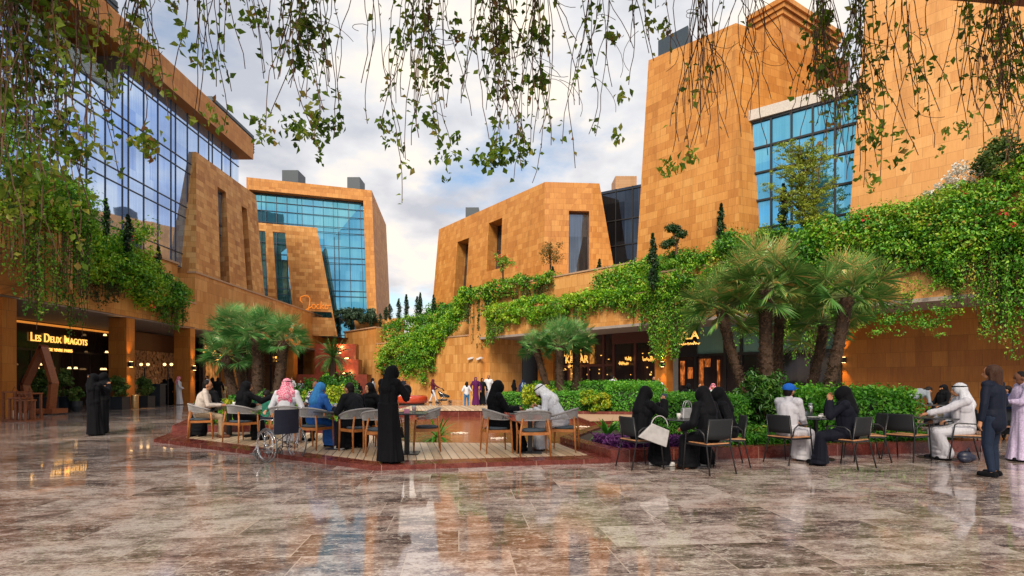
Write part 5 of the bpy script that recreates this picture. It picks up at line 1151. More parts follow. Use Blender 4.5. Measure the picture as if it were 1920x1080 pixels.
# ------------------------------------------------------------------ furniture
M['teak'] = simple('teak_leg', (.42, .15, .035), .4, var=.3, scale=12)
M['rope'] = simple('grey_rope_weave', (.30, .29, .29), .75, var=.25, scale=60)
M['cush'] = simple('slate_cushion', (.055, .075, .095), .85, var=.15, scale=20)
M['bmet'] = simple('black_metal', (.010, .011, .014), .38, var=.1)
M['mesh'] = simple('black_sling', (.006, .008, .012), .8, var=.2, scale=70)
M['seatw'] = simple('wood_seat', (.42, .20, .09), .45, var=.25)
M['chrome'] = simple('chrome', (.62, .62, .64), .15, 1.0, var=.08)
M['rubber'] = simple('grey_rubber', (.10, .105, .11), .7)
M['navy'] = simple('navy_vinyl', (.010, .014, .035), .45)
M['white'] = simple('white_ceramic', (.78, .76, .74), .25, var=.03)
M['ttop'] = simple('dark_table_top', (.045, .05, .055), .22, var=.2)
def woven_chair(label, p, rz, first=[None]):
    if first[0]: return dup(first[0], p, rz, label)
    t = thing('woven_chair', label, 'chair', tuple(p), rz, 'woven rope armchairs on the deck'); first[0] = t
    for sx in (-1, 1):
        for (yb, yt, zt) in ((.24, .20, .60), (-.25, -.21, .66)):
            mb = MB(); mb.tube([(sx * .265, yb, 0), (sx * .26, (yb + yt) / 2, .40), (sx * (.275 if yb > 0 else .215), yt, zt)], [.013, .021, .016], 8); mb.build('leg', M['teak'], t, True, False)
    mb = MB()
    for a, b in (((-.25, .225, .40), (.25, .225, .40)), ((-.25, -.23, .40), (.25, -.23, .40)), ((-.25, -.23, .40), (-.25, .225, .40)), ((.25, -.23, .40), (.25, .225, .40))): mb.bar(a, b, .022, .05)
    mb.build('seat_frame', M['teak'], t, False, False)
    mb = MB(); mb.lathe([(.0, .415), (.24, .418), (.262, .43), (.265, .455), (.25, .475), (.0, .482)], (0, .0, 0), 4, 1.34, 1.30, R(45)); o = mb.build('cushion', M['cush'], t, True, False); md = o.modifiers.new('soft', 'SUBSURF'); md.levels = 1; md.render_levels = 1
    # rope band
    def band(u):   # u -1..1 : arm front -> back -> arm front
        a = u * R(112); x = .305 * math.sin(a) ; y = -.27 * math.cos(a) + .02
        if abs(u) > .82: y += (abs(u) - .82) * .35
        zt = .66 + .14 * math.cos(u * math.pi / 2) ** .8; zb = zt - .045 - .125 * math.cos(u * math.pi / 2) ** .7; return x, y, zt, zb
    mb = MB(); up = [band(-1 + 2 * i / 28) for i in range(29)]; mb.tube([(x * 1.03, y * 1.04, zt) for x, y, zt, zb in up], .017, 8); mb.tube([(x * .97, y * .95, zb) for x, y, zt, zb in up], .011, 6); mb.build('top_rail', M['rope'], t, True, False)
    mb = MB()
    for i in range(58):
        x, y, zt, zb = band(-.97 + 1.94 * i / 57); x2, y2, _, zb2 = band(max(-1, min(1, -.97 + 1.94 * i / 57 + .02))); mb.bar((x * 1.03, y * 1.04, zt), (x2 * .97, y2 * .95, zb2), .010, .010)
    mb.build('rope_weave', M['rope'], t, False, False)
    return t
def metal_chair(label, p, rz, first=[None]):
    if first[0]: return dup(first[0], p, rz, label)
    t = thing('metal_chair', label, 'chair', tuple(p), rz, 'black metal café chairs with wooden seats'); first[0] = t
    for sx in (-1, 1):
        mb = MB(); mb.tube([(sx * .265, .27, 0), (sx * .262, .22, .44), (sx * .262, .19, .64), (sx * .262, .14, .665), (sx * .26, -.10, .655), (sx * .25, -.17, .60), (sx * .235, -.19, .47)], .0115, 7); mb.build('front_leg', M['bmet'], t, True, False)
        mb = MB(); mb.tube([(sx * .25, -.30, 0), (sx * .225, -.20, .44), (sx * .22, -.255, .80)], .0115, 7); mb.build('rear_leg', M['bmet'], t, True, False)
    mb = MB()
    for a, b in (((-.25, .21, .43), (.25, .21, .43)), ((-.225, -.20, .43), (.225, -.20, .43)), ((-.24, -.2, .43), (-.25, .21, .43)), ((.24, -.2, .43), (.25, .21, .43))): mb.bar(a, b, .018, .022)
    mb.build('seat_frame', M['bmet'], t, False, False)
    mb = MB(); mb.lathe([(.0, .442), (.25, .442), (.262, .452), (.25, .462), (.0, .460)], (0, .01, 0), 4, 1.32, 1.18, R(45)); mb.build('seat', M['seatw'], t, False, False, bevel=.01)
    mb = MB(); n = 8
    f = lambda a, z: Vector((a * (.232 - (.012 if z > .81 else 0)), -.262 + .045 * a * a - (z - .5) * .16 + .02, z)); zz = [.52, .60, .70, .80, .825]; k = n + 1; vs = []
    for s_ in (-.007, .007):
        for z in zz:
            for i in range(k): vs.append(f(-1 + 2 * i / n, z) + Vector((0, s_, 0)))
    m_ = len(zz); o2 = m_ * k; fs = []
    for j in range(m_ - 1):
        for i in range(n): a = j * k + i; fs += [(a + k, a + k + 1, a + 1, a), (o2 + a, o2 + a + 1, o2 + a + k + 1, o2 + a + k)]
    for i in range(n): fs += [(i, i + 1, o2 + i + 1, o2 + i), ((m_ - 1) * k + i + 1, (m_ - 1) * k + i, o2 + (m_ - 1) * k + i, o2 + (m_ - 1) * k + i + 1)]
    for j in range(m_ - 1): a = j * k; fs += [(a, o2 + a, o2 + a + k, a + k), (a + n + k, o2 + a + n + k, o2 + a + n, a + n)]
    mb.add(vs, fs)
    mb.build('backrest', M['mesh'], t, True, False)
    return t
def table(label, p, rz=0, sq=True, w=.74, h=.74):
    t = thing('cafe_table', label, 'table', tuple(p), rz, 'café tables on pedestals')
    mb = MB()
    if sq: mb.box((0, 0, h - .012), (w, w, .024))
    else: mb.lathe([(0, h - .022), (w / 2 - .01, h - .022), (w / 2, h - .011), (w / 2 - .01, h), (0, h)], (0, 0, 0), 36)
    mb.build('table_top', M['ttop'], t, False, False, bevel=.004 if sq else 0)
    mb = MB(); mb.box((0, 0, h / 2), (.085, .085, h - .03)) if sq else mb.tube([(0, 0, .01), (0, 0, h - .03)], .038, 14); mb.build('pedestal', M['bmet'], t, False, False)
    mb = MB(); mb.box((0, 0, .008), (.44, .44, .016)) if sq else mb.lathe([(0, 0), (.3, 0), (.3, .01), (.05, .03), (0, .03)], (0, 0, 0), 32); mb.build('base_plate', M['bmet'], t, False, False)
    return t
def GD(px, py): return G(px, py, ZD)
CH = {}
CH['a'] = woven_chair('leftmost woven chair, carrying the man in the pale shirt', GD(377, 822), R(-62))
CH['b'] = woven_chair('woven chair under the woman in black reaching over the left table', GD(452, 828), R(-28))
CH['c'] = woven_chair('woven chair of the man in the pink checked headscarf, behind the wheelchair', GD(536, 833), R(14))
CH['d'] = woven_chair('woven chair carrying the woman in the blue headscarf', GD(590, 841), R(-22))
CH['e'] = woven_chair('woven chair turned left with the dark haired person leaning over the table', GD(672, 845), R(48))
CH['f'] = woven_chair('woven chair half hidden behind the standing woman in black', GD(712, 851), R(20))
CH['g'] = woven_chair('empty woven chair turned to the left beside the strap leaved plant', GD(800, 844), R(100))
CH['h'] = woven_chair('woven chair carrying the woman in black who faces right by the water', GD(931, 847), R(-75))
CH['i'] = woven_chair('empty woven chair with its back to the viewer before the man in white', GD(1000, 853.5), R(6))
CH['j'] = woven_chair('woven chair behind the man in the white headscarf, next to the planter', GD(1058, 845), R(76))
CH['k'] = woven_chair('woven chair of the black clad guest beyond the standing woman', GD(702, 834), R(150))
table('square table of the left group with white plates', GD(430, 817), R(-14))
table('square table between the woman in blue and the leaning dark haired person', GD(639, 841), R(-10))
table('square table with the red drink right of the standing woman in black', GD(763, 850), R(4))
table('square table between the woman in black and the man in white', GD(994, 848), R(-4))
mc = lambda l, px, py, a: metal_chair(l, G(px, py), R(a))
mc('black metal chair with the white handbag hung over its arm', 1200, 876, -72)
mc('black metal chair nearest the viewer, carrying a woman in black at the round table', 1329, 885, 22)
mc('black metal chair turned left under the second woman in black', 1364, 872, 80)
mc('black metal chair of the man in the blue cap', 1478, 867.5, -66)
mc('black metal chair of the woman in black drinking', 1590, 875, 28)
mc('empty black metal chair behind the drinking woman, against the planter', 1624, 863, 75)
mc('empty black metal chair standing alone, turned to the right', 1699, 862.5, -62)
mc('black metal chair of the man in the white robe at the juice table', 1806, 863, 66)
mc('black metal chair of the niqab woman before the far orange wall', 1768, 800, 60)
table('round table with the silver handbag between the women in black', G(1284, 866), 0, False, .7)
table('round table with cups between the blue cap man and the drinking woman', G(1530, 860), 0, False, .74)
table('round table with orange juice before the man in the white robe', G(1757, 858.5), 0, False, .8)

# table-top things
def glass(label, p, h=.13, r=.034, liquid=(.8, .45, .05), name='juice_glass', cat='glass'):
    t = thing(name, label, cat, tuple(p)); g_ = 'clear_rail_glass'; mb = MB(); mb.lathe([(r * .8, 0), (r * .8, .004), (r, h), (r - .003, h), (r * .8 - .003, .008), (0, .008)], p, 14); mb.build('tumbler', bpy.data.materials[g_], t, True)
    mb = MB(); mb.lathe([(0, .01), (r * .78, .01), (r * .92, h * .78), (0, h * .78)], p, 12); mb.build('drink', simple('drink_%02x' % int(liquid[0] * 255), liquid, .2), t, True); return t
def plate(label, p, r=.12):
    mb = MB(); mb.lathe([(0, .004), (r * .6, .004), (r, .018), (r, .022), (r * .6, .010), (0, .010)], p, 20); return tag(mb.build('plate', M['white'], None, True), label, 'plate', 'white plates on the tables')
def cup(label, p, h=.065, r=.038, mat=None, lid=False):
    t = thing('cup', label, 'cup', tuple(p)); mb = MB(); mb.lathe([(r * .7, 0), (r, h), (r - .005, h), (r * .6, .008), (0, .008)], p, 14); mb.build('body', mat or M['white'], t, True); mb = MB()
    if lid: mb.lathe([(r * 1.05, h), (r * 1.05, h + .012), (0, h + .014)], p, 14); mb.build('lid', M['bmet'], t, True)
    else: mb.tube([(p[0] + r * .9, p[1], p[2] + h * .8), (p[0] + r * 1.6, p[1], p[2] + h * .65), (p[0] + r * .8, p[1], p[2] + h * .25)], .005, 5); mb.build('handle', M['white'], t, True)
    return t
TZ = ZD + .741; TG = .741
def on(px, py, c, z, dx, dy): q = G(px, py, c); return Vector((q.x + dx, q.y + dy, z))
tA = lambda dx, dy: on(430, 817, ZD, TZ, dx, dy); tB = lambda dx, dy: on(639, 841, ZD, TZ, dx, dy); tC = lambda dx, dy: on(763, 850, ZD, TZ, dx, dy); tD_ = lambda dx, dy: on(994, 848, ZD, TZ, dx, dy)
tE_ = lambda dx, dy: on(1284, 866, 0, TG, dx, dy); tF = lambda dx, dy: on(1530, 860, 0, TG, dx, dy); tG_ = lambda dx, dy: on(1757, 858.5, 0, TG, dx, dy)
plate('white plate at the left of the far left table', tA(-.18, -.1)); plate('white plate at the right of the far left table', tA(.2, -.05)); plate('white plate on the table with the red drink', tC(-.12, -.05)); plate('white plate before the woman in black by the water', tD_(-.18, -.05), .13)
plate('white plate before the man in the white headscarf', tD_(.2, 0), .13); plate('white plate before the man in the blue cap', tF(-.12, -.12), .11)
cup('white cup at the back of the far left table', tA(.02, .18)); cup('white coffee cup in the middle of the water side table', tD_(.02, .12)); cup('white tea cup nearest the man in the white headscarf', tD_(.14, -.18)); cup('white cup near the woman in black by the water', tD_(-.05, -.2))
cup('paper cup before the phone woman on the round table', tE_(-.12, -.05), .10, .036); cup('dark paper cup before the man in the blue cap', tF(-.2, .0), .115, .042, simple('slate_paper', (.08, .10, .13), .6), True)
cup('white saucer cup in the middle of the blue cap table', tF(.02, -.1), .05)
glass('milky drink glass left on the blue headscarf table', tB(-.14, .1), .14, .034, (.5, .28, .16)); glass('milky drink glass right on the blue headscarf table', tB(.14, .15), .13, .034, (.52, .30, .18)); glass('red drink with herbs on the table of the standing woman', tC(.1, .15), .12, .042, (.45, .03, .01))
glass('orange juice glass nearest the planter hedge', tG_(-.02, -.1), .13, .05, (.85, .48, .02)); glass('second orange juice glass near the man in the white robe', tG_(.22, .1), .13, .05, (.86, .46, .03))
t = thing('water_bottle', 'steel vacuum bottle standing on the blue cap man table', 'bottle', tuple(tF(.0, .18))); mb = MB(); p = tF(.0, .18); mb.lathe([(0, 0), (.036, 0), (.038, .19), (.03, .21), (0, .21)], p, 16); mb.build('body', M['chrome'], t, True); mb = MB(); mb.lathe([(0, .212), (.031, .212), (.031, .25), (0, .25)], p, 14); mb.build('cap', simple('grey_cap', (.25, .27, .3), .4), t, True)
for k in range(5): 
    p = tF(.16, .02 + .0 * k) + Vector((0, 0, .014 * k)); mb = MB(); mb.lathe([(0, .001), (.07, .001), (.105 - .006 * k, .011), (0, .008)], p, 18); tag(mb.build('plate', M['white'], None, True), ['bottom', 'second lowest', 'middle', 'second highest', 'topmost'][k] + ' white plate of the stack before the drinking woman', 'plate', 'stack of plates on the blue cap table')
# pastry, tissues
mb = MB(); p = tC(-.12, -.05) + Vector((0, 0, .024)); mb.ell(p, (.09, .05, .022), 10, 6); tag(mb.build('pastry', simple('baked_pastry', (.55, .33, .14), .6), None, True), 'golden pastry on the plate of the red drink table', 'pastry')
mb = MB(); p = tC(.02, -.12); mb.box(p + Vector((0, 0, .035)), (.10, .06, .07), .3); tag(mb.build('tissue_box', simple('pink_box', (.65, .25, .38), .6)), 'small pink box on the table with the red drink', 'box')
# bags
def handbag(label, p, rz, w, h, d, mat, hh=.14, name='handbag'):
    t = thing(name, label, 'handbag', tuple(p), rz); mb = MB()
    mb.hexa([(-w / 2, -d / 2, 0), (w / 2, -d / 2, 0), (w / 2, d / 2, 0), (-w / 2, d / 2, 0)], [(-w * .36, -d * .25, h), (w * .36, -d * .25, h), (w * .36, d * .25, h), (-w * .36, d * .25, h)]); mb.build('body', mat, t, False, False, bevel=.02)
    for s_ in (-1, 1): mb = MB(); mb.tube([(w * .26 * math.cos(a), s_ * d * .25, h - .01 + hh * math.sin(a)) for a in np.linspace(0, math.pi, 11)], .008, 6); mb.build('handle', mat, t, True, False)
    return t
handbag('silver handbag with round handles standing on the round table', tE_(.06, .06), R(15), .26, .19, .13, simple('silver_leather', (.38, .38, .40), .3, .3), .13)
q = G(1213, 876); 
t = thing('handbag', 'white triangular handbag hanging from the arm of the black chair', 'handbag', (q.x, q.y - .32, .42)); mb = MB(); c = Vector((q.x + .02, q.y - .34, 0))
mb.add([c + Vector(v) for v in ((-.24, 0, .52), (-.02, 0, .735), (.25, 0, .62), (.20, 0, .36), (-.24, .07, .52), (-.02, .05, .735), (.25, .05, .62), (.20, .07, .36))], [(0, 3, 2, 1), (4, 5, 6, 7), (0, 1, 5, 4), (1, 2, 6, 5), (2, 3, 7, 6), (3, 0, 4, 7)]); M['wleather'] = simple('white_leather', (.36, .35, .36), .5); mb.build('body', M['wleather'], t, bevel=.012)
mb = MB(); mb.tube([c + Vector(((-.02 + .115 + .13 * math.cos(a)), .025, .68 + .17 * math.sin(a))) for a in np.linspace(math.pi, 0, 12)], .009, 6); mb.build('handle', M['wleather'], t, True)
q = GD(755, 842); handbag('black handbag hanging beside the pedestal of the red drink table', Vector((q.x - .05, q.y - .1, .30)), R(60), .24, .22, .09, M['bmet'], .18)
q = G(1805, 866); mb = MB(); mb.ell((q.x, q.y - .05, .10), (.13, .09, .10), 14, 9); mb.ell((q.x + .09, q.y - .03, .08), (.10, .09, .075), 14, 9); mb.ell((q.x - .05, q.y - .1, .06), (.10, .07, .06), 12, 8); mb0 = MB().hexa([(q.x - .16, q.y - .16, 0), (q.x + .20, q.y - .14, 0), (q.x + .19, q.y + .08, 0), (q.x - .15, q.y + .06, 0)], [(q.x - .07, q.y - .12, .25), (q.x + .13, q.y - .09, .28), (q.x + .12, q.y + .02, .26), (q.x - .06, q.y, .24)]); mb.tube([(q.x - .04, q.y - .08, .17), (q.x + .01, q.y - .1, .25), (q.x + .07, q.y - .08, .15)], .012, 6); tag(mb.build('backpack', M['navy'], None, True), 'dark bag lying under the chair of the man in the white robe', 'bag')

# wheelchair
wc = thing('wheelchair', 'folding wheelchair with chrome frame and navy vinyl, standing on the paving by the deck edge', 'wheelchair', (0, 0, 0)); wc.location = Vector((-4.02, 9.32, 0)); wc.rotation_euler = (0, 0, R(56))
wc['label'] = 'chrome wheelchair with navy back standing on the paving at the deck edge'
def loc(mb, name, mat, par, smooth=True): return mb.build(name, mat, par, smooth, False)
for sx in (-1, 1):
    x = sx * .28; mb = MB(); R0 = .295; ring = lambda r, xx, n=40: [(xx, r * math.cos(2 * math.pi * i / n), R0 + r * math.sin(2 * math.pi * i / n)) for i in range(n + 1)]
    mb.tube(ring(.287, x), .011, 7, False); wl_ = loc(mb, 'wheel', M['rubber'], wc)
    mb = MB(); mb.tube(ring(.27, x), .008, 6, False); mb.tube(ring(.245, x + sx * .035), .007, 6, False); mb.tube([(x - .03, 0, R0), (x + .03, 0, R0)], .022, 10); loc(mb, 'rim', M['chrome'], wl_)
    mb = MB()
    for k in range(18): a = 2 * math.pi * k / 18; mb.bar((x + sx * .02 * (-1) ** k, 0, R0), (x, .27 * math.cos(a + .2 * (-1) ** k), R0 + .27 * math.sin(a + .2 * (-1) ** k)), .003, .003)
    loc(mb, 'spokes', M['chrome'], wl_, False)
    mb = MB(); ring2 = [(sx * .21, .40 + .085 * math.cos(2 * math.pi * i / 22), .095 + .085 * math.sin(2 * math.pi * i / 22)) for i in range(23)]; mb.tube(ring2, .013, 7, False)
    for k in range(5): a = 2 * math.pi * k / 5; mb.bar((sx * .21, .40, .095), (sx * .21, .40 + .08 * math.cos(a), .095 + .08 * math.sin(a)), .016, .012)
    mb.tube([(sx * .21 - .02, .40, .095), (sx * .21 + .02, .40, .095)], .02, 8); loc(mb, 'caster', M['rubber'], wc)
    mb = MB(); xf = sx * .235
    mb.tube([(xf, .36, .17), (xf, .34, .50), (xf, -.05, .50), (xf, -.12, .50), (xf, -.14, .90), (xf, -.24, .92)], .011, 8)
    mb.tube([(xf, .30, .50), (xf, .29, .70), (xf, .24, .73), (xf, -.12, .73)], .010, 8); mb.tube([(xf, -.12, .52), (xf, -.10, .22), (xf, .36, .20)], .010, 8)
    mb.tube([(xf, .36, .26), (xf, .50, .14), (xf, .56, .10)], .010, 8); mb.tube([(xf, .12, .50), (xf, .16, .21)], .010, 8); loc(mb, 'side_frame', M['chrome'], wc)
    mb = MB(); mb.box((xf, .08, .755), (.05, .33, .035)); loc(mb, 'armrest', M['navy'], wc, False)
    mb = MB(); mb.box((sx * .13, .60, .09), (.16, .13, .012), 0, .15); loc(mb, 'footplate', M['rubber'], wc, False)
mb = MB(); mb.tube([(-.235, .05, .22), (.235, .1, .50)], .009, 7); mb.tube([(.235, .05, .22), (-.235, .1, .50)], .009, 7); mb.tube([(-.235, -.1, .48), (.235, -.1, .48)], .009, 7); loc(mb, 'cross_brace', M['chrome'], wc)
mb = MB(); mb.box((0, .12, .505), (.46, .42, .03)); loc(mb, 'seat', M['navy'], wc, False)
mb = MB(); n = 8
for i in range(n):
    for z0, z1 in ((.48, .62), (.62, .76), (.76, .90)):
        f = lambda a, z: Vector((a * .235, -.13 - .035 * math.cos(a * 1.57), z)); a0, a1 = -1 + 2 * i / n, -1 + 2 * (i + 1) / n; q = [f(a0, z0), f(a1, z0), f(a1, z1), f(a0, z1)]; mb.add([v + Vector((0, -.008, 0)) for v in q] + [v + Vector((0, .008, 0)) for v in q], [(0, 1, 2, 3), (7, 6, 5, 4), (0, 4, 5, 1), (3, 2, 6, 7), (1, 5, 6, 2), (0, 3, 7, 4)])
loc(mb, 'backrest', M['navy'], wc, False)

# strollers
def stroller(label, p, rz, s_=1.0):
    t = thing('stroller', label, 'stroller', tuple(p), rz); mb = MB()
    for sx in (-1, 1): mb.tube([(sx * .22, -.55, 1.0), (sx * .23, .0, .55), (sx * .24, .42, .10)], .014, 6); mb.tube([(sx * .24, -.30, .12), (sx * .23, .05, .50)], .014, 6)
    mb.tube([(-.22, -.55, 1.0), (.22, -.55, 1.0)], .018, 6); mb.build('frame', M['chrome'], t, True, False)
    for sx, yy, r_ in ((-1, .42, .10), (1, .42, .10), (-1, -.32, .13), (1, -.32, .13)):
        mb = MB(); mb.tube([(sx * .25, yy + (r_ - .02) * math.cos(a), r_ + (r_ - .02) * math.sin(a)) for a in np.linspace(0, 6.283, 17)], .02, 6, False); mb.bar((sx * .25, yy - r_ + .02, r_), (sx * .25, yy + r_ - .02, r_), .012, .012); mb.bar((sx * .25, yy, .02), (sx * .25, yy, 2 * r_ - .02), .012, .012); mb.build('wheel', M['bmet'], t, True, False)
    mb = MB(); mb.hexa([(-.2, -.2, .42), (.2, -.2, .42), (.2, .35, .36), (-.2, .35, .36)], [(-.21, -.38, .78), (.21, -.38, .78), (.2, .36, .50), (-.2, .36, .50)]); mb.build('seat', M['mesh'], t, False, False, bevel=.03)
    mb = MB()
    for i in range(6):
        a0, a1 = R(15 + i * 22), R(15 + (i + 1) * 22); c0 = (-.30 + .32 * math.cos(a0), .72 + .30 * math.sin(a0)); c1 = (-.30 + .32 * math.cos(a1), .72 + .30 * math.sin(a1)); mb.quad((-.22, c0[0], c0[1]), (.22, c0[0], c0[1]), (.22, c1[0], c1[1]), (-.22, c1[0], c1[1]))
    mb.build('hood', M['mesh'], t, True, False)
    mb = MB(); mb.box((0, .0, .22), (.34, .42, .14)); mb.build('basket', M['bmet'], t, False, False, bevel=.03); return t
stroller('dark stroller pushed along the sandstone wall by a woman in white trousers', G(832, 756), R(-95))
stroller('black stroller at the right edge beside the woman in the striped blouse', G(1898, 826), R(120))
stroller('pale stroller in the group walking past the dark entrance', G(985, 745), R(-120))

# left colonnade things
th = thing('wooden_frame_sculpture', 'pointed open timber frame standing before the dark café front', 'sculpture', tuple(G(78, 777))); Yf = G(78, 777).y
pts = [(58, 772), (47, 722), (81, 650), (101, 717), (95, 772)]; mb = MB(); q = [P(x, y, Yf) for x, y in pts]
M['timber'] = simple('red_brown_timber', (.24, .075, .03), .4, var=.3); 
for i in (1, 2, 3):
    d = q[i + 1 if i < 4 else 4] - q[i]; 
for i in range(4): mb.bar(q[i], q[i + 1] + (q[i + 1] - q[i]).normalized() * .06, .62, .13, (0, -1, 0)) if False else mb.bar(q[i], q[i + 1] + (q[i + 1] - q[i]).normalized() * .07, .13, .36, (0, 1, 0))
mb.build('timber_frame', M['timber'], th); mb = MB(); mb.box(P(92, 773, Yf) + Vector((0, 0, .06)), (.95, .8, .2)); mb.box(P(56, 773, Yf) + Vector((0, 0, .02)), (.5, .8, .12)); mb.build('plinth', M['timber'], th)
for i, (px, py, hh, ww) in enumerate(((28, 788, 1.0, .42), (38, 790, .80, .38), (47, 790, .72, .34), (57, 788, .95, .40), (64, 787, .35, .30))):
    p = G(px, py); t = thing('lantern', ['tallest timber lantern against the left column', 'timber lantern second from the left column with a candle', 'small timber lantern in the middle of the lantern group', 'tall timber lantern nearest the pointed frame', 'lowest timber lantern box at the right of the group'][i], 'lantern', tuple(p), 0, 'timber candle lanterns by the column'); mb = MB(); w2 = ww / 2
    for sx in (-1, 1):
        for sy in (-1, 1): mb.bar((p.x + sx * w2, p.y + sy * w2, 0), (p.x + sx * w2, p.y + sy * w2, hh), .06, .06)
    mb.box((p.x, p.y, .03), (ww + .08, ww + .08, .06)); mb.box((p.x, p.y, hh + .02), (ww + .1, ww + .1, .05)); mb.build('frame', M['timber'], t)
    if hh > .5: mb = MB(); mb.tube([(p.x, p.y, .06), (p.x, p.y, .06 + hh * .3)], .06, 12); mb.build('candle', M['white'], t, True); mb = MB(); mb.tube([(p.x - .1, p.y, hh + .05), (p.x, p.y, hh + .22), (p.x + .1, p.y, hh + .05)], .012, 6); mb.build('handle', M['timber'], t, True)
M['pbox'] = simple('slate_planter', (.022, .030, .040), .45, var=.2)
def potplant(label, px0, px1, py, h, X=None, seed=0, hb=.75, mat=None, round_=False, lab2=None):
    Y = G(px0, py).y; x0, x1 = (px0 - 960) / F * Y, (px1 - 960) / F * Y; cx = (x0 + x1) / 2; w_ = x1 - x0; th = thing('planter_box', label, 'planter', (cx, Y, 0), 0, 'slate planters along the left colonnade'); mb = MB()
    if round_: mb.lathe([(0, 0), (w_ * .3, 0), (w_ * .48, h * .5), (w_ * .5, h), (w_ * .44, h), (w_ * .42, h - .08), (0, h - .08)], (cx, Y, 0), 20)
    else: mb.box((cx, Y, h / 2), (w_, .6, h)); mb.box((cx, Y, h + .015), (w_ + .04, .64, .03))
    mb.build('box', M['pbox'], th); bush('potted_shrub', lab2, (cx, Y, h + hb * .5), (w_ * .52, .45, hb * .62), .12, mat or M['rustg'], 46, 36, seed=seed)
M['rustg'] = leafmat('shade_shrub_leaf', [(.015, .05, .01), (.05, .12, .02), (.12, .22, .04), (.24, .28, .06)])
potplant('slate planter box behind the pointed timber frame', 66, 100, 774, .68, seed=60, lab2='flowering dark shrub seen through the pointed timber frame', hb=1.2)
potplant('slate planter box right of the pointed timber frame', 101, 133, 772, .68, seed=61, lab2='dark shrub right of the pointed timber frame', hb=1.2)
potplant('round dark pot left of the two women photographing', 134, 153, 772, .5, seed=62, round_=True, lab2='small leafy plant in the round dark pot', hb=.6)
potplant('slate planter box right of the two women photographing', 200, 237, 768, .62, seed=63, lab2='light green shrub between the standing women and the golden bin', hb=1.0)
potplant('slate planter box right of the golden bin', 258, 284, 764, .6, seed=64, lab2='light green shrub right of the golden bin', hb=1.0)
potplant('slate planter box beside the third left column', 343, 362, 757, .7, seed=65, lab2='shrub behind the man in white robe and pink headscarf', hb=1.2)
p = G(253, 767); mb = MB(); mb.lathe([(0, 0), (.16, 0), (.17, .02), (.17, .70), (.16, .74), (.12, .74), (.11, .66), (0, .66)], p, 24); tag(mb.build('litter_bin', simple('brushed_brass', (.55, .36, .16), .3, .7), None, True), 'cylindrical brass litter bin at the foot of the second left column', 'bin')
p = G(293, 762); t = thing('host_desk', 'slate host desk in front of the carved wood wall', 'desk', tuple(p)); mb = MB(); mb.box((p.x, p.y, .62), (.75, .5, 1.24)); mb.build('body', M['pbox'], t, bevel=.01); mb = MB(); mb.box((p.x, p.y, 1.26), (.85, .6, .05)); mb.build('top', M['louvre'], t)
for i, px in enumerate((271, 315)):
    p = P(px, 758, 31.5); p.z = 0; t = thing('globe_lamp', ['twin globe lamp post left of the man in the dark suit', 'twin globe lamp post right of the man in the dark suit'][i], 'lamp', tuple(p), 0, 'twin globe lamps'); mb = MB(); mb.tube([(p.x, p.y, 0), (p.x, p.y, 2.25)], .035, 8); mb.tube([(p.x - .2, p.y, 2.33), (p.x, p.y, 2.2), (p.x + .2, p.y, 2.33)], .02, 6); mb.build('post', M['black'], t)
    for s_ in (-1, 1): mb = MB(); mb.ell((p.x + s_ * .2, p.y, 2.43), (.085, .085, .085), 12, 8); mb.build('globe', M['globe'] if 'globe' in M else M.setdefault('globe', simple('lit_globe', (1, .8, .5), .4, emis=(1, .60, .25), est=1.5)), t, True)
# lamps glowing inside the left café
for i, (px, py) in enumerate(((130, 690), (142, 690), (191, 692), (197, 692), (75, 683), (70, 690), (197, 628), (200, 660))):
    A5, B5 = Vector((XS + .6, 10, 0)), Vector((XS + .6, 40, 0)); p = W(px, py, A5, B5); mb = MB(); mb.lathe([(.04, -.05), (.10, -.05), (.06, .06), (.02, .06)], p, 12); t = tag(mb.build('wall_lamp', M['globe'], None, True), ['left', 'right'][i % 2] and ['shaded lamp glowing above the timber frame plants, left of a pair', 'shaded lamp glowing right of that pair, before the dark café', 'shaded lamp near the second left column, left of a pair', 'shaded lamp nearest the second left column', 'warm lamp seen through the timber frame, upper', 'warm lamp seen through the timber frame, lower', 'orange lamp high beside the second left column', 'orange lamp midway beside the second left column'][i], 'lamp')
# ------------------------------------------------------------------ people
def cloth(name, col, rough=.8, var=.15, scale=30):
    k = 'c_' + name
    if k not in M: M[k] = simple(name + '_cloth', col, rough, var=var, scale=scale, spec=.16); 
    return M[k]
def skinm(t):
    return cloth({0: 'light_skin', 1: 'tan_skin', 2: 'brown_skin'}[t], {0: (.50, .26, .17), 1: (.38, .18, .10), 2: (.17, .075, .045)}[t], .5, .06)
BLK = cloth('black', (.0016, .0019, .0035), .8, .3, 9); NAVY = cloth('navy', (.006, .009, .022), .75, .2); WHT = cloth('white', (.60, .62, .68), .8, .06); HAIR = cloth('black_hair', (.008, .006, .006), .6, .4, 60); BHAIR = cloth('brown_hair', (.040, .018, .012), .62, .6, 90)
def checkm():
    m, t, b, o = newmat('red_checked_cloth'); g = geo(t); v = mapp(t, g.outputs['Position'], (38, 38, 38), (.5, .6, .4)); c = t.nodes.new('ShaderNodeTexChecker'); c.inputs['Color1'].default_value = (.62, .04, .14, 1); c.inputs['Color2'].default_value = (.72, .45, .52, 1); c.inputs['Scale'].default_value = 1.0
    t.links.new(v, c.inputs['Vector']); t.links.new(c.outputs[0], b.inputs['Base Color']); b.inputs['Roughness'].default_value = .8; return m
M['c_check'] = checkm()
def patm():
    m, t, b, o = newmat('patterned_cloth'); g = geo(t); n = noise_(t, g.outputs['Position'], 26, 1); t.links.new(ramp(t, n, [(.52, (.012, .015, .03)), (.56, (.5, .52, .58))]), b.inputs['Base Color']); b.inputs['Roughness'].default_value = .8; return m
M['c_pat'] = patm()
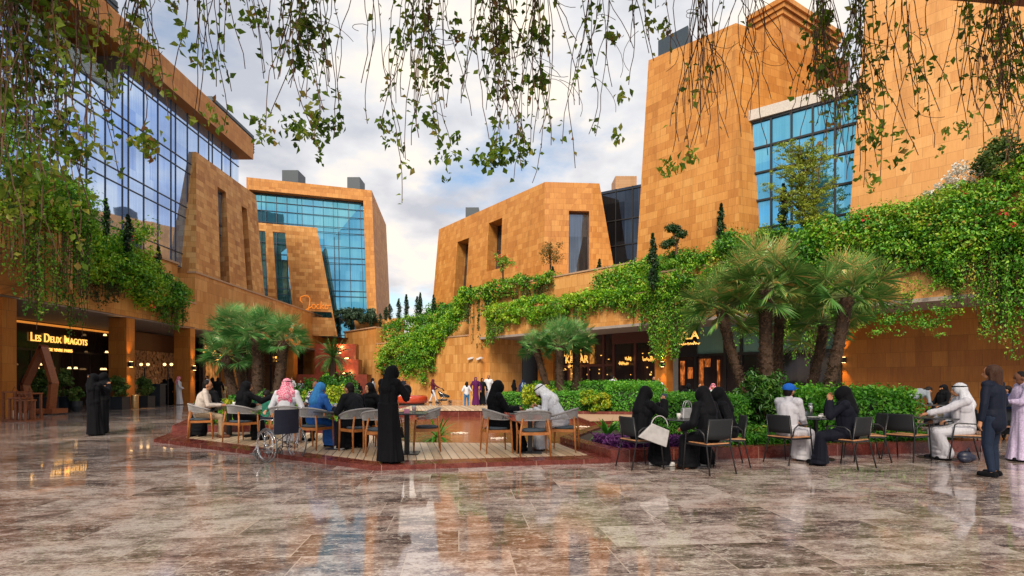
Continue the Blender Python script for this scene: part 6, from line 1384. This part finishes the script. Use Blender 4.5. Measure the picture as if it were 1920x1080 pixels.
def blob(name, mb, vox, mat, parent, fold=0.0, sm=3, hem=None, world=False, freq=(15, 15, 2.6)):
    me = bpy.data.meshes.new('tmp'); me.from_pydata(mb.v, [], mb.f); o = bpy.data.objects.new('tmp', me); COL.objects.link(o)
    md = o.modifiers.new('r', 'REMESH'); md.mode = 'VOXEL'; md.voxel_size = vox; md.adaptivity = 0
    if sm: s2 = o.modifiers.new('s', 'SMOOTH'); s2.factor = .5; s2.iterations = sm
    dg = bpy.context.evaluated_depsgraph_get(); dg.update(); m2 = bpy.data.meshes.new_from_object(o.evaluated_get(dg)); bpy.data.objects.remove(o); bpy.data.meshes.remove(me)
    n = len(m2.vertices); co = np.empty(n * 3, np.float32); m2.vertices.foreach_get('co', co); co = co.reshape(-1, 3).astype(float)
    if fold:
        nr = np.empty(n * 3, np.float32); m2.vertices.foreach_get('normal', nr); nr = nr.reshape(-1, 3)
        d = vnoise(co * np.array(freq), 1.0, len(mb.v) % 97) + .5 * vnoise(co * np.array(freq) * 2.1, 1.0, 5)
        co = co + nr * (d * fold)[:, None]
    if hem is not None: co[:, 2] = np.maximum(co[:, 2], hem)
    m2.vertices.foreach_set('co', co.reshape(-1)); m2.polygons.foreach_set('use_smooth', [True] * len(m2.polygons)); m2.materials.clear(); m2.materials.append(mat); m2.name = name; m2.update()
    ob = bpy.data.objects.new(name, m2); COL.objects.link(ob)
    if parent is not None: ob.parent = parent
    return ob
def ik(S_, T_, a, b, pole):
    S_, T_ = Vector(S_), Vector(T_); d = T_ - S_; L_ = max(.05, min(d.length, (a + b) * .995)); d.normalize(); T_ = S_ + d * L_
    x = (a * a - b * b + L_ * L_) / (2 * L_); h = math.sqrt(max(0, a * a - x * x)); pole = Vector(pole); pole = pole - d * pole.dot(d)
    if pole.length < 1e-3: pole = Vector((0, 0, -1))
    return S_ + d * x + pole.normalized() * h, T_
def person(label, pos, rz, H=1.68, sit=False, lean=0, side=0, yaw=0, pitch=0, hr=None, hl=None, top=None, bottom=None, kind='robe', head='hair', hc=None, skin=1, vox=.011, sleeves=.055, shoes=None, seat=.47, feet=None, long_=False, extra=None, group=None, beard=False, cap=None, bulk=1.0, wide=1.0, phone=False):
    top = top or BLK; bottom = bottom or top; k = H / 1.7; sk = skinm(skin); near = vox < .014
    hipz = (seat + .085) if sit else .525 * H
    hip = Vector((0, 0, hipz)); sp = Vector((math.sin(R(side)), math.sin(R(lean)), math.cos(R(lean)))).normalized()
    chest = hip + sp * .215 * H * 1.0; neck = hip + sp * .315 * H; xr = Vector((1, 0, 0)); fw = sp.cross(xr) * -1; fw = Vector((0, math.cos(R(lean)), -math.sin(R(lean))))
    hp = R(pitch); hf = Vector((-math.sin(R(yaw)) * math.cos(hp), math.cos(R(yaw)) * math.cos(hp), -math.sin(hp))); hu = Vector((math.sin(R(yaw)) * -math.sin(hp), math.sin(hp) * math.cos(R(yaw)), math.cos(hp))).normalized(); hx = hf.cross(hu).normalized()
    hcn = neck + (sp * .5 + hu * .5).normalized() * .115 * k * 1.0 + hf * .018
    rot = Matrix((hx, hf, hu)).transposed()
    shl = {s_: neck - sp * .035 * H + Vector((s_ * .165 * k * bulk, 0, 0)) for s_ in (-1, 1)}
    hpj = {s_: hip + Vector((s_ * .085 * k, 0, -.01)) for s_ in (-1, 1)}
    feet = feet or ({1: (.10, .44, .06), -1: (-.10, .40, .06)} if sit else {1: (.09, .0, .07), -1: (-.09, .03, .07)})
    if isinstance(feet, tuple): feet = {1: feet[0], -1: feet[1]}
    kn, an = {}, {}
    for s_ in (-1, 1): lg = .245 * H if sit else min(.245 * H, (Vector(feet[s_]) - hpj[s_]).length * .503); kn[s_], an[s_] = ik(hpj[s_], feet[s_], lg, lg, (s_ * .12, 1, .5 if sit else .1))
    dflt = {1: (.24, .30, hipz + .12), -1: (-.24, .30, hipz + .12)} if sit else {1: (.30, .06, hipz + .0), -1: (-.30, .06, hipz + .0)}
    hd = {1: hr or dflt[1], -1: hl or dflt[-1]}; el, wr = {}, {}
    for s_ in (-1, 1): el[s_], wr[s_] = ik(shl[s_], hd[s_], .172 * H, .150 * H, (s_ * .55, -.35, -1))
    mb = MB()
    # torso, neck, head
    mb.ell(hip + sp * .02, (.155 * k, .115 * k, .12 * k)); mb.caps(hip, chest, .115 * k, .125 * k, 14); mb.ell(chest, (.16 * k * bulk, .11 * k, .15 * k)); mb.caps(shl[-1], shl[1], .056 * k, .056 * k); mb.caps(neck - sp * .04, hcn, .054 * k, .050 * k)
    mb.ell(hcn + hu * .018, (.075 * k, .094 * k, .098 * k), 20, 14, rot); mb.ell(hcn - hu * .045 + hf * .026, (.052 * k, .060 * k, .062 * k), 14, 10, rot)
    mb.ell(hcn + hf * .096 * k - hu * .018, (.014, .020, .024), 8, 6, rot); mb.ell(hcn + hf * .078 * k - hu * .055, (.026, .014, .012), 8, 6, rot)
    for s_ in (-1, 1): mb.ell(hcn + hx * s_ * .077 * k - hu * .008, (.012, .022, .033), 8, 6, rot)
    for s_ in (-1, 1):
        mb.caps(shl[s_], el[s_], .048 * k, .038 * k); mb.caps(el[s_], wr[s_], .038 * k, .025 * k)
        d = (wr[s_] - el[s_]).normalized(); sd_ = d.cross(Vector((0, 0, 1))); sd_ = sd_.normalized() if sd_.length > .1 else Vector((1, 0, 0)); nn = sd_.cross(d).normalized()
        pc = wr[s_] + d * .045; mb.caps(wr[s_], pc + d * .03, .024, .030, 8)
        for j, (off, ln) in enumerate(((-.028, .060), (-.009, .070), (.010, .066), (.028, .052))):
            b0 = pc + d * .035 + sd_ * off; m0 = b0 + d * ln * .5 - nn * .008; mb.caps(b0, m0, .0092, .0085, 6); mb.caps(m0, m0 + d * ln * .4 - nn * .022, .0085, .0075, 6)
        tb_ = pc - d * .01 - sd_ * .026 * s_; tm = tb_ + d * .03 - sd_ * .022 * s_ - nn * .008; mb.caps(tb_, tm, .011, .0095, 6); mb.caps(tm, tm + d * .028 - nn * .008, .0095, .008, 6)
        lr = .75 if kind == 'robe' else 1.0; mb.caps(hpj[s_], kn[s_], .078 * k * lr, .055 * k * lr); mb.caps(kn[s_], an[s_], .053 * k * lr, .034 * k)
        ft = Vector((an[s_].x + s_ * .02, an[s_].y + .13, .028)); mb.caps((an[s_].x, an[s_].y - .03, .035), ft, .034, .028, 8)
    body = blob('person', mb, min(vox, .0085) if near else vox, sk, None, 0, 2)
    body.location = pos; body.rotation_euler = (0, 0, rz); body['label'] = label; body['category'] = 'person'; ROOT[body.name] = (Matrix.Translation(pos) @ Matrix.Rotation(rz, 4, 'Z')).inverted()
    if group: body['group'] = group
    # eyes and brows
    if near or head in ('hair', 'hijab', 'niqab'):
        mb = MB()
        for s_ in (-1, 1): mb.ell(hcn + hf * .084 * k + hx * s_ * .029 * k + hu * .012, (.010, .006, .006), 8, 6, rot); mb.ell(hcn + hf * .087 * k + hx * s_ * .030 * k + hu * .032, (.017, .006, .004), 8, 6, rot)
        mb.build('eyes', HAIR, body, True, False)
    z0 = .012
    def arms(m_, r0, r1, upto=1.0):
        for s_ in (-1, 1): m_.caps(shl[s_], el[s_], r0, (r0 + r1) / 2 * .95); m_.caps(el[s_], el[s_].lerp(wr[s_], .92 * upto), (r0 + r1) / 2, r1)
    def torso(m_, g_=.022):
        m_.ell(hip + sp * .03, (.165 * k + g_, .12 * k + g_, .14 * k)); m_.caps(hip, chest, .125 * k + g_, .13 * k + g_, 14); m_.ell(chest, (.165 * k * bulk + g_, .115 * k + g_, .16 * k)); m_.caps(shl[-1], shl[1], .060 * k + g_ * .5, .060 * k + g_ * .5); m_.caps(neck - sp * .05, neck + sp * .015, .07 * k, .062 * k)
    if kind == 'robe':
        mb = MB(); torso(mb, .028 * wide); arms(mb, .058 * k + .01, sleeves)
        if sit:
            for s_ in (-1, 1): mb.caps(hpj[s_], kn[s_] + Vector((0, 0, .01)), .108 * k, .082 * k, 12); mb.caps(kn[s_], (an[s_].x * 1.1, an[s_].y, .12), .082 * k, .10 * k, 12)
            mb.caps(hip + Vector((0, .08, .02)), (kn[1] + kn[-1]) / 2 + Vector((0, -.02, -.0)), .10, .085, 12)
            kc = (kn[1] + kn[-1]) / 2; ac = (an[1] + an[-1]) / 2
            for t in np.linspace(0, 1, 6): c_ = lerp(kc, Vector((ac.x, ac.y + .0, .05)), t); mb.ell(c_, ((.13 + .07 * t) * wide, (.07 + .06 * t) * wide, .09), 14, 8)
            hem = .035
        else:
            prof = [(.185, 0), (.19, .25), (.20, .5), (.225, .8), (.25, .97), (.255, 1.0)]; n = 28; zt = hipz + .12
            hem = .03; vs = []; mb2 = MB(); ft_ = (Vector(an[1]) + Vector(an[-1])) / 2
            for r_, t in prof:
                z = zt + (hem - zt) * t; cx = hip.x + (ft_.x - hip.x) * t; cy = (hip.y) + (ft_.y + .04 - hip.y) * t
                for j in range(n): a = 2 * math.pi * j / n; rr = r_ * max(wide, .88) * k * (1 + .06 * t * math.sin(7 * a + 1) + .035 * t * math.sin(11 * a)); vs.append((cx + rr * math.cos(a) * (1 if t < .3 else 1), cy + rr * math.sin(a) * .84, z))
            m_ = len(prof); mb.add(vs, [(i * n + j, i * n + (j + 1) % n, (i + 1) * n + (j + 1) % n, (i + 1) * n + j)[::-1] for i in range(m_ - 1) for j in range(n)] + [tuple(range(n)), tuple((m_ - 1) * n + j for j in range(n))[::-1]])
        blob({WHT.name: 'thobe'}.get(top.name, 'robe'), mb, vox, top, body, .013 if sit else .019, 2, hem, freq=(15, 15, 2.6) if sit else (17, 17, 1.1))
    else:
        mb = MB(); torso(mb, .016); arms(mb, .054 * k + .006, sleeves if sleeves < .05 else .040, extra.get('sl', 1.0) if extra else 1.0)
        if extra and extra.get('coat'):
            mb.caps(hip + Vector((0, 0, .08)), hip - Vector((0, 0, extra['coat'])), .145, .158, 16)
        blob('jacket' if extra and extra.get('coat') else 'shirt', mb, vox, top, body, .006, 3)
        mb = MB()
        for s_ in (-1, 1): mb.caps(hpj[s_], kn[s_], .096 * k, .068 * k, 12); mb.caps(kn[s_], kn[s_].lerp(an[s_], .93), .066 * k, .048 * k * (extra.get('flare', 1) if extra else 1), 12)
        mb.ell(hip + Vector((0, 0, -.01)), (.16 * k, .128 * k, .12)); blob('trousers', mb, vox, bottom, body, .006, 2)
    # shoes
    mb = MB()
    for s_ in (-1, 1): a_ = an[s_]; mb.caps((a_.x, a_.y - .04, .040), (a_.x + s_ * .02, a_.y + .14, .036), .040, .036, 10); mb.box((a_.x + s_ * .01, a_.y + .05, .012), (.075, .24, .02))
    blob('shoes', mb, max(.009, vox * .9), shoes or BLK, body, 0, 1)
    # head covering
    hc = hc or (HAIR if head == 'hair' else top); mb = MB()
    if head == 'hair':
        mb.ell(hcn + hu * .036 * k - hf * .022 * k, (.083 * k, .090 * k, .090 * k), 20, 14, rot); mb.ell(hcn - hf * .045 * k - hu * .015, (.072 * k, .060 * k, .075 * k), 16, 10, rot)
        if long_: 
            mb.ell(hcn + hu * .02 - hf * .02, (.090, .104, .108), 18, 12, rot); mb.caps(hcn - hf * .05 + hu * .02, hcn - hf * .075 - Vector((0, 0, long_ if long_ > 1e-3 and long_ is not True else .22)), .078, .055, 14); mb.caps(hcn + hx * .06, hcn + hx * .07 - Vector((0, 0, .16)), .035, .022); mb.caps(hcn - hx * .06, hcn - hx * .07 - Vector((0, 0, .16)), .035, .022)
        blob('hair', mb, max(.008, vox * .8), hc, body, .003, 2, freq=(40, 40, 8))
    elif head in ('hijab', 'niqab', 'hood'):
        mb.ell(hcn + hu * .022 - hf * .026, (.099 * k, .112 * k, .122 * k), 20, 14, rot); mb.caps(hcn - hu * .06 - hf * .01, neck - sp * .02, .080 * k, .095 * k, 14)
        mb.ell(neck - sp * .055, (.175 * k, .125 * k, .085 * k), 18, 10); mb.ell(neck - sp * .12 + fw * .04, (.14 * k, .09 * k, .12 * k), 16, 10)
        mb.caps(hcn - hf * .06, neck - sp * .16 - fw * .06, .085 * k, .13 * k, 14)
        if head == 'hood': mb.ell(hcn + hf * .004, (.094 * k, .112 * k, .118 * k), 16, 12, rot)
        if head == 'niqab': mb.ell(hcn - hu * .055 + hf * .024, (.074 * k, .088 * k, .060 * k), 14, 10, rot); mb.caps(hcn - hu * .07 + hf * .06, hcn - hu * .20 + hf * .055, .05, .065, 10); mb.ell(hcn + hu * .062 + hf * .03, (.078 * k, .082 * k, .050 * k), 14, 10, rot)
        blob('headscarf', mb, vox, hc, body, .006, 2)
    elif head == 'ghutra':
        mb.ell(hcn + hu * .03 - hf * .018, (.100 * k, .112 * k, .110 * k), 20, 14, rot); bk = -fw
        mb.caps(hcn - hf * .06, neck - sp * .12 + bk * .10, .090, .13, 14, .8); mb.caps(hcn + hx * .075 - hf * .02, neck + hx * .13 - sp * .10 - hf * .0, .045, .075, 10); mb.caps(hcn - hx * .075 - hf * .02, neck - hx * .13 - sp * .10, .045, .075, 10)
        mb.caps(neck + Vector((-.13, 0, 0)) - sp * .05 + bk * .05, neck + Vector((.13, 0, 0)) - sp * .05 + bk * .05, .07, .07, 12); mb.ell(neck - sp * .2 + bk * .11, (.15, .045, .13), 14, 8)
        blob('headscarf', mb, vox, hc, body, .007, 2)
        if cap != 'noband': mb = MB(); ctr = hcn + hu * .075 - hf * .01; mb.tube([ctr + hx * (.093 * math.cos(a)) + hf * (.107 * math.sin(a)) + hu * .004 for a in np.linspace(0, 6.283, 25)], .011, 7, False); mb.build('head_cord', BLK, body, True, False)
    if cap == 'cap':
        mb = MB(); mb.ell(hcn + hu * .058 - hf * .010, (.096, .112, .086), 20, 14, rot); mb.ell(hcn + hf * .130 + hu * .050, (.068, .085, .013), 16, 8, rot); blob('cap', mb, .007, extra['capmat'], body, 0, 1)
    if cap == 'band':
        mb = MB(); ctr = hcn + hu * .03; mb.tube([ctr + hx * (.088 * math.cos(a)) - hf * .01 + hu * (.095 * math.sin(a)) for a in np.linspace(-.5, 3.64, 19)], .014, 7); mb.build('headband', WHT, body, True, False)
    if beard: mb = MB(); mb.ell(hcn - hu * .062 + hf * .036, (.055, .058, .05), 14, 10, rot); mb.build('beard', HAIR, body, True, False)
    if phone:
        c_ = (wr[1] + wr[-1]) / 2 if phone is True else wr[1]; d = (wr[1] - el[1]).normalized(); c_ = c_ + d * .11; w = Matrix.Translation(pos) @ Matrix.Rotation(rz, 4, 'Z') @ c_
        mb = MB(); mb.box(w, (.075, .012, .15) if phone is True else (.15, .012, .075), rz, R(-25)); o = mb.build('phone', cloth('phone_case', (.05, .06, .08), .25), None, bevel=.004)
        tag(o, 'mobile phone held by the ' + ' '.join(label.split(',')[0].split()[:10]), 'phone')
    return body
def seatp(ch, dz=0, back=-.02): 
    c = CH[ch] if isinstance(ch, str) else ch; rz = c.rotation_euler.z; f = Vector((-math.sin(rz), math.cos(rz), 0)); return Vector(c.location) + f * back, rz
def sitter(label, ch, dr=0, back=-.02, **k):
    p, rz = seatp(ch, 0, back); return person(label, p, rz + R(dr), sit=True, seat=.48 if isinstance(ch, str) else .465, **k)
MC = {round(o.location.x * 100): o for o in bpy.data.objects if o.name.startswith('metal_chair')}
def mch(px, py): 
    q = G(px, py); return min(MC.values(), key=lambda o: (Vector(o.location) - q).length)
KH = cloth('khaki', (.36, .27, .18)); PALE = cloth('pale_linen', (.50, .44, .40)); BLUE = cloth('royal_blue', (.02, .10, .36), .7, .2); BLUEN = cloth('ink_blue', (.012, .035, .13))
# --- deck
sitter('man in a pale linen shirt and khaki trousers seated at the far left table', 'a', 0, H=1.74, lean=12, kind='shirt', top=PALE, bottom=KH, hr=(.20, .42, .76), hl=(-.12, .44, .76), skin=1, vox=.010, shoes=cloth('brown_leather', (.12, .05, .03)), yaw=-8, pitch=6)
woven_chair('woven chair behind the far left table, under the woman whose face is veiled', P(393, 717, 13.25) * 1 + Vector((0, 0, ZD - HC)), R(172))
p = P(393, 717, 13.2); p.z = ZD; person('woman in black with only her eyes showing behind the far left table', p, R(176), H=1.62, sit=True, head='niqab', vox=.012, lean=6, yaw=-12, wide=1.05, seat=.48)
sitter('woman in black reaching her arm over the far left table', 'b', -4, H=1.66, head='hijab', lean=14, hr=(.36, .52, .98), hl=(-.14, .42, .78), vox=.010, yaw=-38, sleeves=.06)
p = P(500, 717, 13.0); p.z = ZD; person('small dark haired girl in green at the far left table', p, R(165), H=1.24, sit=True, kind='shirt', top=cloth('green', (.02, .14, .10)), head='hair', long_=.14, hc=HAIR, vox=.011, skin=0, hr=(.16, .22, .88), seat=.42)
woven_chair('woven chair under the small girl in green', P(500, 717, 13.05) + Vector((0, 0, ZD - HC)), R(165))
sitter('man in a white robe and pink checked headscarf beyond the wheelchair', 'c', -8, H=1.76, top=WHT, head='ghutra', hc=M['c_check'], lean=8, yaw=-14, vox=.010, sleeves=.048, bulk=1.06, beard=True)
sitter('woman in a blue headscarf and blue robe with her back to the viewer', 'd', -10, H=1.60, top=BLUE, head='hijab', hc=cloth('mid_blue', (.03, .17, .42), .7, .2), lean=14, yaw=-18, pitch=12, vox=.010, hr=(.2, .42, .78), hl=(-.1, .42, .78))
p = P(597, 717, 12.2); p.z = ZD; person('smiling person in a dark patterned top facing the viewer behind the blue headscarf', p, R(168), H=1.68, sit=True, kind='shirt', top=M['c_pat'], bottom=BLK, head='hair', skin=2, vox=.011, lean=8, hr=(.12, .34, .80), hl=(-.1, .34, .80), seat=.48)
woven_chair('woven chair under the smiling person in the patterned top', P(597, 717, 12.25) + Vector((0, 0, ZD - HC)), R(168))
sitter('dark haired person in a black coat leaning left over the table', 'e', 6, H=1.72, top=cloth('charcoal', (.006, .007, .010)), kind='robe', head='hair', lean=26, yaw=10, pitch=10, vox=.010, hr=(.05, .50, .78), hl=(-.16, .52, .78), skin=1, shoes=cloth('white_shoe', (.5, .5, .5)))
sitter('guest in black partly hidden behind the standing woman on the deck', 'k', 0, H=1.6, head='hijab', lean=16, vox=.012)
p = G(728, 868, ZD - .005); SB = person('standing woman in a long black robe looking down at her phone on the deck edge', p, R(-28), H=1.60, head='hood', lean=5, yaw=-18, pitch=34, hr=(.12, .32, 1.20), hl=(-.05, .32, 1.17), vox=.010, sleeves=.075, wide=1.0, phone=True)
sitter('woman in black seated by the water with a phone in her lap', 'h', 4, H=1.66, head='hood', lean=2, pitch=20, vox=.010, hr=(.10, .40, .80), hl=(-.06, .40, .80), phone=True, feet=((.08, .50, .06), (-.08, .46, .06)), shoes=BLK, wide=1.05)
sitter('man in a white robe and white headscarf bending over his plate', 'j', 4, H=1.76, top=WHT, head='ghutra', hc=cloth('bright_white', (.70, .72, .76)), lean=34, pitch=34, vox=.010, sleeves=.048, hr=(.10, .46, .82), hl=(-.12, .48, .80), beard=True, feet=((.1, .34, .06), (-.1, .42, .06)), back=.06, shoes=cloth('brown_leather', (.12, .05, .03)))
# --- ground level tables
sitter('woman in black holding up a phone at the round table', mch(1200, 876), 4, H=1.68, head='hood', lean=12, pitch=8, yaw=6, hr=(.10, .42, 1.06), hl=(-.04, .42, 1.00), vox=.010, sleeves=.062, phone='land', shoes=cloth('white_shoe', (.5, .5, .5)), wide=1.08, feet=((.10, .44, .06), (-.10, .36, .06)))
sitter('woman in black nearest the viewer with her back turned at the round table', mch(1329, 885), 6, H=1.68, head='hood', lean=12, pitch=10, yaw=8, vox=.010, sleeves=.06, wide=1.12, shoes=cloth('brown_leather', (.12, .05, .03)))
sitter('second woman in black turned left behind her neighbour at the round table', mch(1364, 872), 4, H=1.66, head='hood', lean=16, pitch=8, vox=.010, sleeves=.06, wide=1.1, feet=((.05, .30, .06), (-.12, .46, .06)), shoes=cloth('white_shoe', (.5, .5, .5)))
sitter('man in a blue cap and white robe at the round table', mch(1478, 868), 4, H=1.74, top=cloth('off_white', (.50, .50, .56), .8, .06), head='hair', cap='cap', extra={'capmat': cloth('cap_blue', (.01, .12, .55), .6)}, lean=3, vox=.010, sleeves=.047, hr=(.06, .36, .66), hl=(-.12, .36, .68), skin=1, beard=True, shoes=cloth('brown_leather', (.12, .05, .03)))
sitter('woman in black drinking from a cup at the round table', mch(1590, 875), 32, H=1.66, head='hood', hc=BLK, top=cloth('navy_black', (.004, .005, .012)), lean=8, yaw=4, vox=.010, hr=(.05, .28, 1.08), hl=(-.10, .28, 1.05), sleeves=.056, wide=1.12)
sitter('man in a white robe stretching his arm to the orange juice', mch(1806, 863), 4, H=1.76, top=cloth('off_white', (.50, .50, .56), .8, .06), head='ghutra', hc=WHT, lean=6, vox=.010, sleeves=.052, hr=(.10, .42, .68), hl=(-.12, .62, .80), feet=((.1, .38, .06), (-.1, .30, .06)))
p = P(1790, 717, 10.9); p.z = 0; person('boy in white with a white band round his dark hair at the juice table', p, R(80), H=1.30, sit=True, kind='shirt', top=WHT, bottom=WHT, head='hair', cap='band', vox=.011, seat=.40, hr=(.15, .35, .72))
metal_chair('black metal chair under the boy with the white headband', P(1792, 717, 10.9) + Vector((0, 0, -HC)), R(80))
p = G(1862, 893); person('woman in a dark blue trouser suit standing with her back to the viewer', p, R(22), H=1.66, kind='suit', top=cloth('suit_navy', (.005, .008, .020), .7, .15), bottom=cloth('suit_navy2', (.010, .018, .040), .7, .15), head='hair', long_=.27, hc=BHAIR, yaw=22, vox=.009, skin=1, extra={'coat': .10, 'flare': .95}, sleeves=.040, hl=(-.27, .02, .80), hr=(.26, .12, .86), bulk=1.0, feet=((.13, .03, .07), (-.09, -.03, .07)))
p = P(1918, 717, 9.3); p.z = 0; person('woman in a striped blouse and dark skirt looking at her phone at the right edge', p, R(72), H=1.60, kind='robe', top=cloth('lilac_stripe', (.45, .38, .55), .8, .25, 40), head='hair', skin=2, pitch=18, hr=(.10, .28, 1.06), hl=(-.06, .28, 1.04), vox=.011, sleeves=.045, wide=.8, phone='land')
p = P(1903, 717, 13.0); p.z = 0; person('seated person in dark blue resting chin on hand at the far right', p, R(60), H=1.66, sit=True, kind='shirt', top=BLUEN, bottom=BLK, head='hair', hr=(.06, .26, 1.02), vox=.013, lean=14)
metal_chair('black metal chair under the person resting chin on hand', p + Vector((0, 0, 0)), R(60))
p = P(1702, 717, 15.5); p.z = 0; person('man in a grey shirt bending over behind the broad hedge', p, R(-84), H=1.76, kind='shirt', top=cloth('grey', (.20, .23, .27)), bottom=BLK, head='hair', lean=72, pitch=60, hr=(.15, .62, .72), hl=(-.15, .62, .72), vox=.014)
sitter('woman in black with only her eyes showing seated before the orange wall', mch(1768, 800), 30, H=1.64, head='niqab', vox=.013, wide=1.05)
# --- left side standing people
p = G(176, 817); person('woman in a long black coat with a pale lining, photographing at the left', p, R(-8), H=1.62, head='hood', yaw=-25, hr=(.10, .34, 1.30), hl=(-.10, .30, 1.22), vox=.012, sleeves=.06, wide=.86)
p = G(194, 812); person('woman in black holding a phone up to her face beside the first', p, R(150), H=1.66, head='hood', hr=(.06, .30, 1.44), hl=(-.06, .30, 1.42), vox=.012, sleeves=.06, wide=.8, phone='land')
p = G(289, 757); p.y += 1.4; person('man in a dark suit and white shirt behind the host desk', p, R(175), H=1.80, kind='shirt', top=NAVY, bottom=BLK, head='hair', vox=.018, beard=True)
p = G(308, 757.5); person('woman in black at the left of a pair before the host desk', p, R(200), H=1.62, head='hood', vox=.018, wide=1.15)
p = G(320, 758.5); person('woman in black holding a cup right of the host desk', p, R(160), H=1.66, head='hood', vox=.018, wide=1.15, hr=(.08, .3, 1.15))
p = G(335, 759); person('man in a white robe and pink headscarf walking past the third column', p, R(-60), H=1.76, top=WHT, head='ghutra', hc=M['c_check'], cap='noband', vox=.016, wide=.9, hr=(.2, .25, 1.0))
for lab, px, py, rz, kw_ in [
    ('tall man in a pale shirt walking behind the seated couple', 388, 758, 140, dict(H=1.84, kind='shirt', top=WHT, bottom=cloth('grey', (.20, .23, .27)), head='hair', beard=True)),
    ('woman in black beside the tall man in the pale shirt', 398, 758, 160, dict(H=1.70, head='hood')),
    ('person in black left of the child in yellow', 409, 758, 20, dict(H=1.70, head='hood')),
    ('child in a yellow top under the left palm crowns', 420, 757, 170, dict(H=1.30, kind='shirt', top=cloth('pale_yellow', (.55, .42, .20)), bottom=KH, head='hair', skin=1)),
    ('man in a white shirt far off between the left palms and the fountain', 548, 752, 150, dict(H=1.78, kind='shirt', top=WHT, bottom=BLK, head='hair')),
    ('person in grey standing before the dark opening left of the fountain', 564, 752, 180, dict(H=1.55, kind='shirt', top=cloth('grey', (.20, .23, .27)), bottom=BLK, head='hair')),
    ('woman in a pale coat and black headscarf standing right of the fountain', 699, 752, -70, dict(H=1.72, top=cloth('pale_blue', (.40, .46, .55)), head='hijab', hc=BLK, wide=.8)),
    ('man in black standing behind the red round bench', 755, 752, 170, dict(H=1.74, kind='shirt', top=BLK, bottom=BLK, head='hair', hr=(.1, .28, 1.2))),
    ('girl in a white T-shirt and jeans seen from behind', 875, 764, 15, dict(H=1.42, kind='shirt', top=WHT, bottom=cloth('denim', (.03, .16, .36)), head='hair', long_=.2, skin=0, extra={'sl': .3})),
    ('woman in a plum coloured long dress walking with the girl', 892, 760, 190, dict(H=1.72, top=cloth('plum', (.09, .012, .08)), head='hijab', wide=.9)),
    ('woman in a black open robe beside the plum dress', 904, 759, 200, dict(H=1.66, top=cloth('charcoal', (.006, .007, .010)), head='hijab', wide=.8)),
    ('tall bearded man in a white robe walking with the family', 916, 758, 180, dict(H=1.86, top=WHT, head='hair', beard=True, wide=.85, vox=.016)),
    ('man in a pale shirt looking sideways behind the right middle hedge', 1148, 765, -60, dict(H=1.80, kind='shirt', top=WHT, bottom=BLK, head='hair', beard=True, hr=(.1, .2, 1.5))),
    ('woman in black near the dark entrance', 964, 750, -60, dict(H=1.62, head='hood')),
    ('woman in dark blue bending near the dark entrance', 976, 750, -60, dict(H=1.66, head='hood', top=BLUEN, lean=25)),
    ('person in a pale blue shirt stooping before the dark entrance', 987, 750, 60, dict(H=1.70, kind='shirt', top=cloth('sky_blue', (.30, .42, .60)), bottom=BLK, head='hair', lean=30)),
    ('man with a dark beard behind the phone woman, near the sconce column', 1226, 768, 180, dict(H=1.70, kind='shirt', top=cloth('grey', (.20, .23, .27)), bottom=BLK, head='hair', beard=True)),
    ('person in a white top just right of the bearded man near the sconce column', 1235, 769, 150, dict(H=1.62, kind='shirt', top=WHT, bottom=BLK, head='hair'))]:
    kw_ = dict(kw_); v_ = kw_.pop('vox', .018); person(lab, G(px, py), R(rz), vox=v_, **kw_)
p = G(812, 755); person('woman with a maroon headscarf and white trousers pushing a stroller', p, R(-92), H=1.62, kind='shirt', top=cloth('maroon', (.10, .015, .03)), bottom=WHT, head='hijab', hc=cloth('maroon', (.10, .015, .03)), hr=(.18, .42, 1.0), hl=(-.18, .42, 1.0), vox=.016, feet=((.09, .25, .07), (-.09, -.25, .07)), extra={'coat': .1})
# people sitting far off
for lab, px, Y, rz, kw_ in [('person in black sitting at the foot of the fountain, left of a pair', 661, 43, 180, dict(head='hood')), ('person in black sitting at the foot of the fountain, right of a pair', 673, 43, 180, dict(head='niqab')), ('stooped person sitting left of the fountain blocks', 577, 42, 60, dict(head='hair', kind='shirt', top=BLK, lean=30)),
    ('woman in black seated in front of the orange lit shop door', 1291, 22, 160, dict(head='hood')), ('man in a pink checked headscarf seated beyond the clipped hedge', 1337, 20.5, 150, dict(head='ghutra', hc=M['c_check'], top=WHT)), ('person in a blue top seated in front of the dark shop glass', 1392, 22, 170, dict(head='hair', kind='shirt', top=cloth('denim', (.03, .16, .36)))), ('woman in black seated at the foot of the leaning palm', 1406, 20.5, 80, dict(head='hood')), ('person in black seated behind the woman at the shop door', 1312, 24.5, 190, dict(head='hair', kind='shirt', top=BLK))]:
    p = P(px, 717, Y); p.z = 0; kw_ = dict(kw_); kw_.setdefault('H', 1.68); person(lab, p, R(rz), sit=True, vox=.018, **kw_); metal_chair('chair under the ' + ' '.join(lab.split(',')[0].split()[:12]) + (', left one' if 'left of a pair' in lab else ', right one' if 'right of a pair' in lab else ''), p, R(rz))
for i, (px, Y) in enumerate(((1303, 21.3), (1372, 21.2), (1750, 15.0))): table(['round café table before the orange lit shop door', 'round café table beyond the clipped hedge near the dark glass', 'round table beside the veiled woman at the orange wall'][i], P(px, 717, Y) + Vector((0, 0, -HC)), 0, False, .7)

for m_ in (BLK, NAVY, M['c_charcoal'], M['c_navy_black'], M['c_suit_navy']):
    b_ = [n for n in m_.node_tree.nodes if n.type == 'BSDF_PRINCIPLED'][0]; b_.inputs['Sheen Weight'].default_value = .04; b_.inputs['Sheen Roughness'].default_value = .4; b_.inputs['Sheen Tint'].default_value = (.5, .6, 1, 1)
for o in bpy.data.objects:
    if 'label' in o and not 4 <= len(o['label'].split()) <= 16: print('LABEL', o.name, len(o['label'].split()), o['label'])
